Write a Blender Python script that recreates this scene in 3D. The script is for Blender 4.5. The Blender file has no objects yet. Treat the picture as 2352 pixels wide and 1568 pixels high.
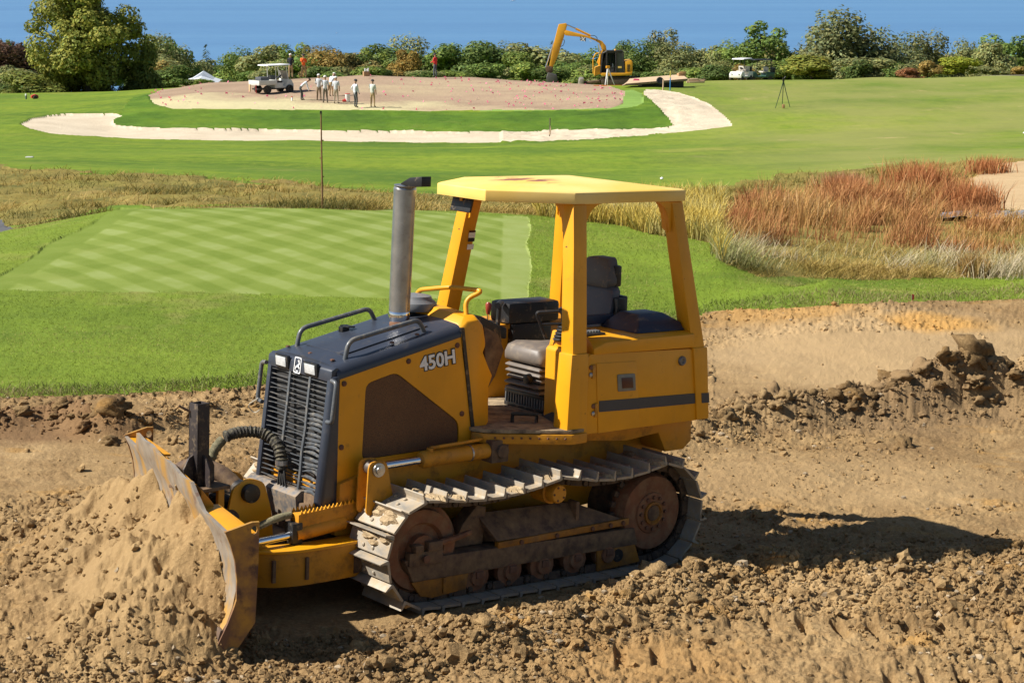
import bpy, bmesh, math, random
import numpy as np
from mathutils import Vector, Matrix, geometry
random.seed(4); rng = np.random.default_rng(11)
S = bpy.context.scene
COL = S.collection
# ------------------------------------------------------------------ camera, sky, sun
CAM = np.array([0.3167, -14.1115, 4.2315]); TH = math.radians(10.4569)
cam = bpy.data.cameras.new('camera'); camo = bpy.data.objects.new('camera', cam); COL.objects.link(camo)
cam.sensor_width = 36; cam.lens = 70; cam.clip_start = .5; cam.clip_end = 60000
camo.location = CAM; camo.rotation_euler = (math.pi/2 - TH, 0, 0)
S.camera = camo
SUN_EL, SUN_AZ = 45.0, 261.0          # degrees above the ground; compass bearing with +Y = 0 (the left of the picture = 270)
w = bpy.data.worlds.new('World'); S.world = w; w.use_nodes = True
nt = w.node_tree; bg = nt.nodes['Background']
sky = nt.nodes.new('ShaderNodeTexSky'); sky.sky_type = 'NISHITA'; sky.sun_disc = False
sky.sun_elevation = math.radians(SUN_EL); sky.sun_rotation = math.radians(SUN_AZ)
sky.air_density = 1.0; sky.dust_density = .4; sky.ozone_density = 1.5
nt.links.new(sky.outputs[0], bg.inputs[0]); bg.inputs[1].default_value = .05
sun = bpy.data.lights.new('sun', 'SUN'); suno = bpy.data.objects.new('sun', sun); COL.objects.link(suno)
sun.energy = 5.0; sun.angle = math.radians(.5); sun.color = (1, .955, .88)
az, el = math.radians(SUN_AZ), math.radians(SUN_EL)
sdir = Vector((math.sin(az)*math.cos(el), math.cos(az)*math.cos(el), math.sin(el)))
suno.rotation_euler = sdir.to_track_quat('Z', 'Y').to_euler(); suno.location = (-20, 0, 30)
S.view_settings.view_transform = 'Standard'; S.view_settings.look = 'None'
S.view_settings.exposure = .74; S.view_settings.gamma = 1; S.view_settings.use_curve_mapping = False

# ------------------------------------------------------------------ pixel <-> place (measurements taken on a 2352 px wide print)
F = 4573.0; PW, PH = 2352.0, 1568.0
cT, sT = math.cos(TH), math.sin(TH)
def project(X, Y, Z):
    dx, dy, dz = X - CAM[0], Y - CAM[1], Z - CAM[2]
    dep = dy*cT - dz*sT; up = dy*sT + dz*cT
    return PW/2 + F*dx/dep, PH/2 - F*up/dep
def ray(u, v):
    a, b = (u - PW/2)/F, -(v - PH/2)/F
    return np.array([a, cT + b*sT, -sT + b*cT])
def at(u, v, d):                       # the point on pixel u, v that is d metres ahead of the camera
    r = ray(u, v); return CAM + r*(d/r[1])
def plane_z(X, Y): return -(.03865*X + .0297*Y)
def on_plane(u, v):
    r = ray(u, v); n = np.array([.03865, .0297, 1.0])
    return CAM + r*(-(n @ CAM)/(n @ r))
# ------------------------------------------------------------------ noise
TAB = rng.random((512, 512)); TAB2 = rng.random((512, 512)); TAB3 = rng.random((512, 512)); TAB4 = rng.random((512, 512))
def vnoise(x, y, o=0):
    x = x + o*37.7; y = y + o*91.3
    i = np.floor(x).astype(int); j = np.floor(y).astype(int); fx = x - i; fy = y - j
    fx = fx*fx*(3-2*fx); fy = fy*fy*(3-2*fy); i &= 511; j &= 511; i1 = (i+1) & 511; j1 = (j+1) & 511
    return (TAB[i, j]*(1-fx) + TAB[i1, j]*fx)*(1-fy) + (TAB[i, j1]*(1-fx) + TAB[i1, j1]*fx)*fy - .5
def fbm(x, y, octv=4, o=0):
    s = 0; a = 1
    for k in range(octv): s = s + a*vnoise(x*2**k, y*2**k, o+k); a *= .5
    return s
def lumps(x, y, cell, prob=.6, flat=.75):   # rounded clods lying side by side
    xs, ys = x/cell + 1.7*vnoise(x/cell*.5, y/cell*.5, 3), y/cell + 1.7*vnoise(x/cell*.5, y/cell*.5, 9)
    i = np.floor(xs).astype(int); j = np.floor(ys).astype(int); out = np.zeros_like(xs)
    for a in (-1, 0, 1):
        for b in (-1, 0, 1):
            ii = (i+a) & 511; jj = (j+b) & 511
            px = i + a + TAB2[ii, jj]; py = j + b + TAB3[ii, jj]; r = TAB4[ii, jj]
            rad = .25 + .65*r*r; ok = TAB[jj, ii] < prob
            q = 1 - ((xs-px)**2 + (ys-py)**2)/rad**2
            out = np.maximum(out, np.where(ok & (q > 0), np.sqrt(np.maximum(q, 0))*rad*flat, 0))
    return out*cell
def inpoly(u, v, P):
    r = np.zeros(u.shape, bool); n = len(P)
    for k in range(n):
        x0, y0 = P[k]; x1, y1 = P[(k+1) % n]
        if y0 == y1: continue
        c = ((y0 > v) != (y1 > v)); r ^= c & (u < (x1-x0)*(v-y0)/(y1-y0) + x0)
    return r
def smooth(a, b, x):
    t = np.clip((x-a)/(b-a), 0, 1); return t*t*(3-2*t)
def poly_dist(X, Y, P):                # distance to a polyline and the height interpolated along it; P = [(x, y, h), ...]
    best = np.full(X.shape, 1e9); hh = np.zeros(X.shape)
    for (x0, y0, h0), (x1, y1, h1) in zip(P[:-1], P[1:]):
        dx, dy = x1-x0, y1-y0; t = np.clip(((X-x0)*dx + (Y-y0)*dy)/(dx*dx+dy*dy), 0, 1)
        d = np.hypot(X-x0-t*dx, Y-y0-t*dy); m = d < best
        best = np.where(m, d, best); hh = np.where(m, h0+(h1-h0)*t, hh)
    return best, hh
# ------------------------------------------------------------------ object helpers
def tag(o, label=None, cat=None, group=None, kind=None):
    if label: o['label'] = label
    if cat: o['category'] = cat
    if group: o['group'] = group
    if kind: o['kind'] = kind
    return o
def link(o, parent=None):
    COL.objects.link(o)
    if parent is not None: o.parent = parent
    return o
def empty(name, loc=(0, 0, 0), rotz=0, label=None, cat=None, group=None):
    o = bpy.data.objects.new(name, None); o.empty_display_size = .2; link(o); o.location = loc; o.rotation_euler = (0, 0, rotz)
    return tag(o, label, cat, group)
def copy_tree(o, parent=None):
    c = o.copy(); link(c)
    if parent is not None: c.parent = parent
    for ch in list(o.children): copy_tree(ch, c)
    return c
def np_mesh(name, V, Fq, mats, parent=None, sm=False, midx=None, colors=None):
    V = np.asarray(V, np.float32); Fq = np.asarray(Fq, np.int32)
    me = bpy.data.meshes.new(name); n, k = Fq.shape
    me.vertices.add(len(V)); me.vertices.foreach_set('co', V.ravel())
    me.loops.add(n*k); me.loops.foreach_set('vertex_index', Fq.ravel())
    me.polygons.add(n); me.polygons.foreach_set('loop_start', np.arange(0, n*k, k, dtype=np.int32))
    if midx is not None: me.polygons.foreach_set('material_index', np.asarray(midx, np.int32))
    me.polygons.foreach_set('use_smooth', np.full(n, sm))
    if colors is not None:
        ca = me.color_attributes.new('tint', 'FLOAT_COLOR', 'POINT')
        c4 = np.ones((len(V), 4), np.float32); c4[:, :3] = colors; ca.data.foreach_set('color', c4.ravel())
    me.update(calc_edges=True)
    for m in (mats if isinstance(mats, (list, tuple)) else [mats]): me.materials.append(m)
    return link(bpy.data.objects.new(name, me), parent)
class MB:                               # collects shapes, builds ONE mesh object
    def __init__(s): s.v = []; s.f = []; s.m = []; s.mi = 0
    def add(s, V, Fc):
        b = len(s.v); s.v += [tuple(map(float, p)) for p in V]; s.f += [tuple(b+i for i in f) for f in Fc]; s.m += [s.mi]*len(Fc); return s
    def box(s, c, d, M=None):
        x, y, z = (q/2 for q in d)
        P = [Vector((a*x, b*y, e*z)) for a in (-1, 1) for b in (-1, 1) for e in (-1, 1)]
        if M is not None: P = [M @ p for p in P]
        P = [p + Vector(c) for p in P]
        return s.add(P, [(0, 1, 3, 2), (4, 6, 7, 5), (0, 4, 5, 1), (2, 3, 7, 6), (0, 2, 6, 4), (1, 5, 7, 3)])
    def bb(s, x0, x1, y0, y1, z0, z1): return s.box(((x0+x1)/2, (y0+y1)/2, (z0+z1)/2), (abs(x1-x0), abs(y1-y0), abs(z1-z0)))
    def hexa(s, A, B): return s.loft([A, B])
    def loft(s, rings, closed=False, cap=True):
        n = len(rings[0]); V = [p for r in rings for p in r]; Fc = []; R = len(rings)
        for k in range(R if closed else R-1):
            a, b = k*n, ((k+1) % R)*n
            for i in range(n): j = (i+1) % n; Fc.append((a+i, a+j, b+j, b+i))
        if cap and not closed: Fc += [tuple(range(n))[::-1], tuple(range((R-1)*n, R*n))]
        return s.add(V, Fc)
    def prism(s, P, a0, a1, ax='y'):    # 2-D outline swept along an axis; P in the other two axes, in order x, y, z
        def mk(p, a):
            return {'x': (a, p[0], p[1]), 'y': (p[0], a, p[1]), 'z': (p[0], p[1], a)}[ax]
        return s.loft([[mk(p, a0) for p in P], [mk(p, a1) for p in P]])
    def cyl(s, p0, p1, r0, r1=None, n=16):
        r1 = r0 if r1 is None else r1
        p0, p1 = Vector(p0), Vector(p1); d = (p1-p0).normalized()
        a = d.orthogonal().normalized(); b = d.cross(a)
        rg = lambda p, r: [p + a*(r*math.cos(2*math.pi*i/n)) + b*(r*math.sin(2*math.pi*i/n)) for i in range(n)]
        return s.loft([rg(p0, r0), rg(p1, r1)])
    def lathe(s, c, axis, prof, n=24):  # prof: (distance along axis, radius)
        c = Vector(c); d = Vector(axis).normalized(); a = d.orthogonal().normalized(); b = d.cross(a)
        return s.loft([[c + d*h + a*(r*math.cos(2*math.pi*i/n)) + b*(r*math.sin(2*math.pi*i/n)) for i in range(n)] for h, r in prof])
    def tube(s, P, r, n=8, rad=None):
        P = [Vector(p) for p in P]; rings = []; d0 = (P[1]-P[0]).normalized(); a = d0.orthogonal().normalized()
        for k, p in enumerate(P):
            d = (P[min(k+1, len(P)-1)] - P[max(k-1, 0)]).normalized(); a = (a - d*a.dot(d)).normalized(); b = d.cross(a)
            rr = rad[k] if rad else r
            rings.append([p + a*(rr*math.cos(2*math.pi*i/n)) + b*(rr*math.sin(2*math.pi*i/n)) for i in range(n)])
        return s.loft(rings)
    def build(s, name, mat, parent=None, bevel=0, sm=False, seg=2):
        me = bpy.data.meshes.new(name); me.from_pydata(s.v, [], s.f)
        for m in (mat if isinstance(mat, (list, tuple)) else [mat]): me.materials.append(m)
        if isinstance(mat, (list, tuple)): me.polygons.foreach_set('material_index', s.m)
        bm = bmesh.new(); bm.from_mesh(me); bmesh.ops.recalc_face_normals(bm, faces=bm.faces)
        if bevel:
            E = [e for e in bm.edges if len(e.link_faces) == 2 and e.calc_face_angle(0) > .6]
            bmesh.ops.bevel(bm, geom=E, offset=bevel, segments=seg, affect='EDGES', clamp_overlap=True, profile=.6)
        bm.to_mesh(me); bm.free()
        if sm or bevel:
            me.polygons.foreach_set('use_smooth', [True]*len(me.polygons))
            try: me.set_sharp_from_angle(angle=math.radians(38))
            except Exception: pass
        return link(bpy.data.objects.new(name, me), parent)
def curve_pts(P, r, n=5):               # rounded corners for a polyline
    P = [Vector(p) for p in P]; out = [P[0]]
    for k in range(1, len(P)-1):
        a, b, c = P[k-1], P[k], P[k+1]; t = min(r, (a-b).length*.45, (c-b).length*.45)
        p, q = b + (a-b).normalized()*t, b + (c-b).normalized()*t
        for i in range(n+1): s = i/n; out.append(p*(1-s)**2 + b*2*s*(1-s) + q*s*s)
    return out + [P[-1]]
def round_poly(P, r, n=3): return [tuple(p)[:2] for p in curve_pts([(*P[-1], 0)] + [(*p, 0) for p in P] + [(*P[0], 0)], r, n)[1:-1]][: (n+1)*len(P)]
# ------------------------------------------------------------------ materials
class NT:
    def __init__(s, name):
        s.m = bpy.data.materials.new(name); s.m.use_nodes = True; s.t = s.m.node_tree; s.b = s.t.nodes['Principled BSDF']
    def n(s, typ, **kw):
        o = s.t.nodes.new(typ)
        for k, v in kw.items():
            if k.startswith('_'): setattr(o, k[1:], v)
            else:
                i = o.inputs[int(k[1:])] if k[0] == 'i' and k[1:].isdigit() else o.inputs[k.replace('_', ' ')]
                if hasattr(v, 'is_output'): s.t.links.new(v, i)
                else: i.default_value = v
        return o
    def noise(s, scale, detail=3, rough=.55, vec=None, dist=0):
        o = s.n('ShaderNodeTexNoise', Scale=scale, Detail=detail, Roughness=rough, Distortion=dist)
        s.t.links.new(vec if vec is not None else s.pos, o.inputs['Vector']); return o.outputs['Fac']
    @property
    def pos(s):
        if not hasattr(s, '_p'): s._p = s.n('ShaderNodeNewGeometry').outputs['Position'] if getattr(s, 'world', False) else s.n('ShaderNodeTexCoord').outputs['Object']
        return s._p
    def scaled(s, sx, sy, sz, rot=(0, 0, 0)):
        return s.n('ShaderNodeMapping', i0=s.pos, i3=(sx, sy, sz), i2=rot).outputs[0]
    def ramp(s, fac, stops):
        o = s.n('ShaderNodeValToRGB', i0=fac); e = o.color_ramp.elements
        while len(e) < len(stops): e.new(.5)
        for el_, (p, c) in zip(e, stops): el_.position = p; el_.color = (*c, 1) if len(c) == 3 else c
        return o.outputs[0]
    def mix(s, fac, a, b, mode='MIX'):
        o = s.n('ShaderNodeMix', _data_type='RGBA', _blend_type=mode)
        for i, v in ((0, fac), (6, a), (7, b)):
            if hasattr(v, 'is_output'): s.t.links.new(v, o.inputs[i])
            else: o.inputs[i].default_value = v if i == 0 else ((*v, 1) if len(v) == 3 else v)
        return o.outputs[2]
    def step(s, x, a, b): return s.n('ShaderNodeMapRange', _clamp=True, i0=x, i1=a, i2=b).outputs[0]
    def math(s, op, a, b=0.0): return s.n('ShaderNodeMath', _operation=op, i0=a, i1=b).outputs[0]
    def set(s, **kw):
        for k, v in kw.items():
            i = s.b.inputs[k.replace('_', ' ')]
            if hasattr(v, 'is_output'): s.t.links.new(v, i)
            else: i.default_value = (*v, 1) if isinstance(v, tuple) and len(v) == 3 else v
        return s
    def bump(s, h, strength=.5, dist=.02):
        o = s.n('ShaderNodeBump', Strength=strength, Distance=dist, Height=h); s.t.links.new(o.outputs[0], s.b.inputs['Normal']); return s
    def tint(s): return s.n('ShaderNodeVertexColor', _layer_name='tint').outputs[0]
def plain(name, c, rough=.6, metal=0, var=.25, scale=6, dust=0, dustc=(.36, .26, .15), bump=0):
    m = NT(name); n1 = m.noise(scale, 4)
    c2 = m.mix(m.step(n1, .3, .75), tuple(q*(1-var) for q in c), tuple(min(1, q*(1+var*.5)) for q in c))
    if dust:
        d = m.step(m.noise(scale*2.3, 5, .65), .62-dust*.35, .95-dust*.3); c2 = m.mix(d, c2, dustc)
        m.set(Roughness=m.n('ShaderNodeMapRange', i0=d, i3=rough, i4=.9).outputs[0])
    else: m.set(Roughness=rough)
    m.set(Base_Color=c2, Metallic=metal)
    if bump: m.bump(m.noise(scale*8, 3), bump, .01)
    return m.m
def soil_mat(name, pal, fine=1.0):
    m = NT(name); m.world = True
    big = m.noise(.55, 4, .6); mid = m.noise(3.2, 5, .65); fin = m.noise(38, 4, .7); gr = m.noise(150, 2, .6)
    c = m.ramp(big, [(.32, pal[0]), (.5, pal[1]), (.68, pal[2])])
    c = m.mix(m.step(mid, .38, .7), c, pal[3]); 
    c = m.mix(m.step(m.noise(1.3, 3, .6, m.scaled(1, 1.6, 1)), .60, .74), c, pal[4])
    c = m.mix(m.math('MULTIPLY', m.step(fin, .5, .75), .55), c, tuple(q*1.35 for q in pal[2]))
    c = m.mix(m.math('MULTIPLY', m.step(fin, .5, .25), .4), c, tuple(q*.6 for q in pal[0]))
    m.set(Base_Color=c, Roughness=.95); m.b.inputs['Specular IOR Level'].default_value = .15
    m.bump(m.math('ADD', fin, m.math('MULTIPLY', gr, .5)), .55*fine, .03)
    return m.m
# ================================================================== TERRAIN
DIRT_PAL = [(.19, .115, .05), (.295, .192, .086), (.385, .26, .125), (.215, .132, .057), (.36, .20, .06)]
def soil_zones(m, zones):                # pale compacted sand, orange subsoil and dark moist soil lie where they were dug
    t = m.node_tree; b = t.nodes['Principled BSDF']; src = b.inputs['Base Color'].links[0].from_socket
    g = t.nodes.new('ShaderNodeNewGeometry'); nz = t.nodes.new('ShaderNodeTexNoise'); nz.inputs['Scale'].default_value = 1.1; nz.inputs['Detail'].default_value = 5; t.links.new(g.outputs['Position'], nz.inputs['Vector'])
    for cx, cy, rx, ry, rot, col, amt in zones:
        mp = t.nodes.new('ShaderNodeMapping'); mp.vector_type = 'TEXTURE'; mp.inputs[1].default_value = (cx, cy, 0); mp.inputs[2].default_value = (0, 0, rot); mp.inputs[3].default_value = (rx, ry, 1e6); t.links.new(g.outputs['Position'], mp.inputs[0])
        ln = t.nodes.new('ShaderNodeVectorMath'); ln.operation = 'LENGTH'; t.links.new(mp.outputs[0], ln.inputs[0])
        ad = t.nodes.new('ShaderNodeMath'); ad.operation = 'MULTIPLY_ADD'; t.links.new(nz.outputs['Fac'], ad.inputs[0]); ad.inputs[1].default_value = 1.1; t.links.new(ln.outputs['Value'], ad.inputs[2])
        mr = t.nodes.new('ShaderNodeMapRange'); t.links.new(ad.outputs[0], mr.inputs[0]); mr.inputs[1].default_value = 1.75; mr.inputs[2].default_value = 1.2; mr.inputs[3].default_value = 0; mr.inputs[4].default_value = amt
        mx = t.nodes.new('ShaderNodeMix'); mx.data_type = 'RGBA'; t.links.new(mr.outputs[0], mx.inputs[0]); t.links.new(src, mx.inputs[6]); mx.inputs[7].default_value = (*col, 1); src = mx.outputs[2]
    t.links.new(src, b.inputs['Base Color']); return m
def zone(u, v, ru, rv, col, amt, tilt=0):
    c, a, b = on_plane(u, v), on_plane(u+ru, v+tilt), on_plane(u, v-rv); return (c[0], c[1], float(np.hypot(*(a-c)[:2])), float(np.hypot(*(b-c)[:2])), math.atan2(a[1]-c[1], a[0]-c[0]), col, amt)
M_dirt = soil_zones(soil_mat('bare_soil', DIRT_PAL), [zone(2050, 850, 460, 70, (.43, .295, .15), .8), zone(1900, 1105, 420, 60, (.36, .24, .115), .6), zone(2150, 803, 120, 14, (.46, .255, .075), .9), zone(1800, 770, 170, 22, (.40, .225, .07), .7), zone(2000, 712, 500, 12, (.20, .125, .07), .6), zone(80, 985, 260, 34, (.17, .095, .045), .75), zone(310, 1270, 170, 210, (.35, .235, .11), .6), zone(1950, 955, 420, 38, (.22, .145, .075), .6), zone(1500, 1520, 260, 60, (.33, .185, .065), .5)])
def grass_mat(name, a, b, c, dry, dry_amt=.5, scale=1.0, blade=1.0, bands=None):
    m = NT(name)
    n1 = m.noise(.16*scale, 6, .68); n2 = m.noise(1.1*scale, 5, .7, m.scaled(.6, 1.3, 1)); n3 = m.noise(14*scale, 3, .7); n4 = m.noise(60*scale, 2, .7)
    col = m.ramp(n1, [(.34, a), (.5, b), (.66, c)])
    col = m.mix(m.math('MULTIPLY', m.step(n2, .45, .72), .55), col, tuple(q*1.5 for q in b))
    if dry_amt: col = m.mix(m.math('MULTIPLY', m.step(m.noise(.28*scale, 5, .68, m.scaled(1, .75, 1)), .66-.16*dry_amt, .8-.1*dry_amt), .8), col, dry)
    col = m.mix(m.math('MULTIPLY', m.step(n3, .45, .2), .5*blade), col, tuple(q*.55 for q in a))
    col = m.mix(m.math('MULTIPLY', m.step(n4, .52, .75), .4*blade), col, tuple(q*1.6 for q in c))
    m.set(Base_Color=col, Roughness=.85); m.b.inputs['Specular IOR Level'].default_value = .2
    m.bump(m.math('ADD', n4, n3), .5*blade, .04)
    return m
M_lawn = grass_mat('near_lawn', (.08, .13, .011), (.125, .18, .014), (.165, .215, .02), (.30, .245, .085), .75, 1.0).m
M_fair = grass_mat('fairway_turf', (.062, .115, .007), (.125, .185, .009), (.19, .235, .016), (.26, .24, .055), .5, .35, .5)
# drier tan patches on the right hand hill
hx = M_fair.n('ShaderNodeSeparateXYZ', i0=M_fair.pos)
hill = M_fair.math('MULTIPLY', M_fair.step(M_fair.math('ADD', hx.outputs[0], M_fair.math('MULTIPLY', hx.outputs[1], -.06)), 1, 10), M_fair.step(M_fair.noise(.11, 5, .65, M_fair.scaled(1, .45, 1)), .30, .56))
base = M_fair.b.inputs['Base Color'].links[0].from_socket
_m1 = M_fair.noise(1.0, 5, .75, M_fair.scaled(2.2, .55, 1)); _m2 = M_fair.noise(.05, 5, .7, M_fair.scaled(1, 2.2, 1))
base = M_fair.mix(M_fair.math('MULTIPLY', M_fair.step(_m1, .52, .3), .45), base, (.045, .10, .007)); base = M_fair.mix(M_fair.math('MULTIPLY', M_fair.step(_m1, .5, .72), .4), base, (.24, .27, .03)); base = M_fair.mix(M_fair.math('MULTIPLY', M_fair.step(_m2, .55, .38), .45), base, (.06, .125, .012))
c2 = M_fair.mix(M_fair.math('MULTIPLY', hill, .72), base, (.235, .23, .065))
c2 = M_fair.mix(M_fair.math('MULTIPLY', M_fair.step(M_fair.noise(.3, 5, .7, M_fair.scaled(1, .5, 1)), .62, .74), M_fair.math('MULTIPLY', hill, .75)), c2, (.43, .31, .15))
M_fair.set(Base_Color=c2); M_fair = M_fair.m
M_bank = grass_mat('dark_bank_grass', (.035, .085, .006), (.07, .14, .008), (.12, .19, .012), (.16, .2, .03), .3, 1.0, 1.2).m  # bank face of the mound: a darker green than the fairway turf
M_rough = grass_mat('rough_ground', (.08, .09, .018), (.22, .17, .042), (.16, .15, .028), (.33, .23, .08), .7, 2.2).m
M_soilgreen = NT('raked_soil'); _c = M_soilgreen.ramp(M_soilgreen.noise(.12, 4, .6, M_soilgreen.scaled(.5, 1.4, 1)), [(.35, (.26, .175, .11)), (.52, (.32, .22, .14)), (.68, (.37, .28, .165))])
_c = M_soilgreen.mix(M_soilgreen.math('MULTIPLY', M_soilgreen.step(M_soilgreen.noise(1.4, 4, .7, M_soilgreen.scaled(.6, 1.6, 1)), .55, .75), .5), _c, (.26, .165, .095))
# the thin straw margin along the front left
sx_ = M_soilgreen.n('ShaderNodeSeparateXYZ', i0=M_soilgreen.pos)
_e = M_soilgreen.math('ADD', M_soilgreen.math('MULTIPLY', M_soilgreen.noise(.2, 4, .6), 16), M_soilgreen.math('ADD', M_soilgreen.math('MULTIPLY', sx_.outputs[0], .35), sx_.outputs[1]))
_c = M_soilgreen.mix(M_soilgreen.math('MULTIPLY', M_soilgreen.step(_e, 123.5, 118.5), .8), _c, (.52, .47, .25))
M_soilgreen.set(Base_Color=_c, Roughness=.95); M_soilgreen.bump(M_soilgreen.noise(3, 4, .7), .6, .12); M_soilgreen = M_soilgreen.m
def sand_mat():
    m = NT('bunker_sand'); c = m.ramp(m.noise(.5, 5, .6), [(.3, (.47, .385, .27)), (.6, (.55, .46, .33))])
    c = m.mix(m.math('MULTIPLY', m.step(m.noise(2.5, 4, .7), .58, .8), .4), c, (.46, .35, .22))
    m.set(Base_Color=c, Roughness=.95); m.bump(m.noise(4, 4, .7), .4, .15); return m.m
M_sand = sand_mat()
M_wornsand = soil_mat('sandy_bank', [(.36, .25, .13), (.46, .33, .18), (.52, .38, .22), (.42, .29, .16), (.50, .35, .18)], .6)
def green_mat():
    m = NT('putting_turf'); p = m.n('ShaderNodeSeparateXYZ', i0=m.pos); X, Y = p.outputs[0], p.outputs[1]
    def stripes(ax, ay, per, ph):
        wob = m.math('MULTIPLY', m.noise(.8, 2), .35)
        t = m.math('ADD', m.math('ADD', m.math('MULTIPLY', X, ax/per), m.math('MULTIPLY', Y, ay/per)), m.math('ADD', wob, ph))
        s = m.math('SINE', m.math('MULTIPLY', t, 2*math.pi)); return m.step(s, -.35, .35)
    A = stripes(.83, .558, .655, .62); B = stripes(.92, -.39, 1.24, .35)
    inr = m.math('MULTIPLY', m.step(X, -6.42, -6.36), m.step(X, .18, .14)); f = m.math('ADD', m.math('MULTIPLY', A, .36), m.math('MULTIPLY', B, .22)); f = m.math('ADD', m.math('MULTIPLY', f, inr), m.math('MULTIPLY', m.math('SUBTRACT', 1.0, inr), m.math('MULTIPLY', m.step(X, -3, 0), .62)))
    f = m.math('ADD', f, m.math('MULTIPLY', m.math('SUBTRACT', m.noise(1.3, 5, .68), .42), .95))
    c = m.ramp(f, [(.02, (.125, .175, .016)), (.45, (.175, .225, .035)), (.95, (.255, .30, .095))])
    c = m.mix(m.math('MULTIPLY', m.step(m.noise(1.1, 4, .65), .56, .75), .35), c, (.23, .25, .06))
    c = m.mix(m.math('MULTIPLY', m.step(m.noise(45, 2, .7), .5, .75), .2), c, (.27, .35, .13))
    m.set(Base_Color=c, Roughness=.8); m.b.inputs['Specular IOR Level'].default_value = .2; m.bump(m.noise(70, 2, .7), .25, .01); return m.m
M_green = green_mat()
M_fringe = grass_mat('fringe_turf', (.13, .22, .04), (.16, .26, .05), (.18, .28, .06), (.25, .26, .08), .2, .5, .4).m
M_asphalt = plain('asphalt_path', (.075, .075, .08), .9, 0, .25, 3)

# ---- smooth height of the land from measured points (u, v, metres ahead of the camera)
CP = []
def cp(u, v, d): CP.append(at(u, v, d))
for xx in (-9, -4.5, 0, 4.5, 9):
    for yy in (-7, -2, 3): CP.append(np.array([xx, yy, plane_z(xx, yy)]))
CP.append(np.array([-6, 6., .02])); CP.append(np.array([0, 8., -.15])); CP.append(np.array([7, 10, -.42])); CP.append(np.array([12, 10., -.5]))
for u, v, z in ((-300, 660, .1), (0, 668, .1), (600, 678, .0), (1215, 690, -.1), (270, 482, .1), (700, 480, .1), (1210, 497, 0), (600, 570, .1), (1000, 580, .05), (100, 600, .1), (1500, 640, -.2), (1600, 715, -.4), (1900, 690, -.45), (2300, 680, -.5)):
    r = ray(u, v); CP.append(CAM + r*((z-CAM[2])/r[2]))
for a in ((0, 525, 39), (-300, 560, 39), (0, 470, 46), (0, 388, 58), (-300, 370, 60), (300, 460, 43.5), (500, 470, 42), (500, 413, 55), (900, 474, 41), (900, 447, 50), (1240, 486, 38), (1240, 460, 47), (1500, 545, 33), (1560, 450, 52),
          (1640, 600, 29.5), (1900, 640, 27.8), (2352, 640, 28.2), (2600, 640, 28.5), (1660, 510, 37), (2000, 520, 37), (2352, 530, 37), (2650, 530, 37), (1700, 422, 57), (2000, 395, 57), (2352, 368, 57), (2650, 350, 58), (2300, 470, 44),
          (100, 345, 92), (-300, 340, 92), (600, 338, 94), (1200, 338, 94), (1200, 400, 70), (600, 390, 68), (200, 370, 70), (1800, 300, 106), (1800, 370, 76), (2300, 320, 92), (2300, 250, 122), (2650, 240, 122), (1900, 235, 130), (1680, 186, 168), (2000, 184, 168), (2352, 174, 168), (2700, 170, 168), (2150, 212, 142),
          (-200, 300, 112), (40, 290, 112), (300, 322, 110), (900, 329, 110), (1500, 313, 112), (1700, 292, 114), (1560, 205, 148), (1490, 203, 146), (1640, 245, 132),
          (250, 300, 117), (600, 302.5, 118.5), (900, 304, 119), (1250, 303, 119), (1500, 297, 119), (1545, 290, 119), (160, 264, 124), (60, 272, 119), (1600, 240, 128),
          (300, 262, 123.5), (345, 252, 125), (600, 254, 125.5), (900, 256, 126), (1200, 256, 126), (1420, 251, 126), (1465, 240, 129), (1470, 215, 140),
          (340, 218, 140), (480, 190, 147), (620, 214, 137), (830, 174, 151), (1100, 179, 153), (1000, 215, 138), (1300, 192, 152), (1430, 203, 148), (1300, 225, 135),
          (0, 242, 138), (-300, 240, 140), (240, 236, 136), (300, 222, 150), (0, 228, 158), (-300, 228, 160), (1420, 196, 160), (1600, 188, 162)): cp(*a)
for d, z in ((182, -6.3), (235, -12), (330, -26), (520, -48), (700, -62)):
    for k in (-1.2, -.6, 0, .6, 1.2): CP.append(np.array([CAM[0] + k*d*.3, CAM[1] + d, z + (1.2 if d < 200 and k > .3 else 0)]))
CP = np.array(CP)
def warp(X, Y):
    d = np.maximum(Y - CAM[1], 3.0); return np.stack([(X-CAM[0])/(d+4)*4.0, np.log(d)*2.2], -1)
CPP = warp(CP[:, 0], CP[:, 1]); CPN = len(CPP)
CPK = np.linalg.norm(CPP[:, None]-CPP[None], axis=2)
CPK[np.arange(CPN), np.arange(CPN)] -= .004
CPA = np.zeros((CPN+3, CPN+3)); CPA[:CPN, :CPN] = CPK; CPA[:CPN, CPN] = 1; CPA[:CPN, CPN+1:] = CPP; CPA[CPN, :CPN] = 1; CPA[CPN+1:, :CPN] = CPP.T
CPW = np.linalg.solve(CPA, np.concatenate([CP[:, 2], np.zeros(3)]))
def base_z(X, Y):
    X = np.asarray(X, float); Y = np.asarray(Y, float); sh = X.shape; p = warp(X.ravel(), Y.ravel()); out = np.empty(len(p))
    for k in range(0, len(p), 40000):
        q = p[k:k+40000]; D = np.sqrt(((q[:, None, 0]-CPP[None, :, 0])**2 + (q[:, None, 1]-CPP[None, :, 1])**2))
        out[k:k+40000] = D @ CPW[:CPN] + CPW[CPN] + q @ CPW[CPN+1:]
    z = out.reshape(sh); m = smooth(7.5, 5.0, Y)          # the worked dirt is close to one plane
    return z*(1-m) + plane_z(X, Y)*m
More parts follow.
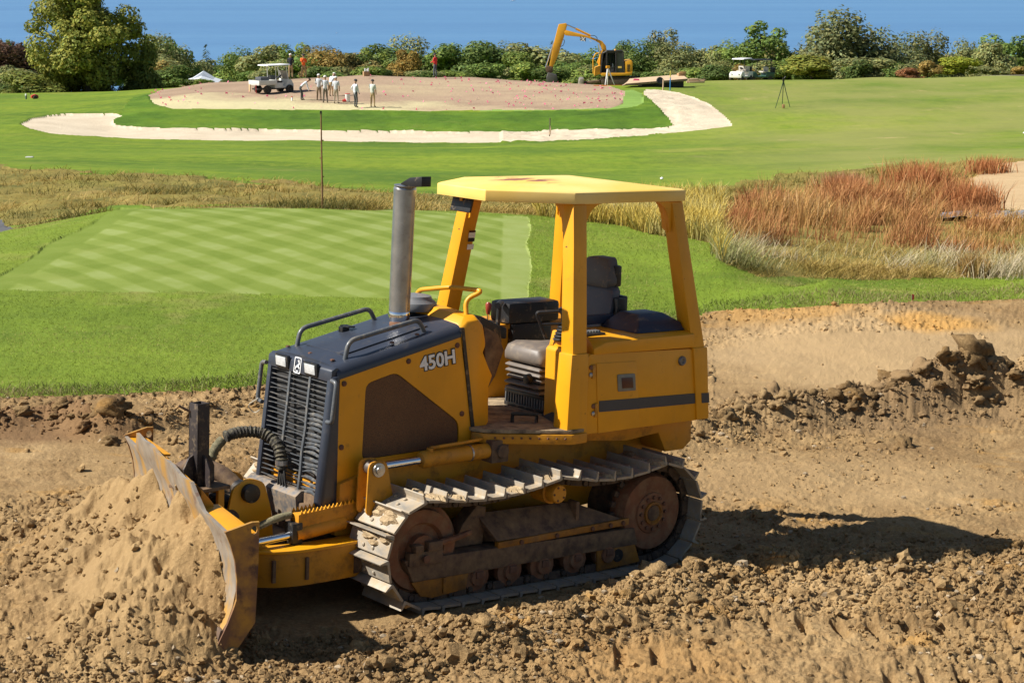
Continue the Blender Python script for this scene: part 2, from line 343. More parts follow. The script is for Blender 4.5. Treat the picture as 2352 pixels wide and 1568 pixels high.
# ---- vehicle frame
RV = np.array([[-0.78381, 0.61984, 0.0381], [-0.61913, -0.78473, 0.02965], [0.04828, -0.00034, 0.99883]])
def to_vehicle(X, Y):
    Z = plane_z(X, Y); return RV[0, 0]*X + RV[1, 0]*Y + RV[2, 0]*Z, RV[0, 1]*X + RV[1, 1]*Y + RV[2, 1]*Z
def px_line(P): return [(*on_plane(u, v)[:2], h) for u, v, h in P]
RIDGE1 = px_line([(1500, 1010, .12), (1580, 1000, .18), (1700, 978, .25), (1850, 965, .25), (2000, 955, .27), (2150, 945, .36), (2240, 940, .50), (2330, 945, .38), (2500, 930, .25), (2900, 900, .2)])
RIDGE2 = px_line([(560, 1610, .05), (760, 1560, .05), (900, 1520, .06), (1100, 1478, .075), (1300, 1438, .09), (1480, 1395, .10), (1620, 1348, .13), (1750, 1325, .10), (1950, 1310, .07), (2352, 1270, .05)])
RIDGE3 = px_line([(-100, 985, .10), (120, 960, .10), (260, 1000, .22), (330, 990, .10), (560, 925, .06)])
RIDGE4 = px_line([(1600, 770, .03), (1750, 745, .05), (2000, 725, .05), (2200, 735, .07), (2352, 720, .06)])
IMPR = [px_line([(1300, 1500, 0), (2450, 1552, 0)]), px_line([(1650, 1432, 0), (2500, 1462, 0)])]
SMOOTH_PX = [(1640, 800), (1800, 770), (2100, 760), (2500, 740), (2600, 880), (2100, 880), (1800, 905), (1640, 920)]
def blade_x(yv): return 2.41 + .253*yv           # line of the blade's front face in the vehicle frame
def dirt_z(X, Y, U, V):
    xv, yv = to_vehicle(X, Y)
    rough = .5 + .9*fbm(X*.7, Y*.7, 3, 5)
    sm = inpoly(U, V, SMOOTH_PX) + 0.0
    sm = np.where(sm > 0, 1, 0)*.85
    flatm = smooth(1000, 1060, V)*smooth(1190, 1120, V)*smooth(1560, 1700, U)*.75
    rough = rough*(1-sm)*(1-flatm) + .06
    fore = smooth(1230, 1420, V); rough = np.clip(rough + fore*.45, .05, 1.25)
    z = .05*fbm(X*.8, Y*.8, 3, 1) + .03*fbm(X*2.7, Y*2.7, 4, 2)*(.4+rough)
    amp = np.zeros_like(X)
    for R, wd in ((RIDGE1, .34), (RIDGE2, .30), (RIDGE3, .22), (RIDGE4, .2)):
        d, h = poly_dist(X, Y, R); g = np.exp(-(d/wd)**2); z = z + h*g*(.75+.9*(fbm(X*1.6, Y*1.6, 3, 7)+.2)); amp = np.maximum(amp, np.minimum(1, g*1.2)*np.minimum(1, h/.13))
    d1, h1 = poly_dist(X, Y, RIDGE1); amp = np.maximum(amp, 1.15*np.exp(-(d1/.55)**2))
    # pile in front of the blade
    t = xv - blade_x(yv) + .03
    hp = .65*smooth(1.40, .75, yv)*smooth(-1.9, -1.0, yv) + .05*smooth(1.9, 1.2, yv)*smooth(-2.4, -1.6, yv)
    ext = .66 + .46*smooth(1.5, -.2, yv)
    side = np.clip(1 + t/.55, 0, 1)**1.5*(1 - smooth(-1.42, -1.24, yv)*smooth(1.42, 1.28, yv))
    pile = hp*np.where(t >= 0, np.clip(1 - t/(ext*1.4), 0, 1)**1.3, side)
    spill = 0
    pm = np.clip(pile/.12, 0, 1); z = z + pile*(1+.45*fbm(X*2.6, Y*2.6, 4, 8)) + .05*np.minimum(1, pile/.2)*fbm(X*7, Y*7, 3, 18) + spill
    # compacted bed under the machine
    under = smooth(1.35, 1.05, np.abs(yv))*smooth(2.3, 1.9, xv)*smooth(-2.6, -1.9, xv)
    edge = smooth(1.02, 1.12, yv)
    rough = np.maximum(rough, amp) ; rough = rough*(1-.85*under) ; rough = np.where(pm > 0, np.maximum(rough*(1-pm), .75*pm*(.5+1.2*np.clip(fbm(X*1.8, Y*1.8, 3, 25)+.35, 0, 1)) + rough*(1-pm)), rough)
    k = rough
    z = z*(1-.8*under) - .01*under
    z = z + k*(.55*lumps(X, Y, .30, .25)*np.clip(amp*1.3-.1, 0, 1) + .55*lumps(X+5, Y, .13, .42)*(.3+.7*np.clip(amp, 0, 1)) + .62*lumps(X, Y+3, .07, .5) + .75*lumps(X+9, Y+7, .040, .6) + .8*lumps(X+2, Y+4, .026, .6))
    z = z + .030*fbm(X*13, Y*13, 3, 4)*k + .035*np.minimum(fbm(X*5, Y*5, 3, 14)+.1, 0)*k + .006*fbm(X*26, Y*26, 2, 8)
    # cleat prints
    for (x0, y0, _), (x1, y1, _) in IMPR:
        L = math.hypot(x1-x0, y1-y0); ax, ay = (x1-x0)/L, (y1-y0)/L
        s_ = (X-x0)*ax + (Y-y0)*ay; t_ = -(X-x0)*ay + (Y-y0)*ax + .06*vnoise(X*1.5, Y*1.5, 2)
        m_ = smooth(.27, .22, np.abs(t_))*smooth(-.2, .8, s_)*smooth(-.30, -.05, vnoise(X*.9, Y*.9, 6)+.05)
        gr = smooth(.048, .026, np.abs(((s_ + .03*vnoise(X*2, Y*2, 1)) % .235) - .117))
        z = z*(1-.72*m_) - .03*m_ - .085*gr*m_
    return z
GREEN_PX = [(268, 481), (600, 478), (900, 483), (1211, 498), (1216, 600), (1213, 691), (905, 685), (500, 676), (-60, 664), (-160, 720), (-400, 700), (0, 632)]
GREEN_PX = [(268, 481), (600, 478), (900, 483), (1211, 498), (1217, 600), (1213, 691), (905, 685), (500, 676), (-70, 665), (0, 632)]
ROUGH1 = [(-900, 340), (0, 381), (60, 388), (150, 400), (300, 402), (500, 412), (700, 426), (900, 446), (1240, 455), (1560, 440), (1650, 430), (1700, 420), (1850, 400), (2130, 382), (2230, 375), (2352, 366), (3300, 330), (3300, 650), (2352, 632), (2000, 645), (1750, 640), (1668, 612), (1640, 565), (1560, 550), (1400, 520), (1225, 492), (900, 482), (600, 477), (265, 481), (0, 530), (-900, 650)]
SANDP = [(2225, 410), (2260, 392), (2352, 368), (3000, 350), (3000, 500), (2352, 492), (2290, 474), (2245, 440)]
BUNK = [(46, 286), (75, 271), (140, 264.5), (262, 263.5), (277, 267), (257, 280), (264, 290), (330, 296), (600, 299.5), (900, 304), (1200, 304), (1400, 299), (1530, 297), (1546, 290), (1532, 270), (1502, 240), (1476, 216), (1482, 206), (1505, 206), (1560, 215), (1620, 235), (1660, 262), (1681, 289), (1620, 298), (1500, 310), (1300, 323), (1100, 327), (800, 325.5), (500, 321), (300, 317), (120, 307), (70, 298)]
SOILG = [(339, 219), (352, 240), (400, 251), (700, 253), (1100, 255.5), (1400, 250), (1428, 240), (1434, 210), (1400, 199), (1320, 180), (1100, 165), (830, 160), (600, 165), (480, 178), (420, 188), (380, 203)]
FRINGE = [(1428, 240), (1434, 208), (1450, 206), (1474, 216), (1478, 235), (1462, 246), (1400, 252), (1100, 257), (1100, 255)]
PATH_L = [(-900, 560), (-300, 540), (0, 513), (30, 526), (0, 535), (-300, 580), (-900, 640)]
DIRT_PX = [(-6000, 1060), (-900, 955), (0, 922), (150, 919), (300, 912), (440, 905), (600, 890), (900, 850), (1300, 775), (1560, 738), (1640, 719), (1900, 704), (2352, 689), (3300, 660), (9000, 640), (9000, 9000), (-6000, 9000)]
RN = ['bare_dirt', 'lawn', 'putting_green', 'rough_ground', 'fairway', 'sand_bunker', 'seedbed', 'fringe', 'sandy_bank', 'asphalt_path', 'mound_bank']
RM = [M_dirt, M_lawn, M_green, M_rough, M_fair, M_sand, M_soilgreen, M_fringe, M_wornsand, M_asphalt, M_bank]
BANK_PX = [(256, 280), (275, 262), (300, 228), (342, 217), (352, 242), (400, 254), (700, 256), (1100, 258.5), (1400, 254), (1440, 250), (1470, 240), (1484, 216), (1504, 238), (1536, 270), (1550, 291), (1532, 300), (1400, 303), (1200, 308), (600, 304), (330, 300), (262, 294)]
def regions(X, Y, Z):
    U, V = project(X, Y, Z); d = Y - CAM[1]; ju = U + 26*fbm(X*1.1, Y*1.1, 4, 12)*(d < 34); jv = V + 14*fbm(X*1.3, Y*1.3, 4, 13)*(d < 34)
    fj = (d > 60)*1.0; bu, bv = U + fj*2*fbm(X*.9, Y*.9, 3, 14), V + fj*1.3*fbm(X*.9, Y*.9, 3, 15)
    reg = np.where(d < 36.5, 1, 4)
    near, far = d < 36.5, d > 100
    mid = (d > 24) & (d < 75)
    ru, rv = U + 30*fbm(X*.6, Y*.6, 4, 17), V + 12*fbm(X*.6, Y*.6, 4, 18)
    reg = np.where(mid & inpoly(ru, rv, ROUGH1), 3, reg)
    reg = np.where(mid & inpoly(ru, rv, SANDP), 8, reg)
    reg = np.where(mid & inpoly(U, V, PATH_L), 9, reg)
    reg = np.where((d < 40) & inpoly(U + 16*fbm(X*.8, Y*.8, 3, 1), V + 5*fbm(X*.9, Y*.9, 3, 2), GREEN_PX), 2, reg)
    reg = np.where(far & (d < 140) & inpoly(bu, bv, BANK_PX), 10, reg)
    reg = np.where(far & (d < 156) & inpoly(U, V, FRINGE), 7, reg)
    reg = np.where(far & (d < 156) & inpoly(bu, bv, SOILG), 6, reg)
    reg = np.where(far & (d < 150) & inpoly(bu, bv, BUNK), 5, reg)
    reg = np.where((d < 34) & inpoly(ju, jv, DIRT_PX), 0, reg)
    return reg, U, V
def make_cols(stp):
    inn = np.arange(-360, 2712, stp); k = np.array([1.0]); o = []
    s = stp; p = 0
    while p < 2600: s *= 1.22; p += s; o.append(p)
    o = np.array(o); return np.concatenate([(-360-o)[::-1], inn, inn[-1]+o])
def grid(cols, ds):
    a = (cols - PW/2)/F; D_, A_ = np.meshgrid(ds, a, indexing='ij')
    X = CAM[0] + A_*D_*1.0; Y = CAM[1] + D_; return X, Y     # fan of rows, denser close to the camera
# near rows: even steps of the apparent size of flat ground
vv = np.arange(1680, 452, -2.45); dn = []
for v in vv:
    r = ray(PW/2, v); dn.append(r[1]*(-CAM[2]+.0)/r[2])
dn = np.array(dn); dn = np.concatenate([np.linspace(3.5, dn[0], 26)[:-1], dn]); dn = dn[dn < 37.0]
cn = make_cols(2.45)
dfar = [dn[-1]]
while dfar[-1] < 1100:
    q = dfar[-1]; dfar.append(q + (.19 + (q-37)*.007 if q < 108 else .27 if q < 155 else .8 if q < 185 else q*.03))
cf = make_cols(3.9)
LAND = {k: [[], [], 0] for k in range(11)}
def add_land(cols, ds):
    X, Y = grid(cols, np.array(ds)); Z = base_z(X, Y)
    reg, U, V = regions(X, Y, Z)
    d = Y - CAM[1]
    Zd = Z.copy()
    if ds[0] < 30:
        dm = reg == 0; dz = dirt_z(X, Y, U, V); Zd = np.where(dm, Z + dz, Z)
        lip = (reg != 0) & (reg != 2); Zd = Zd + np.where(lip, (.03*fbm(X*1.5, Y*1.5, 4, 3) + .012)*smooth(36.5, 33, d), 0) - np.where(reg == 2, 0, 0)
        Zd = Zd + np.where((reg == 1), .018*np.abs(fbm(X*9, Y*9, 2, 5)), 0)
    else:
        Zd = Zd + smooth(37.2, 41, d)*(np.where(reg == 3, .22*fbm(X*.8, Y*.8, 4, 3), 0) + np.where(reg == 4, .16*fbm(X*.12, Y*.12, 3, 6), 0))
        Zd = Zd - np.where(reg == 5, .05, 0) + np.where((reg == 5) & (U > 1150), (.22*np.abs(fbm(X*.8, Y*.8, 4, 2)) + .03)*smooth(1640, 1540, U - (V-240)*.4), 0)
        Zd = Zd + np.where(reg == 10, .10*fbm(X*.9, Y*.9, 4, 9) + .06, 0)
        Zd = Zd + np.where(reg == 6, .10*fbm(X*.3, Y*.3, 4, 3), 0)
    nr, nc = X.shape; V3 = np.stack([X, Y, Zd], -1).reshape(-1, 3)
    idx = np.arange(nr*nc).reshape(nr, nc)
    Q = np.stack([idx[:-1, :-1], idx[:-1, 1:], idx[1:, 1:], idx[1:, :-1]], -1).reshape(-1, 4)
    rf = reg[:-1, :-1].ravel()
    for k in range(11):
        q = Q[rf == k]
        if not len(q): continue
        un, inv = np.unique(q, return_inverse=True)
        L = LAND[k]; L[0].append(V3[un]); L[1].append(inv.reshape(-1, 4) + L[2]); L[2] += len(un)
    return X, Y, Zd, reg
NEAR = add_land(cn, dn); FAR = add_land(cf, dfar)
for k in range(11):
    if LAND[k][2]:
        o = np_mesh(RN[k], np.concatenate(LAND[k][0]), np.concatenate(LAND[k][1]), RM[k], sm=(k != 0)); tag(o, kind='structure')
        if k == 0: o.data.polygons.foreach_set('use_smooth', np.ones(len(o.data.polygons), bool))
def ground_at(x, y): return float(base_z(np.array([x]), np.array([y]))[0])
def on_ground(u, v, dmin=5, dmax=400):       # where the sight line of a pixel first meets the land
    r = ray(u, v); ds = np.concatenate([np.linspace(dmin, 60, 300), np.linspace(60.2, dmax, 900)]); ds = ds[ds >= dmin]
    P = CAM[None] + r[None]*(ds/r[1])[:, None]; h = P[:, 2] - base_z(P[:, 0], P[:, 1]); k = np.argmax(h <= 0)
    return P[k] if h[k] <= 0 else P[-1]
# ---- sea
def sea_mat():
    m = NT('sea_water'); n1 = m.noise(.004, 4, .6, m.scaled(.35, 1.6, 1)); n2 = m.noise(.0016, 5, .6, m.scaled(.12, 1.5, 1))
    c = m.ramp(n2, [(.35, (.078, .182, .335)), (.55, (.086, .198, .352)), (.80, (.105, .222, .375))])
    m.set(Base_Color=c, Roughness=.55); m.b.inputs['Specular IOR Level'].default_value = .35
    m.bump(m.math('ADD', n1, m.noise(.03, 3, .6, m.scaled(.5, 1.5, 1))), .6, 6); return m.m
SEA_Z = -56.0
o = MB().add([(-30000, 420, SEA_Z), (30000, 420, SEA_Z), (30000, 45000, SEA_Z), (-30000, 45000, SEA_Z)], [(0, 1, 2, 3)]).build('sea', sea_mat()); tag(o, kind='structure')
# ================================================================== BULLDOZER (x forward, y to its left = towards the camera, z up)
def paint(name, c, grime=(.10, .06, .03), amt=.5, rough=.42):
    m = NT(name); n = m.noise(2.2, 4, .6); c0 = m.mix(m.step(n, .3, .7), tuple(q*.82 for q in c), c)
    d = m.step(m.noise(6, 6, .7), .66-.12*amt, .86-.1*amt); c1 = m.mix(m.math('MULTIPLY', d, .75), c0, grime)
    dust = m.step(m.noise(3.5, 5, .65), .5, .85); c1 = m.mix(m.math('MULTIPLY', dust, .28*amt), c1, (.36, .24, .12))
    scr = m.step(m.noise(9, 4, .75, m.scaled(.5, .5, 5.5, (.3, .2, 0))), .70, .78); c1 = m.mix(m.math('MULTIPLY', scr, .45), c1, tuple(q*.45 for q in c))
    run = m.step(m.noise(7, 4, .6, m.scaled(1.6, 1.6, .16)), .60, .80); c1 = m.mix(m.math('MULTIPLY', run, .30), c1, tuple(min(1, q*.55 + .03) for q in c))
    sp = m.step(m.noise(42, 2, .5), .75, .79); c1 = m.mix(m.math('MULTIPLY', sp, .8), c1, (.09, .035, .015))
    m.set(Base_Color=c1, Roughness=m.n('ShaderNodeMapRange', i0=d, i3=rough, i4=.85).outputs[0]); m.b.inputs['Specular IOR Level'].default_value = .4
    m.bump(m.noise(30, 3), .06, .01); return m.m
Y = paint('yellow_paint', (.76, .335, .008), (.20, .10, .03), .4)
Yd = paint('worn_yellow_paint', (.60, .255, .010), (.085, .045, .022), 1.25, .55)
Yw = paint('greasy_worn_yellow', (.34, .135, .010), (.07, .04, .022), 1.9, .65)
Yc = NT('canopy_paint'); _c0 = Yc.mix(Yc.step(Yc.noise(1.5, 4), .35, .7), (.82, .52, .10), (.86, .63, .22))
_xyz = Yc.n('ShaderNodeSeparateXYZ', i0=Yc.pos)
_rad = Yc.math('ADD', Yc.math('ABSOLUTE', Yc.math('ADD', _xyz.outputs[0], .42)), Yc.math('MULTIPLY', Yc.math('ABSOLUTE', Yc.math('ADD', _xyz.outputs[1], .05)), .7))
_sp = Yc.math('MULTIPLY', Yc.step(Yc.noise(7, 4, .6, Yc.scaled(.6, 1.4, 1)), .52, .56), Yc.step(_rad, .34, .16))
_up = Yc.step(_xyz.outputs[2], 2.735, 2.75)
Yc.set(Base_Color=Yc.mix(Yc.math('MULTIPLY', _sp, _up), _c0, (.28, .09, .06)), Roughness=.5); Yc = Yc.m
DK = plain('charcoal_paint', (.034, .040, .056), .36, 0, .2, 4, .12, (.10, .085, .07))
DKG = plain('charcoal_grille_paint', (.085, .092, .10), .38, 0, .2, 9, .35, (.26, .22, .16))
BL = plain('black_plastic', (.012, .012, .013), .45, 0, .3, 8, .15)
RUB = plain('black_rubber', (.022, .021, .020), .8, 0, .3, 12, .3, (.12, .10, .07))
VIN = plain('taupe_vinyl', (.15, .125, .105), .5, 0, .15, 6, .3, (.28, .22, .15))
GRYV = plain('grey_vinyl', (.075, .08, .095), .55, 0, .12, 6, .15)
STL = plain('worn_track_steel', (.36, .33, .28), .5, .25, .35, 7, .75, (.40, .30, .18), .15)
DST = plain('dark_track_steel', (.065, .045, .034), .75, .2, .4, 12, .5, (.17, .11, .06), .3)
RST = plain('rusty_steel', (.21, .082, .036), .75, .1, .45, 6, .55, (.24, .15, .08), .25)
BRN = plain('greasy_brown_steel', (.085, .047, .030), .7, .1, .45, 5, .75, (.23, .145, .075), .25)
CHR = plain('chrome_rod', (.75, .76, .80), .12, 1.0, .05, 5)
EXH = plain('exhaust_steel', (.44, .43, .42), .33, .9, .25, 9, .15, (.25, .2, .15))
BOLT = plain('rusty_bolt', (.16, .075, .045), .7, .3, .3, 30)
SCR = NT('perforated_screen'); _v = SCR.n('ShaderNodeTexVoronoi', Scale=160.0, i0=SCR.pos)
SCR.set(Base_Color=SCR.mix(SCR.step(_v.outputs['Distance'], .2, .45), SCR.mix(SCR.step(SCR.noise(3, 4), .35, .7), (.02, .012, .008), (.035, .02, .01)), SCR.mix(SCR.step(SCR.noise(2.2, 5, .65), .4, .7), (.115, .048, .016), (.16, .075, .026))), Roughness=.7); SCR.bump(SCR.noise(150, 1), .3, .004); SCR = SCR.m
RAD = NT('radiator_core'); _w = RAD.n('ShaderNodeTexWave', _bands_direction='Y', Scale=45.0, i0=RAD.pos); RAD.set(Base_Color=RAD.mix(RAD.step(_w.outputs['Fac'], .5, .8), (.006, .006, .006), (.05, .045, .04)), Roughness=.7); RAD = RAD.m
LENS = plain('lamp_glass', (.62, .64, .64), .12, .1, .2, 40); LENS.node_tree.nodes['Principled BSDF'].inputs['Coat Weight'].default_value = .5
WHT = plain('white_print', (.80, .80, .78), .5, 0, .04, 10); BLKP = plain('black_print', (.02, .02, .022), .5, 0, .04, 10)
MUDM = soil_mat('dried_mud', [(.33, .24, .14), (.42, .31, .18), (.5, .38, .23), (.36, .26, .15), (.42, .3, .17)])
HOSE = plain('hose_sleeve', (.035, .030, .024), .85, 0, .4, 18, .5, (.22, .19, .11), .4)
OLV = plain('dusty_hose_sleeve', (.14, .125, .065), .9, 0, .35, 18, .5, (.30, .25, .15), .4)
BLD = NT('blade_steel'); _n = BLD.noise(3.2, 5, .68, BLD.scaled(1, 1, .45))
_c0 = BLD.mix(BLD.math('MULTIPLY', BLD.step(_n, .47, .60), .85), BLD.mix(BLD.step(BLD.noise(9, 4), .35, .7), (.25, .21, .165), (.37, .32, .26)), (.50, .27, .05)); _c0 = BLD.mix(BLD.step(BLD.noise(5, 5, .7), .58, .72), _c0, (.20, .10, .06)); BLD.set(Base_Color=_c0, Roughness=.5, Metallic=.25); BLD = BLD.m
WORN = plain('worn_blade_edge', (.20, .14, .10), .55, .4, .4, 6, .5, (.15, .075, .04))
ENDP = NT('end_plate_rust'); _c0 = ENDP.mix(ENDP.step(ENDP.noise(3.5, 5, .65), .42, .62), (.17, .085, .045), (.42, .22, .035)); ENDP.set(Base_Color=ENDP.mix(ENDP.step(ENDP.noise(9, 4), .58, .7), _c0, (.09, .045, .03)), Roughness=.65, Metallic=.15); ENDP = ENDP.m
REDG = plain('red_lens', (.07, .015, .012), .25, 0, .2, 20)
dozer = empty('bulldozer', (0, 0, 0), 0, 'yellow tracked bulldozer with open canopy parked in the dug dirt', 'bulldozer')
dozer.matrix_world = Matrix([list(r)+[0] for r in RV] + [[0, 0, 0, 1]])
def P(mb, name, mat, parent=None, bevel=.006, sm=False, label=None):
    o = mb.build(name, mat, parent or dozer, bevel, sm)
    if label: o['label'] = label
    return o
# ---- tracks
def track_path():
    pts = []
    def arc(cx, cz, r, a0, a1, n):
        for i in range(n+1): a = math.radians(a0+(a1-a0)*i/n); pts.append((cx+r*math.cos(a), cz+r*math.sin(a)))
    arc(1.03, .392, .365, -90, 88, 28)
    for i in range(1, 20):                                  # top run: sags between idler, carrier roller and sprocket
        x = 1.04 - i*(2.06/20); 
        if x > -.1: t = (1.04-x)/1.14; z = .757 + t*.035 - .26*t*(1-t)
        else: t = (-.1-x)/.94; z = .792 - .012*t - .26*t*(1-t)
        pts.append((x, z))
    arc(-1.04, .402, .382, 92, 270, 30)
    for i in range(1, 24): pts.append((-1.04 + i*(2.07/24), .02 + .007*i/24))
    return pts
TPATH = track_path(); _seg = [math.dist(TPATH[i], TPATH[(i+1) % len(TPATH)]) for i in range(len(TPATH))]; TLEN = sum(_seg)
def along(s):
    s %= TLEN
    for i, L in enumerate(_seg):
        if s <= L:
            a, b = TPATH[i], TPATH[(i+1) % len(TPATH)]; t = s/L; return (a[0]+(b[0]-a[0])*t, a[1]+(b[1]-a[1])*t)
        s -= L
    return TPATH[0]
NSH = 39; PIT = TLEN/NSH
shoe_me = {}
def shoe_mesh(kind):
    b = MB(); h = PIT*.5; w_ = .229
    # cross profile (t along the track, n outward): plate with curled lead lip and a tall grouser at the trailing edge
    prof = [(-h*.90, 0), (-h*.90, .012), (-h*.84, .017), (h*.66, .014), (h*.74, .030), (h*.80, .068), (h*.90, .070), (h*.95, .028), (h*.96, .0), (h*.8, -.004)]
    b.loft([[(t, -w_, n) for t, n in prof], [(t, w_, n) for t, n in prof]])
    for t in (-h*.45, h*.3):
        for y in (-.055, .055): b.lathe((t, y, .013), (0, 0, 1), [(0, .013), (.012, .013), (.016, .006)], 8)
    b.mi = 1
    if kind:
        r_ = random.Random(kind)
        for k in range(9):
            y = r_.uniform(-.2, .2); t = r_.uniform(-h*.2, h*.72); s = r_.uniform(.018, .05)
            b.add([(t + s*.7*math.cos(a)*r_.uniform(.7, 1.2), y + s*1.8*math.sin(a)*r_.uniform(.7, 1.2), .012) for a in np.linspace(0, 6.28, 8)[:-1]] + [(t + s*.4*math.cos(a), y + s*1.1*math.sin(a), .018 + s*.55*r_.uniform(.6, 1)) for a in np.linspace(0, 6.28, 8)[:-1]],
                  [(i, (i+1) % 7, 7+(i+1) % 7, 7+i) for i in range(7)] + [tuple(range(7, 14))])
    o = b.build('track_shoe', [STL, MUDM], None, .0); me = o.data; bpy.data.objects.remove(o); return me
SHM = [shoe_mesh(0), shoe_mesh(3), shoe_mesh(8), shoe_mesh(21)]
for sd in (1, -1):
    yc = .722*sd
    ch = MB()
    for k in range(NSH):
        (x0, z0), (x1, z1) = along((k-.5)*PIT), along((k+.5)*PIT); t = Vector((x1-x0, 0, z1-z0)).normalized(); n = Vector((t.z, 0, -t.x)); c = Vector(((x0+x1)/2, yc, (z0+z1)/2))
        M = Matrix((t, Vector((0, 1, 0)), n)).transposed()
        for yy in (-.085, .085):
            ch.box(c - n*.035 + Vector((0, yy, 0)), (PIT*.62, .022, .055), M); ch.box(c - n*.038 + t*PIT*.42 + Vector((0, yy*.86, 0)), (PIT*.36, .022, .05), M)
        q = c - n*.04 + t*PIT*.5; ch.cyl(q + Vector((0, -.105, 0)), q + Vector((0, .105, 0)), .021, n=10)
    tr = P(ch, 'track', DST, bevel=0)
    for k in range(NSH):
        (x0, z0), (x1, z1) = along((k-.5)*PIT), along((k+.5)*PIT); t = Vector((x1-x0, 0, z1-z0)).normalized(); n = Vector((t.z, 0, -t.x)); c = Vector(((x0+x1)/2, yc, (z0+z1)/2))
        t2 = t; y2 = n.cross(t2)
        o = bpy.data.objects.new('track_shoe', SHM[(k*7+sd+1) % 4 if (k*5) % 3 else 0]); link(o, tr)
        o.matrix_local = Matrix(((t2.x, y2.x, n.x, c.x), (t2.y, y2.y, n.y, c.y), (t2.z, y2.z, n.z, c.z), (0, 0, 0, 1)))
    # running gear
    s = sd
    fr = MB(); Yo = lambda y: s*y
    fr.prism([(1.19, .345), (1.11, .185), (-.90, .185), (-.86, .315)], Yo(.60), Yo(.842)); P(fr, 'track_frame', BRN, bevel=.012)
    g = MB(); g.loft([[(.50, Yo(.70), .56), (.40, Yo(.836), .375), (.40, Yo(.60), .32), (.50, Yo(.60), .52)], [(-.36, Yo(.70), .54), (-.80, Yo(.836), .375), (-.80, Yo(.60), .32), (-.36, Yo(.60), .52)]])
    gd = P(g, 'track_frame_guard', BRN, bevel=.01)
    g = MB(); g.loft([[(.40, Yo(.846), .37), (.40, Yo(.846), .325), (.40, Yo(.80), .325), (.40, Yo(.80), .37)], [(-.80, Yo(.846), .395), (-.80, Yo(.846), .345), (-.80, Yo(.80), .345), (-.80, Yo(.80), .395)]])
    P(g, 'guard_rail', Yw, gd, .006)
    for x in (.2, -.12, -.45, -.62, -.74):
        g = MB(); g.cyl((x, Yo(.845), .352-.02*x), (x, Yo(.858), .352-.02*x), .016, n=10); P(g, 'bolt', BOLT, gd, 0)
    g = MB(); g.prism([(.62, .50), (.50, .62), (.42, .60), (.44, .34), (.70, .34)], Yo(.6), Yo(.72)); P(g, 'track_bracket', BRN, bevel=.01)
    g = MB(); g.bb(-.33, -.36, Yo(.70), Yo(.80), .36, .56); P(g, 'guard_strap', BRN, gd, .006)
    # idler
    g = MB(); g.lathe((1.03, Yo(.722), .392), (0, 1, 0), [(-.09, .10), (-.085, .275), (-.05, .285), (-.04, .318), (.04, .318), (.05, .285), (.085, .275), (.088, .19), (.06, .17), (.06, .11), (.11, .105)], 40)
    idl = P(g, 'idler_wheel', RST, bevel=0, sm=True)
    g = MB(); g.bb(.88, 1.16, Yo(.80), Yo(.86), .30, .395); g.bb(.90, 1.02, Yo(.80), Yo(.88), .395, .46); g.bb(1.06, 1.13, Yo(.80), Yo(.885), .395, .45); P(g, 'idler_yoke', BRN, bevel=.012)
    g = MB(); g.tube([(.98, Yo(.855), .43), (.78, Yo(.845), .45), (.68, Yo(.845), .47), (.62, Yo(.80), .46)], .022); P(g, 'yoke_arm', RST, bevel=0, sm=True)
    g = MB(); g.cyl((1.04, Yo(.88), .35), (1.04, Yo(.895), .35), .028, n=12); P(g, 'pin', BOLT, idl, .003)
    # sprocket
    g = MB(); g.lathe((-1.04, Yo(.722), .402), (0, 1, 0), [(-.06, .1), (-.055, .27), (-.03, .295), (.03, .295), (.075, .283), (.10, .27), (.108, .20), (.10, .16)], 48)
    sp = P(g, 'sprocket_disc', RST, bevel=0, sm=True)
    g = MB()
    for k in range(25):
        a = 2*math.pi*k/25; M = Matrix.Rotation(-a, 3, 'Y'); g.box((-1.04+.312*math.cos(a), Yo(.722), .402+.312*math.sin(a)), (.05, .045, .042), M)
    P(g, 'sprocket_teeth', DST, sp, .006)
    g = MB(); g.lathe((-1.04, Yo(.82), .402), (0, s, 0), [(0, .155), (.012, .15), (.016, .135), (.016, .09)], 32); P(g, 'hub_flange', RST, sp, 0, True)
    g = MB(); g.lathe((-1.04, Yo(.835), .402), (0, s, 0), [(0, .088), (.016, .085), (.018, .07), (.006, .064)], 28); P(g, 'hub_ring', Yw, sp, 0, True)
    g = MB(); g.lathe((-1.04, Yo(.838), .402), (0, s, 0), [(0, .062), (.008, .055), (.012, .02)], 20); P(g, 'hub_cap', BRN, sp, 0, True)
    for k in range(12):
        a = 2*math.pi*k/12; g = MB(); g.cyl((-1.04+.118*math.cos(a), Yo(.835), .402+.118*math.sin(a)), (-1.04+.118*math.cos(a), Yo(.85), .402+.118*math.sin(a)), .014, n=6); P(g, 'bolt', BOLT, sp, 0)
    for x in (.56, .27, -.02, -.32, -.62):
        g = MB(); g.lathe((x, Yo(.722), .145), (0, 1, 0), [(-.10, .06), (-.095, .105), (-.05, .105), (-.045, .085), (.045, .085), (.05, .105), (.095, .105), (.10, .062), (.125, .058), (.13, .04)], 24); ro = P(g, 'track_roller', RST, bevel=0, sm=True)
        g = MB(); g.bb(x-.03, x+.03, Yo(.84), Yo(.862), .14, .19); P(g, 'roller_shaft_end', BOLT, ro, .006)
    g = MB(); g.lathe((-.1, Yo(.722), .66), (0, 1, 0), [(-.08, .05), (-.075, .085), (.075, .085), (.08, .07), (.15, .068), (.16, .06)], 24); g.cyl((-.1, Yo(.5), .66), (-.1, Yo(.65), .66), .05); cr = P(g, 'carrier_roller', Yd, bevel=0, sm=True)
